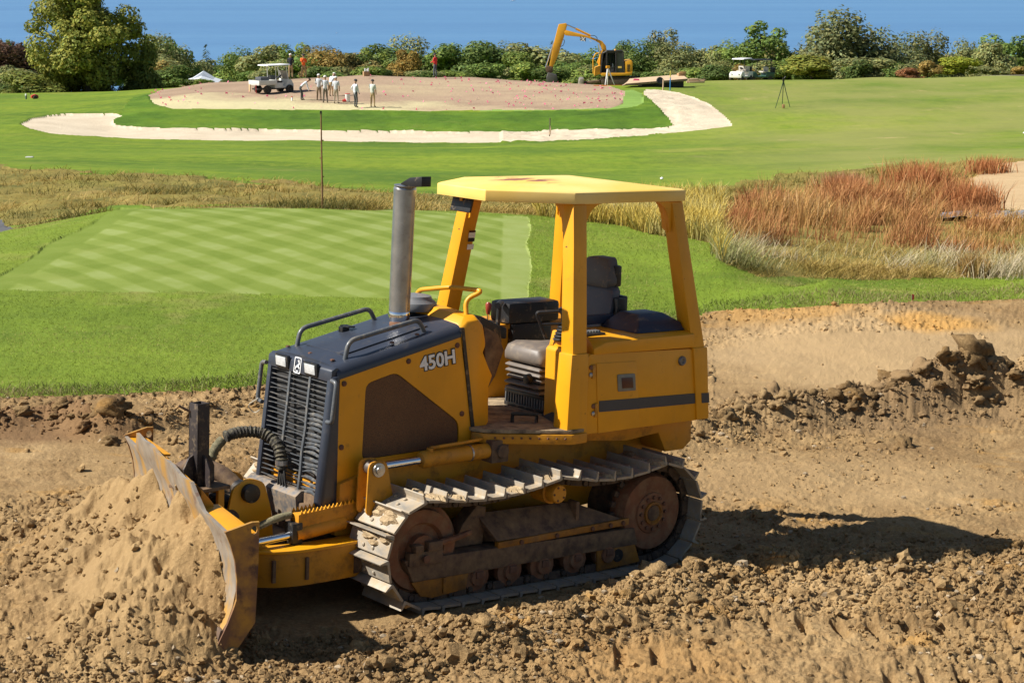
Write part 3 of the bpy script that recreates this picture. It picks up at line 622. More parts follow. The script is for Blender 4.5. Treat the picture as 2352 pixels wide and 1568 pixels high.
    for k in range(5):
        a = 2*math.pi*k/5; g = MB(); g.cyl((-.1+.048*math.cos(a), Yo(.88), .66+.048*math.sin(a)), (-.1+.048*math.cos(a), Yo(.887), .66+.048*math.sin(a)), .008, n=6); P(g, 'bolt', BOLT, cr, 0)
    g = MB(); g.prism([(1.12, .185), (.64, .185), (.66, .075), (.94, .055), (1.04, .08)], Yo(.80), Yo(.832)); P(g, 'front_roller_guard', Yw, bevel=.006)
    g = MB(); g.bb(.835, .86, Yo(.832), Yo(.845), .075, .185); P(g, 'guard_rib', Yw, bevel=.004)
    g = MB(); g.prism([(-.52, .195), (-.88, .195), (-.94, .05), (-.53, .03)], Yo(.80), Yo(.83)); P(g, 'rear_roller_guard', Yw, bevel=.006)
    g = MB(); g.lathe((-.72, Yo(.828), .125), (0, s, 0), [(0, .05), (.006, .048), (.006, .03)], 16); P(g, 'guard_opening', BL, bevel=0)
# ---- main frame
g = MB(); g.prism([(1.50, .62), (1.50, .80), (1.30, .83), (.25, 1.0), (-1.45, 1.06), (-1.56, .80), (-1.35, .45), (-.2, .36), (1.2, .36), (1.45, .45)], -.40, .40); P(g, 'main_frame', Yd, bevel=.02)
g = MB(); g.prism([(1.46, .66), (1.46, .82), (1.30, .86), (.30, 1.02), (.20, 1.0), (.30, .8), (1.0, .66)], -.455, .455); P(g, 'frame_side_plate', Yd, bevel=.015)
g = MB(); g.prism([(-.2, 1.08), (-1.55, 1.05), (-1.56, .86), (-1.48, .80), (-1.30, .80), (-1.22, .95), (-.9, .92), (-.3, .98)], .40, .66); g.prism([(-.2, 1.08), (-1.55, 1.05), (-1.56, .86), (-1.48, .80), (-1.30, .80), (-1.22, .95), (-.9, .92), (-.3, .98)], -.66, -.40); P(g, 'rear_case', Yd, bevel=.012)
for s in (1, -1):
    g = MB(); g.lathe((-1.04, .40*s, .402), (0, s, 0), [(0, .26), (.1, .25), (.16, .2), (.22, .18)], 28); P(g, 'final_drive', BRN, bevel=0, sm=True)
    for xx in (.45, -.3): g = MB(); g.cyl((xx, .3*s, .39), (xx, .62*s, .32), .09); P(g, 'cross_tube', BRN, bevel=0, sm=True)
# ---- hood: rounded charcoal top over yellow sides
def hood_ring(x, zt, zs, w_):
    r = .075; pts = [(x, -w_, zs)]
    for i in range(6): a = math.radians(180-18*i); pts.append((x, -w_+r+r*math.cos(a), zt-r+r*math.sin(a)))
    pts += [(x, -w_*.4, zt+.012), (x, 0, zt+.016), (x, w_*.4, zt+.012)]
    for i in range(6): a = math.radians(90-18*i); pts.append((x, w_-r+r*math.cos(a), zt-r+r*math.sin(a)))
    return pts + [(x, w_, zs), (x, 0, zs-.02)]
hz = lambda x: 1.605 + (1.457-x)*.222
g = MB(); g.loft([hood_ring(x, hz(x), hz(x)-.085, .418) for x in (1.47, 1.2, .9, .6, .445)]); hood = P(g, 'hood', DK, bevel=0, sm=True)
g = MB(); g.bb(1.30, .66, -.205, .205, 0, .004)
V = [(1.31, -.24), (.62, -.24), (.62, .24), (1.31, .24)]; g = MB(); g.loft([[(x, y, hz(x)+.012) for x, y in V], [(x, y, hz(x)+.0175) for x, y in V]]); P(g, 'hood_lid', DK, hood, .002)
for x, y in ((1.40, -.32), (1.41, -.02), (1.42, .27), (.78, .34), (.98, .33), (.62, -.1)):
    g = MB(); g.lathe((x, y, hz(x)+.01), (0, 0, 1), [(0, .017), (.008, .016), (.012, .007)], 8); P(g, 'bolt', BOLT, hood, 0)
g = MB(); g.bb(1.02, .96, -.27, -.22, hz(1)+.01, hz(1)+.05); g.bb(.99, .93, -.30, -.19, hz(1)+.045, hz(1)+.055); P(g, 'hood_latch', BL, hood, .004)
def plate_hole(outer, hole, y0, y1):
    b = MB(); pts = [Vector((p[0], p[1], 0)) for p in outer] + [Vector((p[0], p[1], 0)) for p in hole]
    tris = geometry.tessellate_polygon([[Vector((*p, 0)) for p in outer], [Vector((*p, 0)) for p in hole]])
    n, m = len(outer), len(hole)
    Vv = [(p.x, y0, p.y) for p in pts] + [(p.x, y1, p.y) for p in pts]; k = n+m
    Fc = [t for t in tris] + [tuple(i+k for i in t) for t in tris] + [(i, (i+1) % n, k+(i+1) % n, k+i) for i in range(n)] + [(n+i, n+(i+1) % m, k+n+(i+1) % m, k+n+i) for i in range(m)]
    return b.add(Vv, Fc)
for s in (1, -1):
    outer = [(1.452, hz(1.45)-.082), (1.465, .80), (.325, 1.0), (.462, hz(.46)-.082)]
    hole = round_poly([(1.245, 1.475), (1.0, 1.535), (.455, 1.145), (.445, .975), (1.262, .955)], .05)
    b = plate_hole(outer, hole, s*.402, s*.416); sp_ = P(b, 'hood_side_panel', Y, bevel=0)
    cx_ = sum(p[0] for p in hole)/len(hole); cz_ = sum(p[1] for p in hole)/len(hole)
    g = MB(); g.prism([(cx_+(x-cx_)*.985, cz_+(z-cz_)*.985) for x, z in hole], s*.398, s*.409); P(g, 'side_screen', SCR, sp_, 0, label='brown perforated screen' if s > 0 else None)
    for x, z in ((1.42, 1.49), (.90, hz(.9)-.125), (.49, 1.685), (.43, 1.20), (1.43, 1.06)):
        g = MB(); g.lathe((x, s*.414, z), (0, s, 0), [(0, .020), (.008, .019), (.013, .008)], 10); P(g, 'bolt', BOLT, sp_, 0)
    # hood rail
    g = MB(); g.tube(curve_pts([(1.34, s*.30, hz(1.34)-.005), (1.315, s*.30, hz(1.31)+.115), (.74, s*.30, hz(.74)+.10), (.69, s*.30, hz(.69)-.005)], .07), .0165, 10); P(g, 'hood_rail', DKG, bevel=0, sm=True)
    # grab handle on the radiator guard
    g = MB(); g.tube(curve_pts([(1.515, s*.41, 1.515), (1.515, s*.47, 1.51), (1.545, s*.47, 1.245), (1.545, s*.41, 1.24)], .045), .0155, 10); P(g, 'grab_handle', DKG, bevel=0, sm=True)
g = MB(); g.prism([(1.44, .85), (1.44, hz(1.44)-.09), (.46, hz(.46)-.09), (.32, 1.0)], -.39, .39); P(g, 'engine_block', BL, bevel=0)
for s in (1, -1):
    g = MB(); g.loft([[(.466, s*.425, hz(.46)-.02), (.44, s*.425, hz(.46)-.02), (.44, s*.40, hz(.46)-.02), (.466, s*.40, hz(.46)-.02)], [(.33, s*.425, .985), (.30, s*.425, .985), (.30, s*.40, .985), (.33, s*.40, .985)]])
    P(g, 'hood_gasket', BL, bevel=0)
# model number on the side panel
def text_mesh(txt, size, off, ext):
    c = bpy.data.curves.new('t', 'FONT'); c.body = txt; c.size = size; c.offset = off; c.extrude = ext; c.align_x = 'CENTER'; c.align_y = 'CENTER'; c.resolution_u = 3
    o = bpy.data.objects.new('t', c); COL.objects.link(o); bpy.context.view_layer.update()
    me = bpy.data.meshes.new_from_object(o.evaluated_get(bpy.context.evaluated_depsgraph_get())); bpy.data.objects.remove(o); return me
def put_text(name, txt, size, off, ext, mat, M, parent):
    me = text_mesh(txt, size, off, ext); me.name = name; me.materials.clear(); me.materials.append(mat); o = bpy.data.objects.new(name, me); link(o, parent); o.matrix_local = M; return o
def frame_M(c, xa, za, yn):   # text x axis, text y axis, facing normal
    xa, za, yn = Vector(xa).normalized(), Vector(za).normalized(), Vector(yn).normalized(); return Matrix(((xa.x, za.x, yn.x, c[0]), (xa.y, za.y, yn.y, c[1]), (xa.z, za.z, yn.z, c[2]), (0, 0, 0, 1)))
put_text('number_outline', '450H', .135, .011, .0015, BLKP, frame_M((.655, .418, 1.588), (-1, 0, .17), (.12, 0, 1), (0, 1, 0)), dozer)
put_text('model_number', '450H', .135, .0035, .0015, WHT, frame_M((.655, .4215, 1.588), (-1, 0, .17), (.12, 0, 1), (0, 1, 0)), dozer)
# ---- radiator guard and grille
gx = lambda z: 1.505 + (1.60-z)*.105
g = MB()
for s in (1, -1):
    g.loft([[(1.455, s*.35, z), (1.455, s*.421, z), (gx(z)-.03, s*.421, z), (gx(z), s*.395, z), (gx(z), s*.35, z)] for z in (.655, 1.05, hz(1.47)-.06)])
zt = hz(1.47)-.004
g.loft([[(1.455, y, zt-.10), (gx(1.5), y, zt-.10), (gx(1.57), y, zt-.02), (gx(1.6)-.03, y, zt), (1.455, y, zt)] for y in (-.40, 0, .40)])
rg = P(g, 'radiator_guard', DK, bevel=.014)
g = MB(); g.bb(1.44, 1.475, -.36, .36, .70, 1.52); P(g, 'radiator_core', RAD, bevel=0)
gxs = lambda z: gx(z) - .012
for k in range(24):
    z0 = 1.485 - k*.0330; b = MB(); rings = []
    for i in range(19):
        y = -.352 + .704*i/18
        dent = 0; dz = 0; tw = 0
        if y > .14 and z0 < 1.27: q = math.sin(math.pi*min(1, (y-.14)/.21)); dent = -.030*q*min(1, (1.27-z0)*2.2)*(.7+.3*math.sin(k*2.1)); dz = .016*q*math.sin(k*1.3+y*9)*min(1, (1.27-z0)*3); tw = .9*q
        elif -.1 < y < .13 and z0 < 1.33: q = math.sin(math.pi*(y+.1)/.23); dent = -.014*q; dz = -.010*q*(1 if k % 3 else -.6)
        elif y < -.12: q = math.sin(math.pi*(y+.352)/.23); dz = .006*q*math.sin(k*3.7); dent = -.012*q*(k % 4 == 0)
        x = gxs(z0) + dent; z = z0 + dz; t = .0022 + .003*tw; d = .013
        rings.append([(x, y, z-t), (x, y, z+t), (x-d, y, z+t*.6+.012*tw), (x-d, y, z-t*.6+.012*tw)])
    b.loft(rings); P(b, 'grille_slat', DKG, rg, 0, True)
for yb in (-.115, .135):
    b = MB(); b.loft([[(gxs(z)+.006, yb+dy-.012, z), (gxs(z)+.006, yb+dy+.012, z), (gxs(z)-.02, yb+dy+.012, z), (gxs(z)-.02, yb+dy-.012, z)] for z, dy in ((1.51, 0), (1.3, .002), (1.15, .008 if yb > 0 else 0), (1.0, -.004), (.85, .004), (.715, 0))]); P(b, 'grille_bar', DKG, rg, .004)
for yl in (-.20, .165):
    M = Matrix.Rotation(math.radians(6), 3, 'Y'); b = MB(); b.box((gx(1.56)+.004, yl, 1.557), (.03, .165, .095), M); lp = P(b, 'headlight', BL, rg, .012)
    b = MB(); b.box((gx(1.56)+.021, yl, 1.557), (.008, .125, .066), M); P(b, 'lens', LENS, lp, .003)
# emblem: rounded frame with a leaping deer
def flat(name, polys, c, M, mat, parent, th=.003):
    b = MB()
    for Pl in polys: b.loft([[(x, y, 0) for x, y in Pl], [(x, y, th) for x, y in Pl]])
    o = b.build(name, mat, parent); o.matrix_local = M; return o
Mem = frame_M((gx(1.56)+.003, -.012, 1.555), (0, 1, 0), (-.105, 0, 1), (1, 0, .105))
fr_o = round_poly([(-.042, .055), (.042, .055), (.042, -.055), (-.042, -.055)], .014); fr_i = [(x*.84, y*.87) for x, y in fr_o]
flat('emblem_frame', [[fr_o[i], fr_o[(i+1) % len(fr_o)], fr_i[(i+1) % len(fr_o)], fr_i[i]] for i in range(len(fr_o))], None, Mem, WHT, rg)
flat('emblem_deer', [[(-.026, -.012), (-.012, -.004), (.002, .006), (.012, .010), (.016, .020), (.022, .020), (.026, .012), (.020, .004), (.016, -.006), (.004, -.012), (-.012, -.016)], [(.012, .018), (.004, .026), (-.002, .040), (.003, .040), (.008, .030), (.016, .020)], [(.014, .02), (.014, .036), (.019, .040), (.019, .02)], [(.012, -.004), (.022, -.016), (.030, -.014), (.030, -.018), (.020, -.022), (.008, -.010)], [(-.020, -.010), (-.028, -.026), (-.022, -.036), (-.018, -.036), (-.022, -.026), (-.010, -.014)], [(-.014, -.036), (.014, -.036), (.014, -.042), (-.014, -.042)]], None, Mem, WHT, rg)
# belly plate under the grille
g = MB(); g.prism([(1.60, .735), (1.645, .70), (1.63, .54), (1.58, .52), (1.48, .58), (1.48, .735)], -.45, .20); P(g, 'front_plate', plain('bare_grey_plate', (.13, .13, .135), .5, .3, .3, 7, .7, (.36, .25, .14)), bevel=.008)
g = MB(); g.prism([(1.58, .725), (1.60, .60), (1.55, .58), (1.48, .60), (1.48, .735)], .20, .37); P(g, 'front_plate_box', BRN, bevel=.008)
# ---- exhaust, pre-cleaner
g = MB(); g.cyl((.69, 0, hz(.69)-.02), (.69, 0, hz(.69)+.035), .07, n=24); P(g, 'exhaust_flange', RST, bevel=.004)
g = MB(); g.lathe((.69, -.005, hz(.69)+.02), (0, .004, 1), [(0, .066), (.03, .072), (.06, .078), (.085, .074), (.10, .066)], 28); P(g, 'exhaust_elbow', CHR, bevel=0, sm=True)
g = MB(); zb = hz(.69)+.10; g.lathe((.69, -.005, zb), (-.006, .018, 1), [(0, .074), (.30, .076), (.78, .077), (.86, .077)], 32); g.lathe((.676, .0, zb+.83), (-.006, .018, 1), [(0, .080), (.035, .080), (.045, .074)], 32); P(g, 'exhaust_stack', EXH, bevel=0, sm=True)
g = MB(); c_ = Vector((.676, .015, zb+.885)); g.lathe(c_ + Vector((0, 0, -.004)), (0, .04, 1), [(0, .086), (.007, .086)], 24); P(g, 'rain_cap', EXH, bevel=.002)
g = MB(); g.loft([[(.60, .05, zb+.895), (.75, .05, zb+.895), (.75, .05, zb+.905), (.60, .05, zb+.905)], [(.60, .14, zb+.885), (.74, .14, zb+.885), (.74, .14, zb+.95), (.60, .14, zb+.95)], [(.64, .255, zb+.895), (.72, .255, zb+.895), (.72, .255, zb+.965), (.64, .255, zb+.965)]]); P(g, 'cap_counterweight', BL, bevel=.01)
g = MB(); g.cyl((.45, -.19, 1.78), (.45, -.19, 1.87), .062, n=20); P(g, 'precleaner_stem', BL, bevel=0, sm=True)
g = MB(); g.lathe((.45, -.15, 1.86), (0, 0, 1), [(0, .150), (.02, .158), (.055, .150), (.075, .125), (.085, .118), (.10, .112), (.112, .06), (.115, .01)], 32); P(g, 'precleaner_cap', plain('grey_cap', (.17, .175, .185), .45, 0, .1, 8), bevel=0, sm=True)
# ---- cowl with hand rails
prof = [(.462, hz(.46)), (.40, 1.875), (.31, 1.88), (.265, 1.84), (.245, 1.74), (.265, 1.62), (.215, 1.52), (.175, 1.45), (.205, 1.37), (.195, 1.12), (.30, 1.0), (.325, 1.0)]
rings = []
for y, k in ((-.42, .07), (-.405, .03), (-.36, 0), (0, -.02), (.36, 0), (.405, .03), (.42, .07)):
    rings.append([(x, y, z - (k if z > 1.7 else 0)) for x, z in prof])
g = MB(); g.loft(rings); cowl = P(g, 'cowl', Y, bevel=.008)
g = MB(); g.tube(curve_pts([(.40, -.22, 1.86), (.40, -.20, 1.99), (.33, .10, 2.045), (.23, .36, 2.045), (.33, .28, 1.98), (.345, .32, 1.86)], .06), .017, 10); P(g, 'cowl_handrail', Y, cowl, 0, True)
g = MB(); g.prism([(.26, 1.84), (.20, 1.86), (.02, 1.78), (.0, 1.66), (.10, 1.45), (.24, 1.45)], -.36, .30); P(g, 'dash', BL, bevel=.02)
g = MB(); g.prism([(.25, 1.80), (.12, 1.74), (.06, 1.62), (.13, 1.44), (.22, 1.32), (.22, 1.5)], .33, .40); P(g, 'dash_side', BRN, bevel=.01)
# ---- operator floor and step
g = MB(); g.prism([(.36, -.60), (.36, .46), (.30, .56), (-.20, .86), (-.36, .84), (-.5, .3), (-1.2, .3), (-1.2, -.60)], 1.075, 1.10, 'z'); fl = P(g, 'floor_plate', plain('muddy_floor_plate', (.10, .07, .05), .8, .1, .4, 5, .9, (.42, .32, .19), .3), bevel=.003)
g = MB(); g.prism([(.36, .44), (.30, .57), (-.20, .875), (-.35, .86), (-.35, .40)], 1.0, 1.07, 'z'); P(g, 'step_sill', Yd, bevel=.006)
for k in range(9):
    t = k/8; g = MB(); g.cyl((.27-.42*t, .595+.262*t, 1.045), (.27-.42*t, .603+.262*t, 1.045), .008, n=6); P(g, 'rivet', BOLT, fl, 0)
g = MB(); g.tube(curve_pts([(-.02, .42, 1.10), (-.02, .42, 1.16), (-.16, .52, 1.16), (-.16, .52, 1.10)], .02), .014, 6); g.box((-.09, .47, 1.165), (.2, .05, .012), Matrix.Rotation(math.atan2(.10, -.14), 3, 'Z')); P(g, 'brake_pedal', BL, bevel=0)
# ---- left console, tank and fender
FX = [(-.235, .795), (-.405, .345), (-1.45, .345), (-1.45, .80), (-.37, .80)]
g = MB(); g.loft([[(x, y, 1.10) for x, y in FX], [(x+(.0 if i > 1 else -.01), y, 1.60 if y > .6 else 1.64) for i, (x, y) in enumerate(FX)]]); P(g, 'left_console', Y, bevel=.012)
g = MB(); g.loft([[(x+.004, y*1.0+.002, 1.10) for x, y in ((-.23, .80), (-.41, .34))] + [(-.36, .33, 1.10), (-.19, .82, 1.10)], [(x+.004, y+.002, 1.15) for x, y in ((-.23, .80), (-.41, .34))] + [(-.40, .335, 1.15), (-.222, .81, 1.15)]]); P(g, 'console_kick_strip', RUB, bevel=0)
g = MB(); g.prism([(-.355, 1.05), (-.35, 1.60), (-.37, 1.625), (-1.33, 1.60), (-1.37, 1.585), (-1.455, 1.075), (-1.44, 1.055)], .36, .832); fend = P(g, 'fuel_tank', Y, bevel=.022)
g = MB(); g.loft([[(-.40, .835, 1.618), (-.40, .835, 1.66), (-.43, .72, 1.725), (-.43, .33, 1.725), (-.40, .33, 1.61)], [(-.52, .835, 1.616), (-.52, .835, 1.70), (-.54, .77, 1.728), (-.54, .33, 1.728), (-.52, .33, 1.61)], [(-1.37, .835, 1.605), (-1.37, .835, 1.705), (-1.37, .79, 1.725), (-1.37, .33, 1.725), (-1.37, .33, 1.60)]]); P(g, 'tank_top', Y, bevel=.012)
g = MB(); g.prism([(-.425, 1.555), (-.805, 1.545), (-.868, 1.058), (-.472, 1.052)], .8325, .8385); dr = P(g, 'access_door', Y, bevel=.004)
for z, x in ((1.50, -.40), (1.22, -.437)):
    g = MB(); g.bb(x-.012, x+.012, .833, .848, z-.05, z+.05); P(g, 'hinge', Yd, dr, .004)
    for dz, m_ in ((.03, RST), (-.022, EXH)):
        g = MB(); g.lathe((x+.02, .832, z+dz), (0, 1, 0), [(0, .018), (.009, .017), (.014, .007)], 10); P(g, 'hinge_bolt', m_, dr, 0)
g = MB(); g.prism(round_poly([(-.622, 1.462), (-.790, 1.458), (-.806, 1.334), (-.637, 1.338)], .012), .8385, .846); la = P(g, 'latch_plate', plain('grey_latch', (.20, .20, .18), .5, .3, .2, 20), dr, .003)
g = MB(); g.prism([(-.66, 1.437), (-.765, 1.434), (-.777, 1.356), (-.672, 1.360)], .846, .850); P(g, 'latch_lens', REDG, la, .002)
g = MB(); g.prism([(-.462, 1.285), (-.837, 1.275), (-.848, 1.195), (-.468, 1.205)], .839, .842); P(g, 'door_stripe', DK, dr, 0)
g = MB(); g.prism([(-.842, 1.275), (-1.418, 1.262), (-1.43, 1.186), (-.852, 1.195)], .8325, .836); P(g, 'tank_stripe', DK, fend, 0)
g = MB(); g.lathe((-1.255, .828, 1.515), (0, 1, 0), [(0, .036), (.012, .036), (.02, .030), (.02, .018), (.012, .012)], 18); P(g, 'filler_cap', plain('grey_cap_metal', (.16, .16, .17), .4, .5, .1, 20), fend, 0, True)
g = MB(); cb = [[(-.86, .36, 1.728), (-.86, .765, 1.728), (-1.345, .765, 1.728), (-1.345, .36, 1.728)], [(-.88, .37, 1.745), (-.88, .75, 1.745), (-1.33, .75, 1.745), (-1.33, .37, 1.745)], [(-.90, .38, 1.775), (-.91, .73, 1.775), (-1.32, .73, 1.785), (-1.32, .38, 1.785)], [(-1.0, .42, 1.845), (-1.0, .62, 1.845), (-1.24, .62, 1.845), (-1.24, .42, 1.845)]]; g.loft(cb); P(g, 'tank_cover', plain('blue_black_cover', (.022, .028, .048), .42, 0, .15, 5, .15), bevel=.012)
g = MB(); g.bb(-.44, -.62, .42, .70, 1.726, 1.745); P(g, 'switch_panel', BL, bevel=.004)
for k in range(6):
    g = MB(); g.bb(-.455-.027*k, -.47-.027*k, .60, .66, 1.745, 1.757); P(g, 'switch', DKG, bevel=.002)
# joystick with gaiter and guard frame
g = MB()
for k in range(5): g.lathe((-.45, .44, 1.66+.022*k), (0, 0, 1), [(0, .075-.008*k), (.011, .083-.008*k), (.022, .07-.008*k)], 16)
g.tube([(-.45, .44, 1.76), (-.44, .44, 1.85), (-.42, .43, 1.90)], .022); P(g, 'joystick', BL, bevel=0, sm=True)
g = MB(); g.tube(curve_pts([(-.35, .36, 1.67), (-.28, .32, 1.86), (-.52, .50, 1.885), (-.58, .54, 1.69)], .03), .013, 8); g.tube([(-.315, .34, 1.775), (-.55, .52, 1.79)], .012, 8); P(g, 'joystick_guard', BL, bevel=0, sm=True)
# right console
g = MB(); g.bb(-.42, -1.45, -.83, -.42, 1.05, 1.63); P(g, 'right_console', Y, bevel=.02)
g = MB(); g.bb(-.40, -1.43, -.836, -.40, 1.615, 1.655); P(g, 'right_console_top', Yd, bevel=.01)
g = MB(); g.bb(-.56, -1.06, -.58, -.34, 1.66, 1.825); P(g, 'armrest', BL, bevel=.035)
g = MB(); g.bb(-.62, -1.0, -.56, -.36, 1.45, 1.66); P(g, 'armrest_support', BL, bevel=.02)
g = MB(); g.prism([(-.30, 1.60), (-.36, 1.70), (-.55, 1.64), (-.55, 1.55)], -.62, -.34); P(g, 'lever_console', BL, bevel=.02)
g = MB(); g.tube([(-.38, -.36, 1.64), (-.372, -.355, 1.76)], .010); lv = P(g, 'blade_lever', CHR, bevel=0, sm=True)
g = MB(); g.lathe((-.372, -.355, 1.75), (0, 0, 1), [(0, .013), (.03, .02), (.075, .024), (.09, .014)], 12); P(g, 'lever_knob', plain('red_knob', (.30, .045, .02), .35), lv, 0, True)
g = MB(); g.tube([(-.47, -.36, 1.64), (-.48, -.36, 1.80)], .018); g.tube([(-.44, -.33, 1.815), (-.54, -.42, 1.82)], .024); P(g, 'travel_lever', BL, bevel=0, sm=True)
# seat
sy = .06
g = MB(); g.loft([[(x, sy-w_, z0), (x, sy+w_, z0), (x, sy+w_*1.02, (z0+z1)/2), (x, sy+w_*.85, z1), (x, sy-w_*.85, z1), (x, sy-w_*1.02, (z0+z1)/2)] for x, w_, z0, z1 in ((-.36, .17, 1.47, 1.53), (-.385, .215, 1.445, 1.565), (-.47, .235, 1.43, 1.585), (-.7, .235, 1.43, 1.565), (-.98, .22, 1.45, 1.56))]); seat = P(g, 'seat_cushion', VIN, bevel=.03)
g = MB(); g.loft([[(x0, sy-w_, z), (x0+.02, sy-w_*.6, z), (x0+.02, sy+w_*.6, z), (x0, sy+w_, z), (x0-.10, sy+w_*.9, z), (x0-.10, sy-w_*.9, z)] for z, w_, x0 in ((1.55, .22, -.96), (1.65, .235, -.98), (1.85, .235, -1.02), (1.96, .215, -1.05), (2.0, .16, -1.06))]); P(g, 'seat_back', GRYV, bevel=.02)
g = MB(); g.loft([[(x0, sy-w_, z), (x0+.015, sy-w_*.5, z), (x0+.015, sy+w_*.5, z), (x0, sy+w_, z), (x0-.10, sy+w_*.95, z), (x0-.10, sy-w_*.95, z)] for z, w_, x0 in ((1.985, .165, -1.03), (2.02, .185, -1.02), (2.13, .165, -1.045), (2.19, .115, -1.07), (2.20, .07, -1.09))]); hr_ = P(g, 'headrest', plain('grey_headrest', (.085, .085, .085), .6, 0, .15, 8, .2), bevel=.02)
g = MB(); g.bb(-1.10, -1.17, sy-.15, sy+.17, 1.99, 2.15); P(g, 'headrest_clip', BL, hr_, .015)
g = MB(); g.bb(-1.12, -1.18, sy-.2, sy+.24, 1.62, 1.93); g.bb(-1.05, -1.14, sy+.2, sy+.27, 1.72, 1.92); P(g, 'seat_back_shell', BL, bevel=.015)
g = MB(); g.bb(-.62, -1.0, sy+.235, sy+.30, 1.745, 1.81); g.tube([(-.9, sy+.27, 1.76), (-.93, sy+.26, 1.60)], .016); P(g, 'seat_armrest', plain('navy_vinyl', (.03, .04, .07), .5), bevel=.018)
for k in range(5):
    g = MB(); z = 1.22 + k*.043; o_ = .012*math.sin(k*2.2); g.loft([[(-.40+o_+a, sy-.19-a, zz), (-.40+o_+a, sy+.19+a, zz), (-.86-a, sy+.19+a, zz), (-.86-a, sy-.19-a, zz)] for zz, a in ((z, -.012), (z+.012, .012), (z+.024, .012), (z+.04, -.012))]); P(g, 'suspension_bellow', VIN, bevel=.006)
g = MB(); g.lathe((-.385, sy+.09, 1.34), (1, 0, 0), [(0, .04), (.035, .036), (.04, .01)], 14); P(g, 'seat_knob', BL, bevel=0, sm=True)
g = MB(); g.bb(-.40, -.90, sy-.22, sy+.24, 1.10, 1.13); g.bb(-.40, -.90, sy-.22, sy+.24, 1.20, 1.225); g.bb(-.46, -.9, sy-.2, sy+.2, 1.12, 1.21); sb = P(g, 'seat_base', BL, bevel=.004)
for k in range(15):
    g = MB(); y = sy-.21+.031*k; g.bb(-.40, -.415, y, y+.012, 1.13, 1.20); P(g, 'seat_base_bar', DKG, sb, 0)
# ---- roll-over canopy
roof = [(-.315, .662), (.19, .285), (.19, -.285), (-.315, -.662), (-1.372, -.662), (-1.372, .662)]
def ins(k, dx=0): 
    cx0 = -.62; return [(cx0+(x-cx0)*k+dx, y*k) for x, y in roof]
g = MB(); g.loft([[(x, y, 2.668) for x, y in ins(.97)], [(x, y, 2.664) for x, y in roof], [(x, y, 2.742) for x, y in roof], [(x, y, 2.752) for x, y in ins(.975)], [(x, y, 2.772) for x, y in ins(.66)], [(x, y, 2.780) for x, y in ins(.3)]]); can = P(g, 'canopy_roof', Yc, bevel=.006)
def sect(cx, cy, z, a, b): return [(cx-a, cy-b, z), (cx+a, cy-b, z), (cx+a, cy+b, z), (cx-a, cy+b, z)]
for s in (1, -1):
    g = MB(); g.loft([sect(-.37, s*.590, 2.664, .062, .062), sect(-.345, s*.640, 2.40, .062, .062), sect(-.275, s*.765, 1.63, .066, .066)]); pf = P(g, 'front_post', Y, bevel=.012)
    g = MB(); g.loft([sect(-.272, s*.768, 1.635, .078, .074), sect(-.27, s*.765, 1.40, .085, .076), sect(-.268, s*.765, 1.03, .095, .079)]); P(g, 'post_base', Y, pf, .014)
    g = MB(); g.loft([sect(-1.30, s*.590, 2.664, .055, .062), sect(-1.325, s*.640, 2.40, .055, .062), sect(-1.415, s*.770, 1.60, .062, .068)]); pr_ = P(g, 'rear_post', Y, bevel=.012)
    g = MB(); g.loft([sect(-1.425, s*.775, 1.605, .072, .072), sect(-1.49, s*.775, 1.06, .062, .072)]); P(g, 'post_base', Y, pr_, .014)
    g = MB(); g.prism([(-1.455, 1.262), (-1.532, 1.258), (-1.542, 1.184), (-1.465, 1.186)] if s > 0 else [(-1.455, 1.262), (-1.532, 1.258), (-1.542, 1.184), (-1.465, 1.186)], s*.8475, s*.850); P(g, 'post_stripe', DK, pr_, 0)
    def gus(x0, d, y_, h_):
        arc = [(x0 + d*.17*(1-math.sin(a)), 2.662 - h_*(1-math.cos(a))*1.0) for a in np.linspace(0, math.pi/2, 8)]
        return [(x0, 2.662), ] + [(x0+d*.17*(1-math.sin(a)), 2.662-h_*(math.sin(a) if 0 else 1-math.cos(a))) for a in np.linspace(0, math.pi/2, 8)] + [(x0-.0, 2.662-h_)]
    for x0, d in ((-.41, -1), (-1.26, 1)):
        pts = [(x0, 2.662), (x0 + d*.17, 2.662)] + [(x0 + d*(.17-.15*math.sin(a)), 2.662-.20*(1-math.cos(a))) for a in np.linspace(.15, math.pi/2, 7)] + [(x0 + d*.005, 2.44)]
        g = MB(); g.prism(pts, s*.648, s*.636); P(g, 'gusset', Y, can, 0)
    for x0 in (-.36, -1.31):
        pts = [(s*.56, 2.662), (s*.40, 2.662)] + [(s*(.40+.14*math.sin(a)), 2.662-.20*(1-math.cos(a))) for a in np.linspace(.15, math.pi/2, 7)] + [(s*.60, 2.43)]
        g = MB(); g.prism(pts, x0+.05, x0+.038, 'x'); P(g, 'gusset', Y, can, 0)
    for z, t in ((2.36, .22), (2.05, .52), (1.80, .78)):
        g = MB(); g.cyl((-.37+.095*t+.064, s*(.59+.175*t), z), (-.37+.095*t+.070, s*(.59+.175*t), z), .011, n=8); P(g, 'post_bolt', BOLT, pf, 0)
put = lambda z0, z1, m_, nm: P(MB().loft([[(-.40+.0, -.59+.0625+.0+(-.175*(2.664-z)/1.034), z) for z in (z0, z1)] + [(-.34, -.59+.0625-.175*(2.664-z)/1.034, z) for z in (z1, z0)], [(-.40, -.59+.065-.175*(2.664-z)/1.034, z) for z in (z0, z1)] + [(-.34, -.59+.065-.175*(2.664-z)/1.034, z) for z in (z1, z0)]]), nm, m_, pf, 0)
put(2.30, 2.34, WHT, 'post_sticker'); put(2.27, 2.298, BLKP, 'post_sticker'); put(2.21, 2.25, WHT, 'post_sticker'); put(2.341, 2.355, REDG, 'post_sticker')
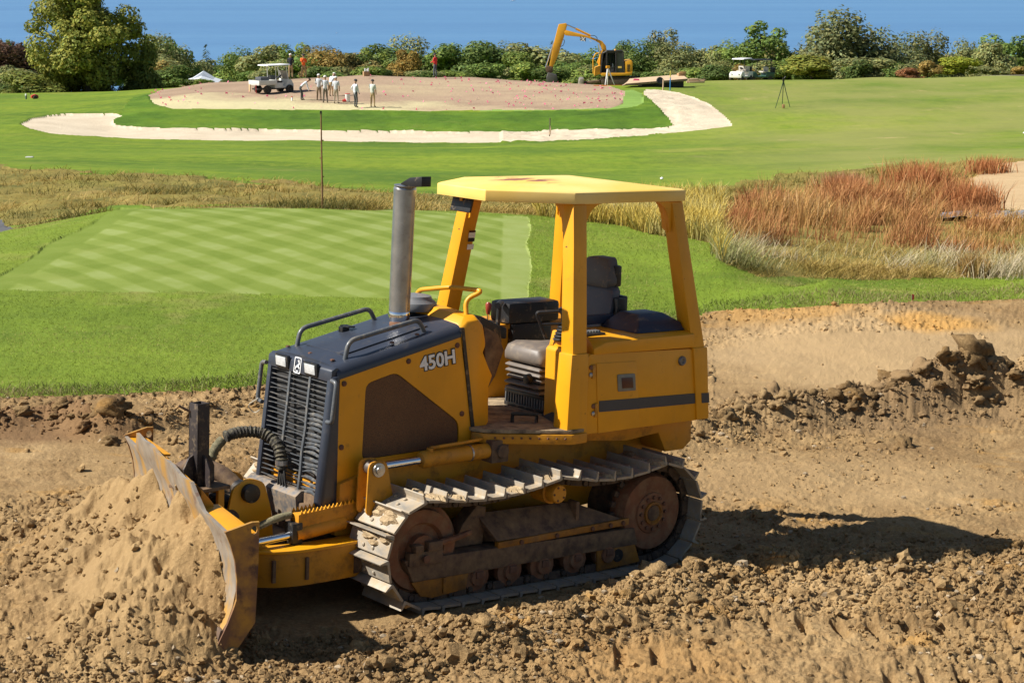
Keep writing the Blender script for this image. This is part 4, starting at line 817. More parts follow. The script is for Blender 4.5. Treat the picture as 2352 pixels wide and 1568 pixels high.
g = MB(); g.box((.10, -.10, 2.605), (.02, .235, .105), Matrix.Rotation(math.radians(-14), 3, 'Y')); P(g, 'rear_view_mirror', BL, bevel=.015)
g = MB(); g.bb(.08, .11, -.12, -.09, 2.63, 2.67); P(g, 'mirror_bracket', Yd, bevel=.003)
# ---- lift cylinders
for s in (1, -1):
    y = s*.56
    g = MB(); g.cyl((1.26, y, .935), (.86, y, .945), .027, n=20); P(g, 'lift_cylinder_rod', CHR, bevel=0, sm=True)
    g = MB(); g.lathe((.88, y, .945), (-1, 0, .012), [(0, .050), (.02, .060), (.06, .060), (.07, .054), (.55, .054), (.60, .050)], 24); g.cyl((.80, y, .98), (.80, y, 1.02), .024, n=12); lc = P(g, 'lift_cylinder', Yd, bevel=0, sm=True)
    g = MB(); g.lathe((.47, y, .950), (-1, 0, .012), [(0, .0575), (.012, .0575)], 24); P(g, 'cylinder_band', EXH, lc, 0, True)
    g = MB(); g.tube([(.80, y, 1.02), (.60, y+s*.01, 1.03), (.40, y, 1.035), (.30, y-s*.05, 1.03)], .011); P(g, 'hydraulic_line', Yd, bevel=0, sm=True)
    g = MB(); g.bb(.16, .31, y-.06, y+.06, .87, 1.03); g.cyl((.22, y-.08, .95), (.22, y+.08, .95), .05); P(g, 'cylinder_mount', BRN, bevel=.01)
    g = MB(); g.prism(round_poly([(1.345, .99), (1.20, .99), (1.16, .80), (1.10, .62), (1.36, .62)], .05), y+s*.05, y+s*.065); g.prism(round_poly([(1.345, .99), (1.20, .99), (1.16, .80), (1.10, .62), (1.36, .62)], .05), y-s*.05, y-s*.065); P(g, 'cylinder_bracket', Yd, bevel=.006)
    g = MB(); g.cyl((1.27, y-s*.075, .93), (1.27, y+s*.08, .93), .048, n=20); g.cyl((1.27, y+s*.08, .93), (1.27, y+s*.095, .93), .030, n=12); P(g, 'bracket_pin', EXH, bevel=.004)
    # toothed step box over the push arm
    g = MB(); yy0, yy1 = s*.36, s*.475
    g.loft([[(1.79, yy0, .505), (1.79, yy1, .505), (1.79, yy1, .655), (1.79, yy0+s*.01, .655)], [(1.30, yy0, .555), (1.30, yy1, .555), (1.30, yy1, .69), (1.30, yy0+s*.01, .69)]]); bx = P(g, 'step_box', Yd, bevel=.012)
    for k in range(14):
        x = 1.765 - k*.031; z = .655 + (1.79-x)*.0714
        g = MB(); g.prism([(x+.014, z-.004), (x, z+.024), (x-.014, z-.004)], yy1-s*.008, yy1); P(g, 'step_tooth', Y, bx, 0)
        g = MB(); g.prism([(x+.014, z-.004), (x, z+.024), (x-.014, z-.004)], yy0+s*.010, yy0+s*.018); P(g, 'step_tooth', Y, bx, 0)
    g = MB(); g.cyl((1.80, s*.44, .52), (1.42, s*.44, .56), .055, n=18); P(g, 'angle_cylinder', Yd, bevel=0, sm=True)
    g = MB(); g.bb(1.76, 1.84, s*.38, s*.485, .455, .60); P(g, 'cylinder_gland', BL, bevel=.01)
    g = MB(); g.cyl((1.83, s*.44, .515), (2.26, s*.47 if s > 0 else -.40, .50), .026, n=20); P(g, 'angle_cylinder_rod', CHR, bevel=0, sm=True)
    g = MB(); g.tube(curve_pts([(1.80, s*.40, .64), (1.88, s*.38, .63), (2.0, s*.30, .56), (2.12, s*.24, .50)], .08), .024, 10); P(g, 'hose', OLV, bevel=0, sm=True)
# ---- C-shaped push frame
def cshape(off):
    Pp = [(1.25, .57), (1.60, .60), (1.85, .60), (2.02, .56), (2.16, .44), (2.24, .26), (2.27, 0)]; Pp = [(x-off*(.3 if y > .5 else 1), y-off*(1 if y > .5 else .55)) for x, y in Pp]
    return curve_pts([(*p, 0) for p in Pp + [(x, -y) for x, y in Pp[-2::-1]]], .12, 4)
A, B_ = cshape(0), cshape(.075)
g = MB(); g.loft([[(a.x, a.y, .21), (a.x, a.y, .435), (b.x, b.y, .435), (b.x, b.y, .21)] for a, b in zip(A, B_)]); P(g, 'push_frame', Yd, bevel=.008)
A2, B2 = cshape(-.012), cshape(.16)
g = MB(); g.loft([[(a.x, a.y, .436), (a.x, a.y, .456), (b.x, b.y, .456), (b.x, b.y, .436)] for a, b in zip(A2, B2)]); P(g, 'push_frame_flange', Y, bevel=.004)
for x, yv in ((1.80, .603), (2.03, .565)):
    g = MB(); g.bb(x-.012, x+.012, yv-.01, yv+.012, .25, .40); P(g, 'weld_bar', BRN, bevel=.004)
g = MB(); g.tube([(1.42, .58, .30), (1.0, .52, .30), (.5, .45, .30)], .07); g.tube([(1.42, -.58, .30), (1.0, -.52, .30), (.5, -.45, .30)], .07); P(g, 'push_arm', BRN, bevel=0, sm=True)
g = MB(); g.bb(1.40, 2.15, -.30, .30, .40, .44); g.bb(1.55, 1.62, -.34, .34, .42, .66); P(g, 'frame_crossmember', BRN, bevel=.01)
# centre tower, pin and arms behind the blade
g = MB(); tw = round_poly([(2.10, .80), (1.98, .86), (1.86, .82), (1.80, .62), (1.78, .40), (2.16, .40), (2.14, .62)], .04)
g.prism(tw, .13, .155); P(g, 'tower_plate', Y, bevel=.006)
g = MB(); g.prism(tw, -.155, -.13); P(g, 'tower_plate', Yd, bevel=.006)
g = MB(); g.cyl((1.98, -.19, .76), (1.98, .205, .76), .062, n=22); P(g, 'tower_pin', BL, bevel=.006)
g = MB(); g.tube(curve_pts([(1.98, 0, .76), (2.05, -.12, .86), (2.18, -.28, .88), (2.24, -.42, .78)], .1), .062, 12); P(g, 'tilt_link', BRN, bevel=0, sm=True)
g = MB(); g.tube(curve_pts([(1.95, .05, .66), (2.1, -.02, .69), (2.26, -.2, .66)], .06), .05, 12); P(g, 'tilt_cylinder', BL, bevel=0, sm=True)
g = MB(); g.bb(2.10, 2.28, -.10, .26, .44, .60); g.lathe((2.14, .14, .60), (0, 0, 1), [(0, .09), (.03, .085), (.06, .05)], 14); P(g, 'blade_ball_joint', BRN, bevel=.015)
# ---- blade
Pn, Pf = Vector((2.79, 1.25, .84)), Vector((2.168, -1.21, .91)); bw = (Pf-Pn); BLEN = bw.length; bw.normalize()
bf = Vector((bw.y, -bw.x, 0)).normalized(); bf = bf if bf.x > 0 else -bf; bu = bw.cross(bf); bu = bu if bu.z > 0 else -bu
def bp(t, f, h): return Pn + bw*(t*BLEN) + bf*f + bu*h
prof = [(.0, .0), (-.035, -.07), (-.062, -.16), (-.078, -.27), (-.078, -.37), (-.06, -.47), (-.025, -.57), (.015, -.635)]
def top(t): return .13*max(0, min(1, (t-.19)/.07))*max(0, min(1, (.87-t)/.05))
rings = []
for t in np.concatenate([[0, .1, .19, .215, .24, .26], np.linspace(.3, .8, 12), [.82, .845, .87, .93, 1]]):
    h = top(t) + (.010*math.sin(t*31) if .24 < t < .82 else 0); fx = .0 + .05*h/.13*.6
    rings.append([bp(t, fx+.012, h), bp(t, .012, -.004)] + [bp(t, f+.012, q) for f, q in prof[1:]] + [bp(t, f-.012, q) for f, q in prof[::-1][:-1]] + [bp(t, -.012, -.004), bp(t, fx-.012, h)])
g = MB(); g.loft(rings); blade = P(g, 'blade', BLD, bevel=0, sm=True)
g = MB(); g.loft([[bp(t, .025, -.605), bp(t, .06, -.735), bp(t, .03, -.735), bp(t, .0, -.605)] for t in (-.005, .5, 1.005)]); P(g, 'cutting_edge', WORN, blade, .004)
for t0, t1 in ((0.0, .27), (.80, 1.0)):
    g = MB(); q = [bp(t0, -.014, -.012), bp(t1, -.014, -.012), bp(t1, -.15, -.02), bp(t0, -.19, -.02)]; g.loft([q, [p - bu*.016 for p in q]]); P(g, 'blade_top_flange', Y, blade, .003)
g = MB(); g.loft([[bp(t, -.018, .10), bp(t, -.018, -.02), bp(t, -.10, -.25), bp(t, -.10, -.5), bp(t, -.15, -.52), bp(t, -.15, -.2), bp(t, -.10, .0)] for t in (.25, .82)]); P(g, 'blade_back', Yd, blade, .01)
for t in (-.006, 1.006):
    g = MB(); out = [(.015, .005), (-.02, -.08), (-.05, -.18), (-.065, -.30), (-.065, -.42), (-.05, -.47), (-.012, -.57), (.065, -.735), (.0, -.77), (-.09, -.71), (-.185, -.57), (-.195, -.2), (-.195, .055), (-.15, .055)]
    # ear hole punched near the back upper corner
    tris = geometry.tessellate_polygon([[Vector((*p, 0)) for p in out], [Vector((-.165+.021*math.cos(a), .005+.028*math.sin(a), 0)) for a in np.linspace(0, 2*math.pi, 13)[:-1]]])
    al = out + [(-.165+.021*math.cos(a), .005+.028*math.sin(a)) for a in np.linspace(0, 2*math.pi, 13)[:-1]]; n = len(al); no = len(out)
    Vv = [bp(t-.0045, f, h) for f, h in al] + [bp(t+.0045, f, h) for f, h in al]
    g.add(Vv, list(tris) + [tuple(i+n for i in q) for q in tris] + [(i, (i+1) % no, n+(i+1) % no, n+i) for i in range(no)] + [(no+i, no+(i+1) % 12, n+no+(i+1) % 12, n+no+i) for i in range(12)]); P(g, 'blade_end_plate', ENDP, blade, 0)
# mast stand bolted behind the blade
mc = Vector((2.30, .05, .835)); M0 = Matrix.Rotation(math.radians(8), 3, 'Z')
g = MB(); g.box(mc + Vector((-.01, .0, -.018)), (.30, .27, .025), M0); st = P(g, 'mast_base_plate', BRN, bevel=.004)
g = MB(); mw = .043
for a, b in ((1, 0), (-1, 0), (0, 1), (0, -1)): g.box(mc + M0 @ Vector((a*mw, b*mw, .27)), (.010 if a else .096, .010 if b else .096, .54), M0)
P(g, 'mast_post', plain('brown_black_post', (.040, .030, .028), .6, .2, .3, 8, .25), st, .002)
for ang in (0, 90, 180, 270):
    R2 = Matrix.Rotation(math.radians(ang+8), 3, 'Z'); g = MB(); g.loft([[mc + R2 @ Vector((x, s_, z)) for x, z in ((.048, -.004), (.125, -.004), (.125, .11), (.085, .18), (.048, .20))] for s_ in (-.006, .006)]); P(g, 'mast_gusset', plain('gusset_steel', (.045, .032, .03), .6, .2, .3, 8, .3), st, 0)
g = MB(); g.box(mc + Vector((-.10, .11, -.16)), (.05, .03, .27), M0); g.box(mc + Vector((-.10, -.09, -.16)), (.05, .03, .27), M0); g.box(mc + Vector((.06, .0, -.16)), (.05, .2, .27), M0); P(g, 'mast_leg', Yd, st, .005)
g = MB(); g.tube([mc + Vector((.05, -.03, .48)), mc + Vector((.12, -.06, .52))], .009, 6); P(g, 'mast_pin', BRN, st, 0)
# sleeved hoses from the blade up and over to the radiator guard
hp = [(2.06, -.30, .66), (2.03, -.30, .83), (1.99, -.30, .96), (1.90, -.30, 1.045)]; hp2 = [(1.90, -.30, 1.045), (1.82, -.29, 1.07), (1.72, -.26, 1.075), (1.64, -.2, 1.06), (1.60, -.10, 1.0), (1.60, -.05, .90), (1.605, -.04, .82)]
def rib(Pts, r): 
    q = curve_pts(Pts, .06, 3); out = []; rr = []
    for i in range(len(q)-1):
        for k in range(3): out.append(q[i].lerp(q[i+1], k/3)); rr.append(r*(1+.16*(k == 1)+random.uniform(-.06, .06)))
    return out, rr
q, rr = rib(hp, .032); g = MB(); g.tube(q, .03, 10, rr); P(g, 'hose_sleeve', OLV, bevel=0, sm=True)
q, rr = rib(hp2, .038); g = MB(); g.tube(q, .03, 10, rr); P(g, 'hose_sleeve', HOSE, bevel=0, sm=True)
g = MB(); g.lathe((1.603, -.045, .90), (0, .05, -1), [(0, .044), (.03, .045), (.035, .04)], 14); P(g, 'hose_clamp', EXH, bevel=0)
for k in range(4):
    g = MB(); g.tube(curve_pts([(1.605, -.06+.018*k, .84), (1.612, -.075+.03*k, .76), (1.60, -.08+.04*k, .70)], .04), .009, 6); P(g, 'hydraulic_hose', RUB, bevel=0, sm=True)
g = MB(); g.tube(curve_pts([(1.56, -.44, 1.26), (1.60, -.52, 1.20), (1.55, -.50, 1.14), (1.55, -.43, 1.18)], .04), .004, 5); P(g, 'twine', plain('pale_twine', (.5, .45, .35), .9), bevel=0)
# ================================================================== CLODS, GRASS
def ico(sub):
    b = bmesh.new(); bmesh.ops.create_icosphere(b, subdivisions=sub, radius=1); b.verts.ensure_lookup_table()
    V = np.array([v.co for v in b.verts]); Fc = np.array([[v.index for v in f.verts] for f in b.faces]); b.free(); return V, Fc
ICO = {1: ico(1), 2: ico(2), 3: ico(3)}
def rocky(sub, seed):                  # crumbly lump: a ball pushed about by layered noise
    V, Fc = ICO[sub]; r = np.random.default_rng(seed); n = np.zeros(len(V))
    for k in range(3 if sub == 1 else 22):
        f = r.normal(size=3)*(1.6 + k*.55); n += np.sin(V @ f + r.random()*6.28)*(.17 if k < 4 else .11)/(1+.06*k)
    W = V*(1+n)[:, None]
    if sub == 1: W = W*(1+r.normal(size=(len(W), 1))*.12)
    return W*np.array([1, r.uniform(.7, 1.1), r.uniform(.6, .85)]), Fc
ROCK = {s: [rocky(s, 10*s+k) for k in range(7)] for s in (1, 2, 3)}
CLODM = M_dirt
M_moist = soil_mat('moist_soil', [tuple(q*.72 for q in c) for c in DIRT_PAL])
PEB = NT('pale_pebble'); PEB.set(Base_Color=PEB.tint(), Roughness=.85); PEB = PEB.m
X, Yg, Zg, rg_ = NEAR; U, Vp = project(X, Yg, base_z(X, Yg))
ok = (rg_ == 0) & (U > -360) & (U < 2740) & (Vp < 1640)
xv, yv = to_vehicle(X, Yg)
ok &= ~((np.abs(yv) < 1.0) & (xv > -1.6) & (xv < 2.35))
amp = np.zeros_like(X)
for R, wd, k in ((RIDGE1, .42, 1.2), (RIDGE2, .34, 1.0), (RIDGE3, .3, .6), (RIDGE4, .22, .5)):
    d_, h_ = poly_dist(X, Yg, R); amp = np.maximum(amp, k*np.exp(-(d_/wd)**2))
pat = np.clip(.35 + 1.5*fbm(X*.7, Yg*.7, 3, 5), .04, 1)
wgt = np.clip(.18*pat + amp*.8 + .45*smooth(1260, 1420, Vp)*pat, .01, 1.4)
sm_ = inpoly(U, Vp, SMOOTH_PX); wgt = np.where(sm_, wgt*.12, wgt); wgt = np.where((Vp > 1040) & (Vp < 1160) & (U > 1600), wgt*.35, wgt)
t_ = xv - blade_x(yv); wgt = np.where((t_ > 0) & (t_ < 1.3) & (np.abs(yv) < 1.5), wgt*.6, wgt)
pr_m = inpoly(U, Vp, [(1400, 1462), (2430, 1505), (2430, 1600), (1300, 1560)]) | inpoly(U, Vp, [(1720, 1405), (2430, 1425), (2430, 1500), (1750, 1475)])
wgt = np.where(pr_m, wgt*.22, wgt)
wgt = np.where(ok, wgt, 0).ravel(); CDF = np.cumsum(wgt); CDF /= CDF[-1]
def pick(n): return np.searchsorted(CDF, rng.random(n))
PALT = np.array([(.36, .245, .13), (.42, .29, .16), (.30, .20, .10), (.47, .34, .19), (.38, .25, .11), (.34, .29, .22)])
def scatter(name, n, size_fn, sub, sink=.25):
    ids = pick(n); VV, FF, CC = [], [], []; b = 0
    for q, i in enumerate(ids):
        V, Fc = ROCK[sub][q % 7]; s = size_fn(); a = rng.random()*6.28; ca, sa = math.cos(a), math.sin(a)
        W = V @ np.array([[ca, sa, 0], [-sa, ca, 0], [0, 0, 1]])*s
        x, y, z = X.flat[i] + rng.normal()*.01, Yg.flat[i] + rng.normal()*.01, Zg.flat[i] + s*(.45-sink)
        VV.append(W + [x, y, z]); FF.append(Fc + b); b += len(V); CC.append(np.repeat(PALT[rng.integers(6)][None]*rng.uniform(.8, 1.15), len(V), 0))
    return tag(np_mesh(name, np.concatenate(VV), np.concatenate(FF), CLODM, colors=np.concatenate(CC)), kind='stuff')
scatter('soil_crumbs', 34000, lambda: .006 + rng.gamma(1.3, .0055), 1)
scatter('soil_clods', 2300, lambda: .015 + rng.gamma(1.3, .009), 2, .40)
# pebbles, paler
def pebbles():
    ids = pick(1500); VV, FF, CC = [], [], []; b = 0
    for q, i in enumerate(ids):
        V, Fc = ROCK[1][q % 7]; s = .008 + rng.gamma(1.2, .005); VV.append(V*s + [X.flat[i], Yg.flat[i], Zg.flat[i] + s*.3]); FF.append(Fc+b); b += len(V); CC.append(np.repeat(np.array([[.33, .25, .155]])*rng.uniform(.7, 1.15), len(V), 0))
    tag(np_mesh('pebbles', np.concatenate(VV), np.concatenate(FF), PEB, colors=np.concatenate(CC)), kind='stuff')
pebbles()
# the larger lumps, one by one
CL_ME = []
for k in range(7):
    V, Fc = ROCK[3][k]; V = V*(1 + .40*np.stack([fbm(V[:, 0]*3+k*9, V[:, 1]*3+V[:, 2]*2.3, 4, k)]*3, 1))
    o = np_mesh('dirt_clod', V, Fc, M_moist if k % 3 else M_dirt, sm=True, colors=np.repeat(PALT[k % 6][None], len(V), 0)); CL_ME.append(o.data); bpy.data.objects.remove(o)
def zd_at(x, y):
    j = int(np.argmin(np.abs(Yg[:, 0]-y))); i = int(np.argmin(np.abs(X[j]-x))); return float(Zg[j, i])
def clod(x, y, s, k, label, group=None, sink=.42):
    o = link(bpy.data.objects.new('dirt_clod', CL_ME[k % 7])); o.location = (x, y, zd_at(x, y) + s*(.55-sink)); o.scale = (s, s*rng.uniform(.8, 1.1), s*rng.uniform(.75, 1)); o.rotation_euler = (rng.normal()*.3, rng.normal()*.3, rng.random()*6.28)
    return tag(o, label, 'clod', group)
G1 = 'big clods along the windrow of soil right of the bulldozer'; G2 = 'big clods on the loose berm beside the near track'; G3 = 'loose clods strewn over the dug dirt'
for u, v, s, lab in ((1500, 1345, .115, 'large smooth brown clod on the berm beside the rear of the near track'), (1612, 1312, .10, 'rounded sandy clod right of the rear end of the track'), (1838, 1290, .07, 'small clod half in the shadow of the canopy'), (2235, 905, .18, 'biggest dark clod on top of the windrow'), (2310, 915, .15, 'dark lumpy clod at the right end of the windrow'), (258, 985, .17, 'broad sandy clod left of the blade mast'), (2040, 930, .11, 'round clod on the crest of the windrow'), (2075, 1015, .085, 'single dark clod in front of the windrow at the right'), (1770, 950, .12, 'upright clod on the left part of the windrow')):
    p = on_plane(u, v + (38 if s > .15 and u > 2000 else 10)); clod(p[0], p[1], s, 1 + int(u) % 2 if u > 2000 or u < 300 else 3, lab)
def along_ridge(R, n, smin, smax, wd, lab, grp):
    for k in range(n):
        t = rng.random()*(len(R)-1); i = int(t); f = t-i; x = R[i][0]+(R[i+1][0]-R[i][0])*f + rng.normal()*wd; y = R[i][1]+(R[i+1][1]-R[i][1])*f + rng.normal()*wd
        a, b = to_vehicle(np.array(x), np.array(y)); u_, v_ = project(x, y, plane_z(x, y))
        if abs(b) < 1.12 and a < 2.4 and a > -1.7 or not (-40 < u_ < 2390 and 860 < v_ < 1590): continue
        clod(x, y, rng.uniform(smin, smax), rng.integers(7), lab, grp)
along_ridge(RIDGE1[1:-2], 90, .035, .10, .22, 'rough brown clod in the windrow of soil right of the bulldozer', G1)
along_ridge(RIDGE2[1:-1], 50, .03, .055, .17, 'crumbly tan clod on the loose berm beside the near track', G2)
along_ridge(RIDGE3, 22, .04, .09, .25, 'brown clod in the churned soil behind the blade', 'clods behind the blade')
for i in pick(60):
    clod(X.flat[i], Yg.flat[i], rng.uniform(.03, .05), rng.integers(7), 'loose tan clod lying on the dug dirt', G3)
# ---- grass
def leafmat(name, trans=.25, rough=.7):
    m = NT(name); t = m.tint(); m.set(Base_Color=t, Roughness=rough); m.b.inputs['Specular IOR Level'].default_value = .25
    tr = m.n('ShaderNodeBsdfTranslucent', Color=t); mx = m.n('ShaderNodeMixShader', i0=trans); out = m.t.nodes['Material Output']
    m.t.links.new(m.b.outputs[0], mx.inputs[1]); m.t.links.new(tr.outputs[0], mx.inputs[2]); m.t.links.new(mx.outputs[0], out.inputs[0]); return m.m
M_blade = leafmat('grass_blade')
def blades(name, x, y, z, hgt, wid, lean, col, wind=(0, 0)):
    n = len(x); a = rng.random(n)*6.28; ca, sa = np.cos(a), np.sin(a)
    lx = rng.normal(size=n)*lean + wind[0]; ly = rng.normal(size=n)*lean + wind[1]
    b0 = np.stack([x-ca*wid, y-sa*wid, z], -1); b1 = np.stack([x+ca*wid, y+sa*wid, z], -1)
    m0 = np.stack([x-ca*wid*.7+lx*hgt*.4, y-sa*wid*.7+ly*hgt*.4, z+hgt*.6], -1); m1 = np.stack([x+ca*wid*.7+lx*hgt*.4, y+sa*wid*.7+ly*hgt*.4, z+hgt*.6], -1)
    t = np.stack([x+lx*hgt, y+ly*hgt, z+hgt], -1)
    V = np.stack([b0, b1, m1, t, m0], 1).reshape(-1, 3); i = np.arange(n)*5
    Fc = np.concatenate([np.stack([i, i+1, i+2], -1), np.stack([i, i+2, i+4], -1), np.stack([i+4, i+2, i+3], -1)])
    return tag(np_mesh(name, V, Fc, M_blade, colors=(np.repeat(col[:, None, :], 5, 1)*np.array([.72, .72, 1.0, 1.22, 1.0])[None, :, None]).reshape(-1, 3)), kind='stuff')
def cells(G, mask, n):
    ids = np.flatnonzero(mask.ravel()); i = ids[rng.integers(len(ids), size=n)]
    dx = .5*np.abs(np.gradient(G[0], axis=1)).ravel()[i]; dy = .5*np.abs(np.gradient(G[1], axis=0)).ravel()[i]
    return G[0].ravel()[i] + rng.uniform(-1, 1, n)*dx*2, G[1].ravel()[i] + rng.uniform(-1, 1, n)*dy*2, G[2].ravel()[i]
def gcol(n, pal, x=None, y=None, sc=.6):
    P = np.array(pal); t = rng.random(n)*.42 + (.58*(np.clip(fbm(x*sc, y*sc, 4, 20)*1.9+.5, 0, 1)) if x is not None else .2)
    k = np.clip(t*(len(P)-1), 0, len(P)-1.001); i = k.astype(int); f = (k-i)[:, None]; return (P[i]*(1-f)+P[i+1]*f)*rng.uniform(.8, 1.15, (n, 1))
LAWNP = [(.11, .165, .014), (.155, .215, .018), (.20, .255, .025), (.25, .28, .04), (.38, .31, .12)]
vis = (U > -360) & (U < 2720)
n = 50000; x, y, z = cells(NEAR, (rg_ == 1) & vis & (U < 1300), n); blades('lawn_grass', x, y, z-.006, rng.uniform(.012, .030, n), .003, .9, gcol(n, LAWNP, x, y, .38))
n = 21000; x, y, z = cells(NEAR, (rg_ == 1) & vis & (U >= 1200), n); blades('lawn_grass', x, y, z-.006, rng.uniform(.015, .04, n), .004, .9, gcol(n, LAWNP, x, y))
# ragged fringe where the turf was cut
ed = np.zeros_like(rg_, bool); ed[:-6] = (rg_[:-6] == 1) & (rg_[6:] == 1); ed2 = (rg_ == 1) & (np.roll(rg_, 9, 0) == 0)
n = 9000; x, y, z = cells(NEAR, ed2 & vis, n); blades('turf_edge_grass', x, y, z-.03, rng.uniform(.05, .12, n), .005, .6, gcol(n, [(.11, .15, .03), (.17, .2, .05), (.30, .25, .11), (.36, .28, .13)], x, y), (0, -.3))
# rough grass
def rows(GG):
    return [(G, *project(G[0], G[1], base_z(G[0], G[1]))) for G in GG]
RUST = [(1655, 545), (1690, 500), (1740, 470), (1800, 478), (1990, 478), (2100, 462), (2090, 440), (2160, 420), (2230, 440), (2290, 470), (2300, 500), (2352, 528), (2800, 530), (2800, 600), (2352, 592), (2100, 580), (1900, 565), (1760, 556), (1680, 562)]
PALE = [(1640, 592), (1680, 558), (1760, 556), (1900, 570), (2100, 582), (2352, 594), (2800, 600), (2800, 640), (2352, 630), (2000, 628), (1750, 628), (1660, 618)]
for G, u_, v_ in rows((NEAR, FAR)):
    d_ = G[1]-CAM[1]; r_ = G[3]; vs = (u_ > -360) & (u_ < 2720); near = G is NEAR
    ju_, jv_ = u_ + 60*fbm(G[0]*.5, G[1]*.5, 4, 41), v_ + 34*fbm(G[0]*.6, G[1]*.6, 4, 42)
    rust_m = inpoly(ju_, jv_, RUST) & (r_ == 3) & vs & (d_ > 25) & (d_ < 60)
    m = (r_ == 3) & vs & ~rust_m
    if m.any():
        n = 28000 if near else 52000; x, y, z = cells(G, m, n)
        tuft_n = fbm(x*.9, y*.9, 3, 30); keep = rng.random(n) < np.clip(.75+1.3*fbm(x*.5, y*.5, 3, 33), .12, 1); x, y, z, tuft_n = x[keep], y[keep], z[keep], tuft_n[keep]; n = len(x)
        pal = [(.06, .075, .016), (.14, .125, .028), (.29, .215, .05), (.42, .29, .08), (.52, .38, .14)]
        h = np.clip(.10 + .26*tuft_n + rng.normal(size=n)*.05, .04, .4)
        blades('rough_grass', x, y, z-.03, h*rng.uniform(.55, 1.1, n), .006 if near else .009, .9, gcol(n, pal, x, y, .5), (.2, -.1))
        g_ = m & (u_ > 1230) & (u_ < 1660) & (v_ > 455)
        if g_.any():
            n = 6000; x, y, z = cells(G, g_, n); blades('golden_grass', x, y, z-.03, rng.uniform(.2, .5, n), .011, .35, gcol(n, [(.48, .34, .06), (.56, .42, .09), (.42, .36, .12), (.58, .47, .2)], x, y, .9))
    m = rust_m
    if m.any():
        n = 20000 if near else 30000; x, y, z = cells(G, m, n); q = fbm(x*.55, y*.55, 3, 31)
        keep = rng.random(n) < np.clip(.75 + 1.2*q, .15, 1); x, y, z, q = x[keep], y[keep], z[keep], q[keep]; n = len(x)
        cl_ = fbm(x*1.5, y*1.5, 3, 36); keep = rng.random(n) < np.clip(.45 + 1.9*cl_, .06, 1); x, y, z, q, cl_ = x[keep], y[keep], z[keep], q[keep], cl_[keep]; n = len(x); uu_ = project(x, y, z)[0]
        h = np.clip(.34 + .40*q + .55*cl_ + rng.normal(size=n)*.12, .10, .95)*np.where(uu_ > 2150, .45, .9)
        blades('rust_grass', x, y, z-.03, h, .007 if near else .010, .32, gcol(n, [(.34, .14, .055), (.43, .20, .075), (.50, .26, .10), (.42, .25, .07), (.56, .37, .18)], x, y, .7), (.14, -.03))
    m = inpoly(ju_, jv_, PALE) & vs & (d_ > 24) & (d_ < 45)
    if m.any():
        n = 10000; x, y, z = cells(G, m, n); q = fbm(x*.9, y*.9, 3, 44); keep = rng.random(n) < np.clip(.30+1.4*q, .05, 1); x, y, z, q = x[keep], y[keep], z[keep], q[keep]; n = len(x)
        blades('pale_grass', x, y, z-.03, np.clip(.22+.4*q+rng.normal(size=n)*.1, .05, .55), .005, .55, gcol(n, [(.24, .28, .07), (.40, .36, .17), (.56, .47, .30), (.64, .53, .38)], x, y, .9), (.3, -.1))
def tuft(u, v, n, h, spread, pal, name, label, group=None):
    p = on_ground(u, v, 20, 90); x = p[0]+rng.normal(size=n)*spread; y = p[1]+rng.normal(size=n)*spread; z = np.full(n, p[2]-.03)
    o = blades(name, x-p[0], y-p[1], z-p[2], rng.uniform(.6, 1, n)*h, .010, .25, gcol(n, pal)); del o['kind']; o.location = p; tag(o, label, 'grass clump', group)
RP = [(.36, .13, .05), (.48, .21, .08), (.56, .30, .13)]
tuft(1945, 470, 700, .75, .32, RP, 'grass_clump', 'pinkish rust grass clump in front of the dry bank')
tuft(1700+240, 440, 500, .6, .3, [(.4, .2, .1), (.46, .26, .14)], 'grass_clump', 'faded orange grass clump high on the dry bank')
tuft(2270, 398, 400, .55, .28, RP, 'grass_clump', 'small rust grass clump at the top edge of the sandy bank')
tuft(2110, 455, 900, 1.0, .38, RP, 'grass_clump', 'tallest rust grass clump beside the sandy bank')
tuft(2225, 486, 700, .75, .34, RP, 'grass_clump', 'dense rust grass clump at the foot of the sandy bank')
tuft(2235, 636, 260, .5, .12, [(.34, .2, .06), (.46, .33, .14)], 'grass_clump', 'upright straw coloured tussock at the edge of the lawn')
tuft(1708, 520, 220, .45, .15, RP, 'grass_clump', 'lone rust tuft left of the rust grass')
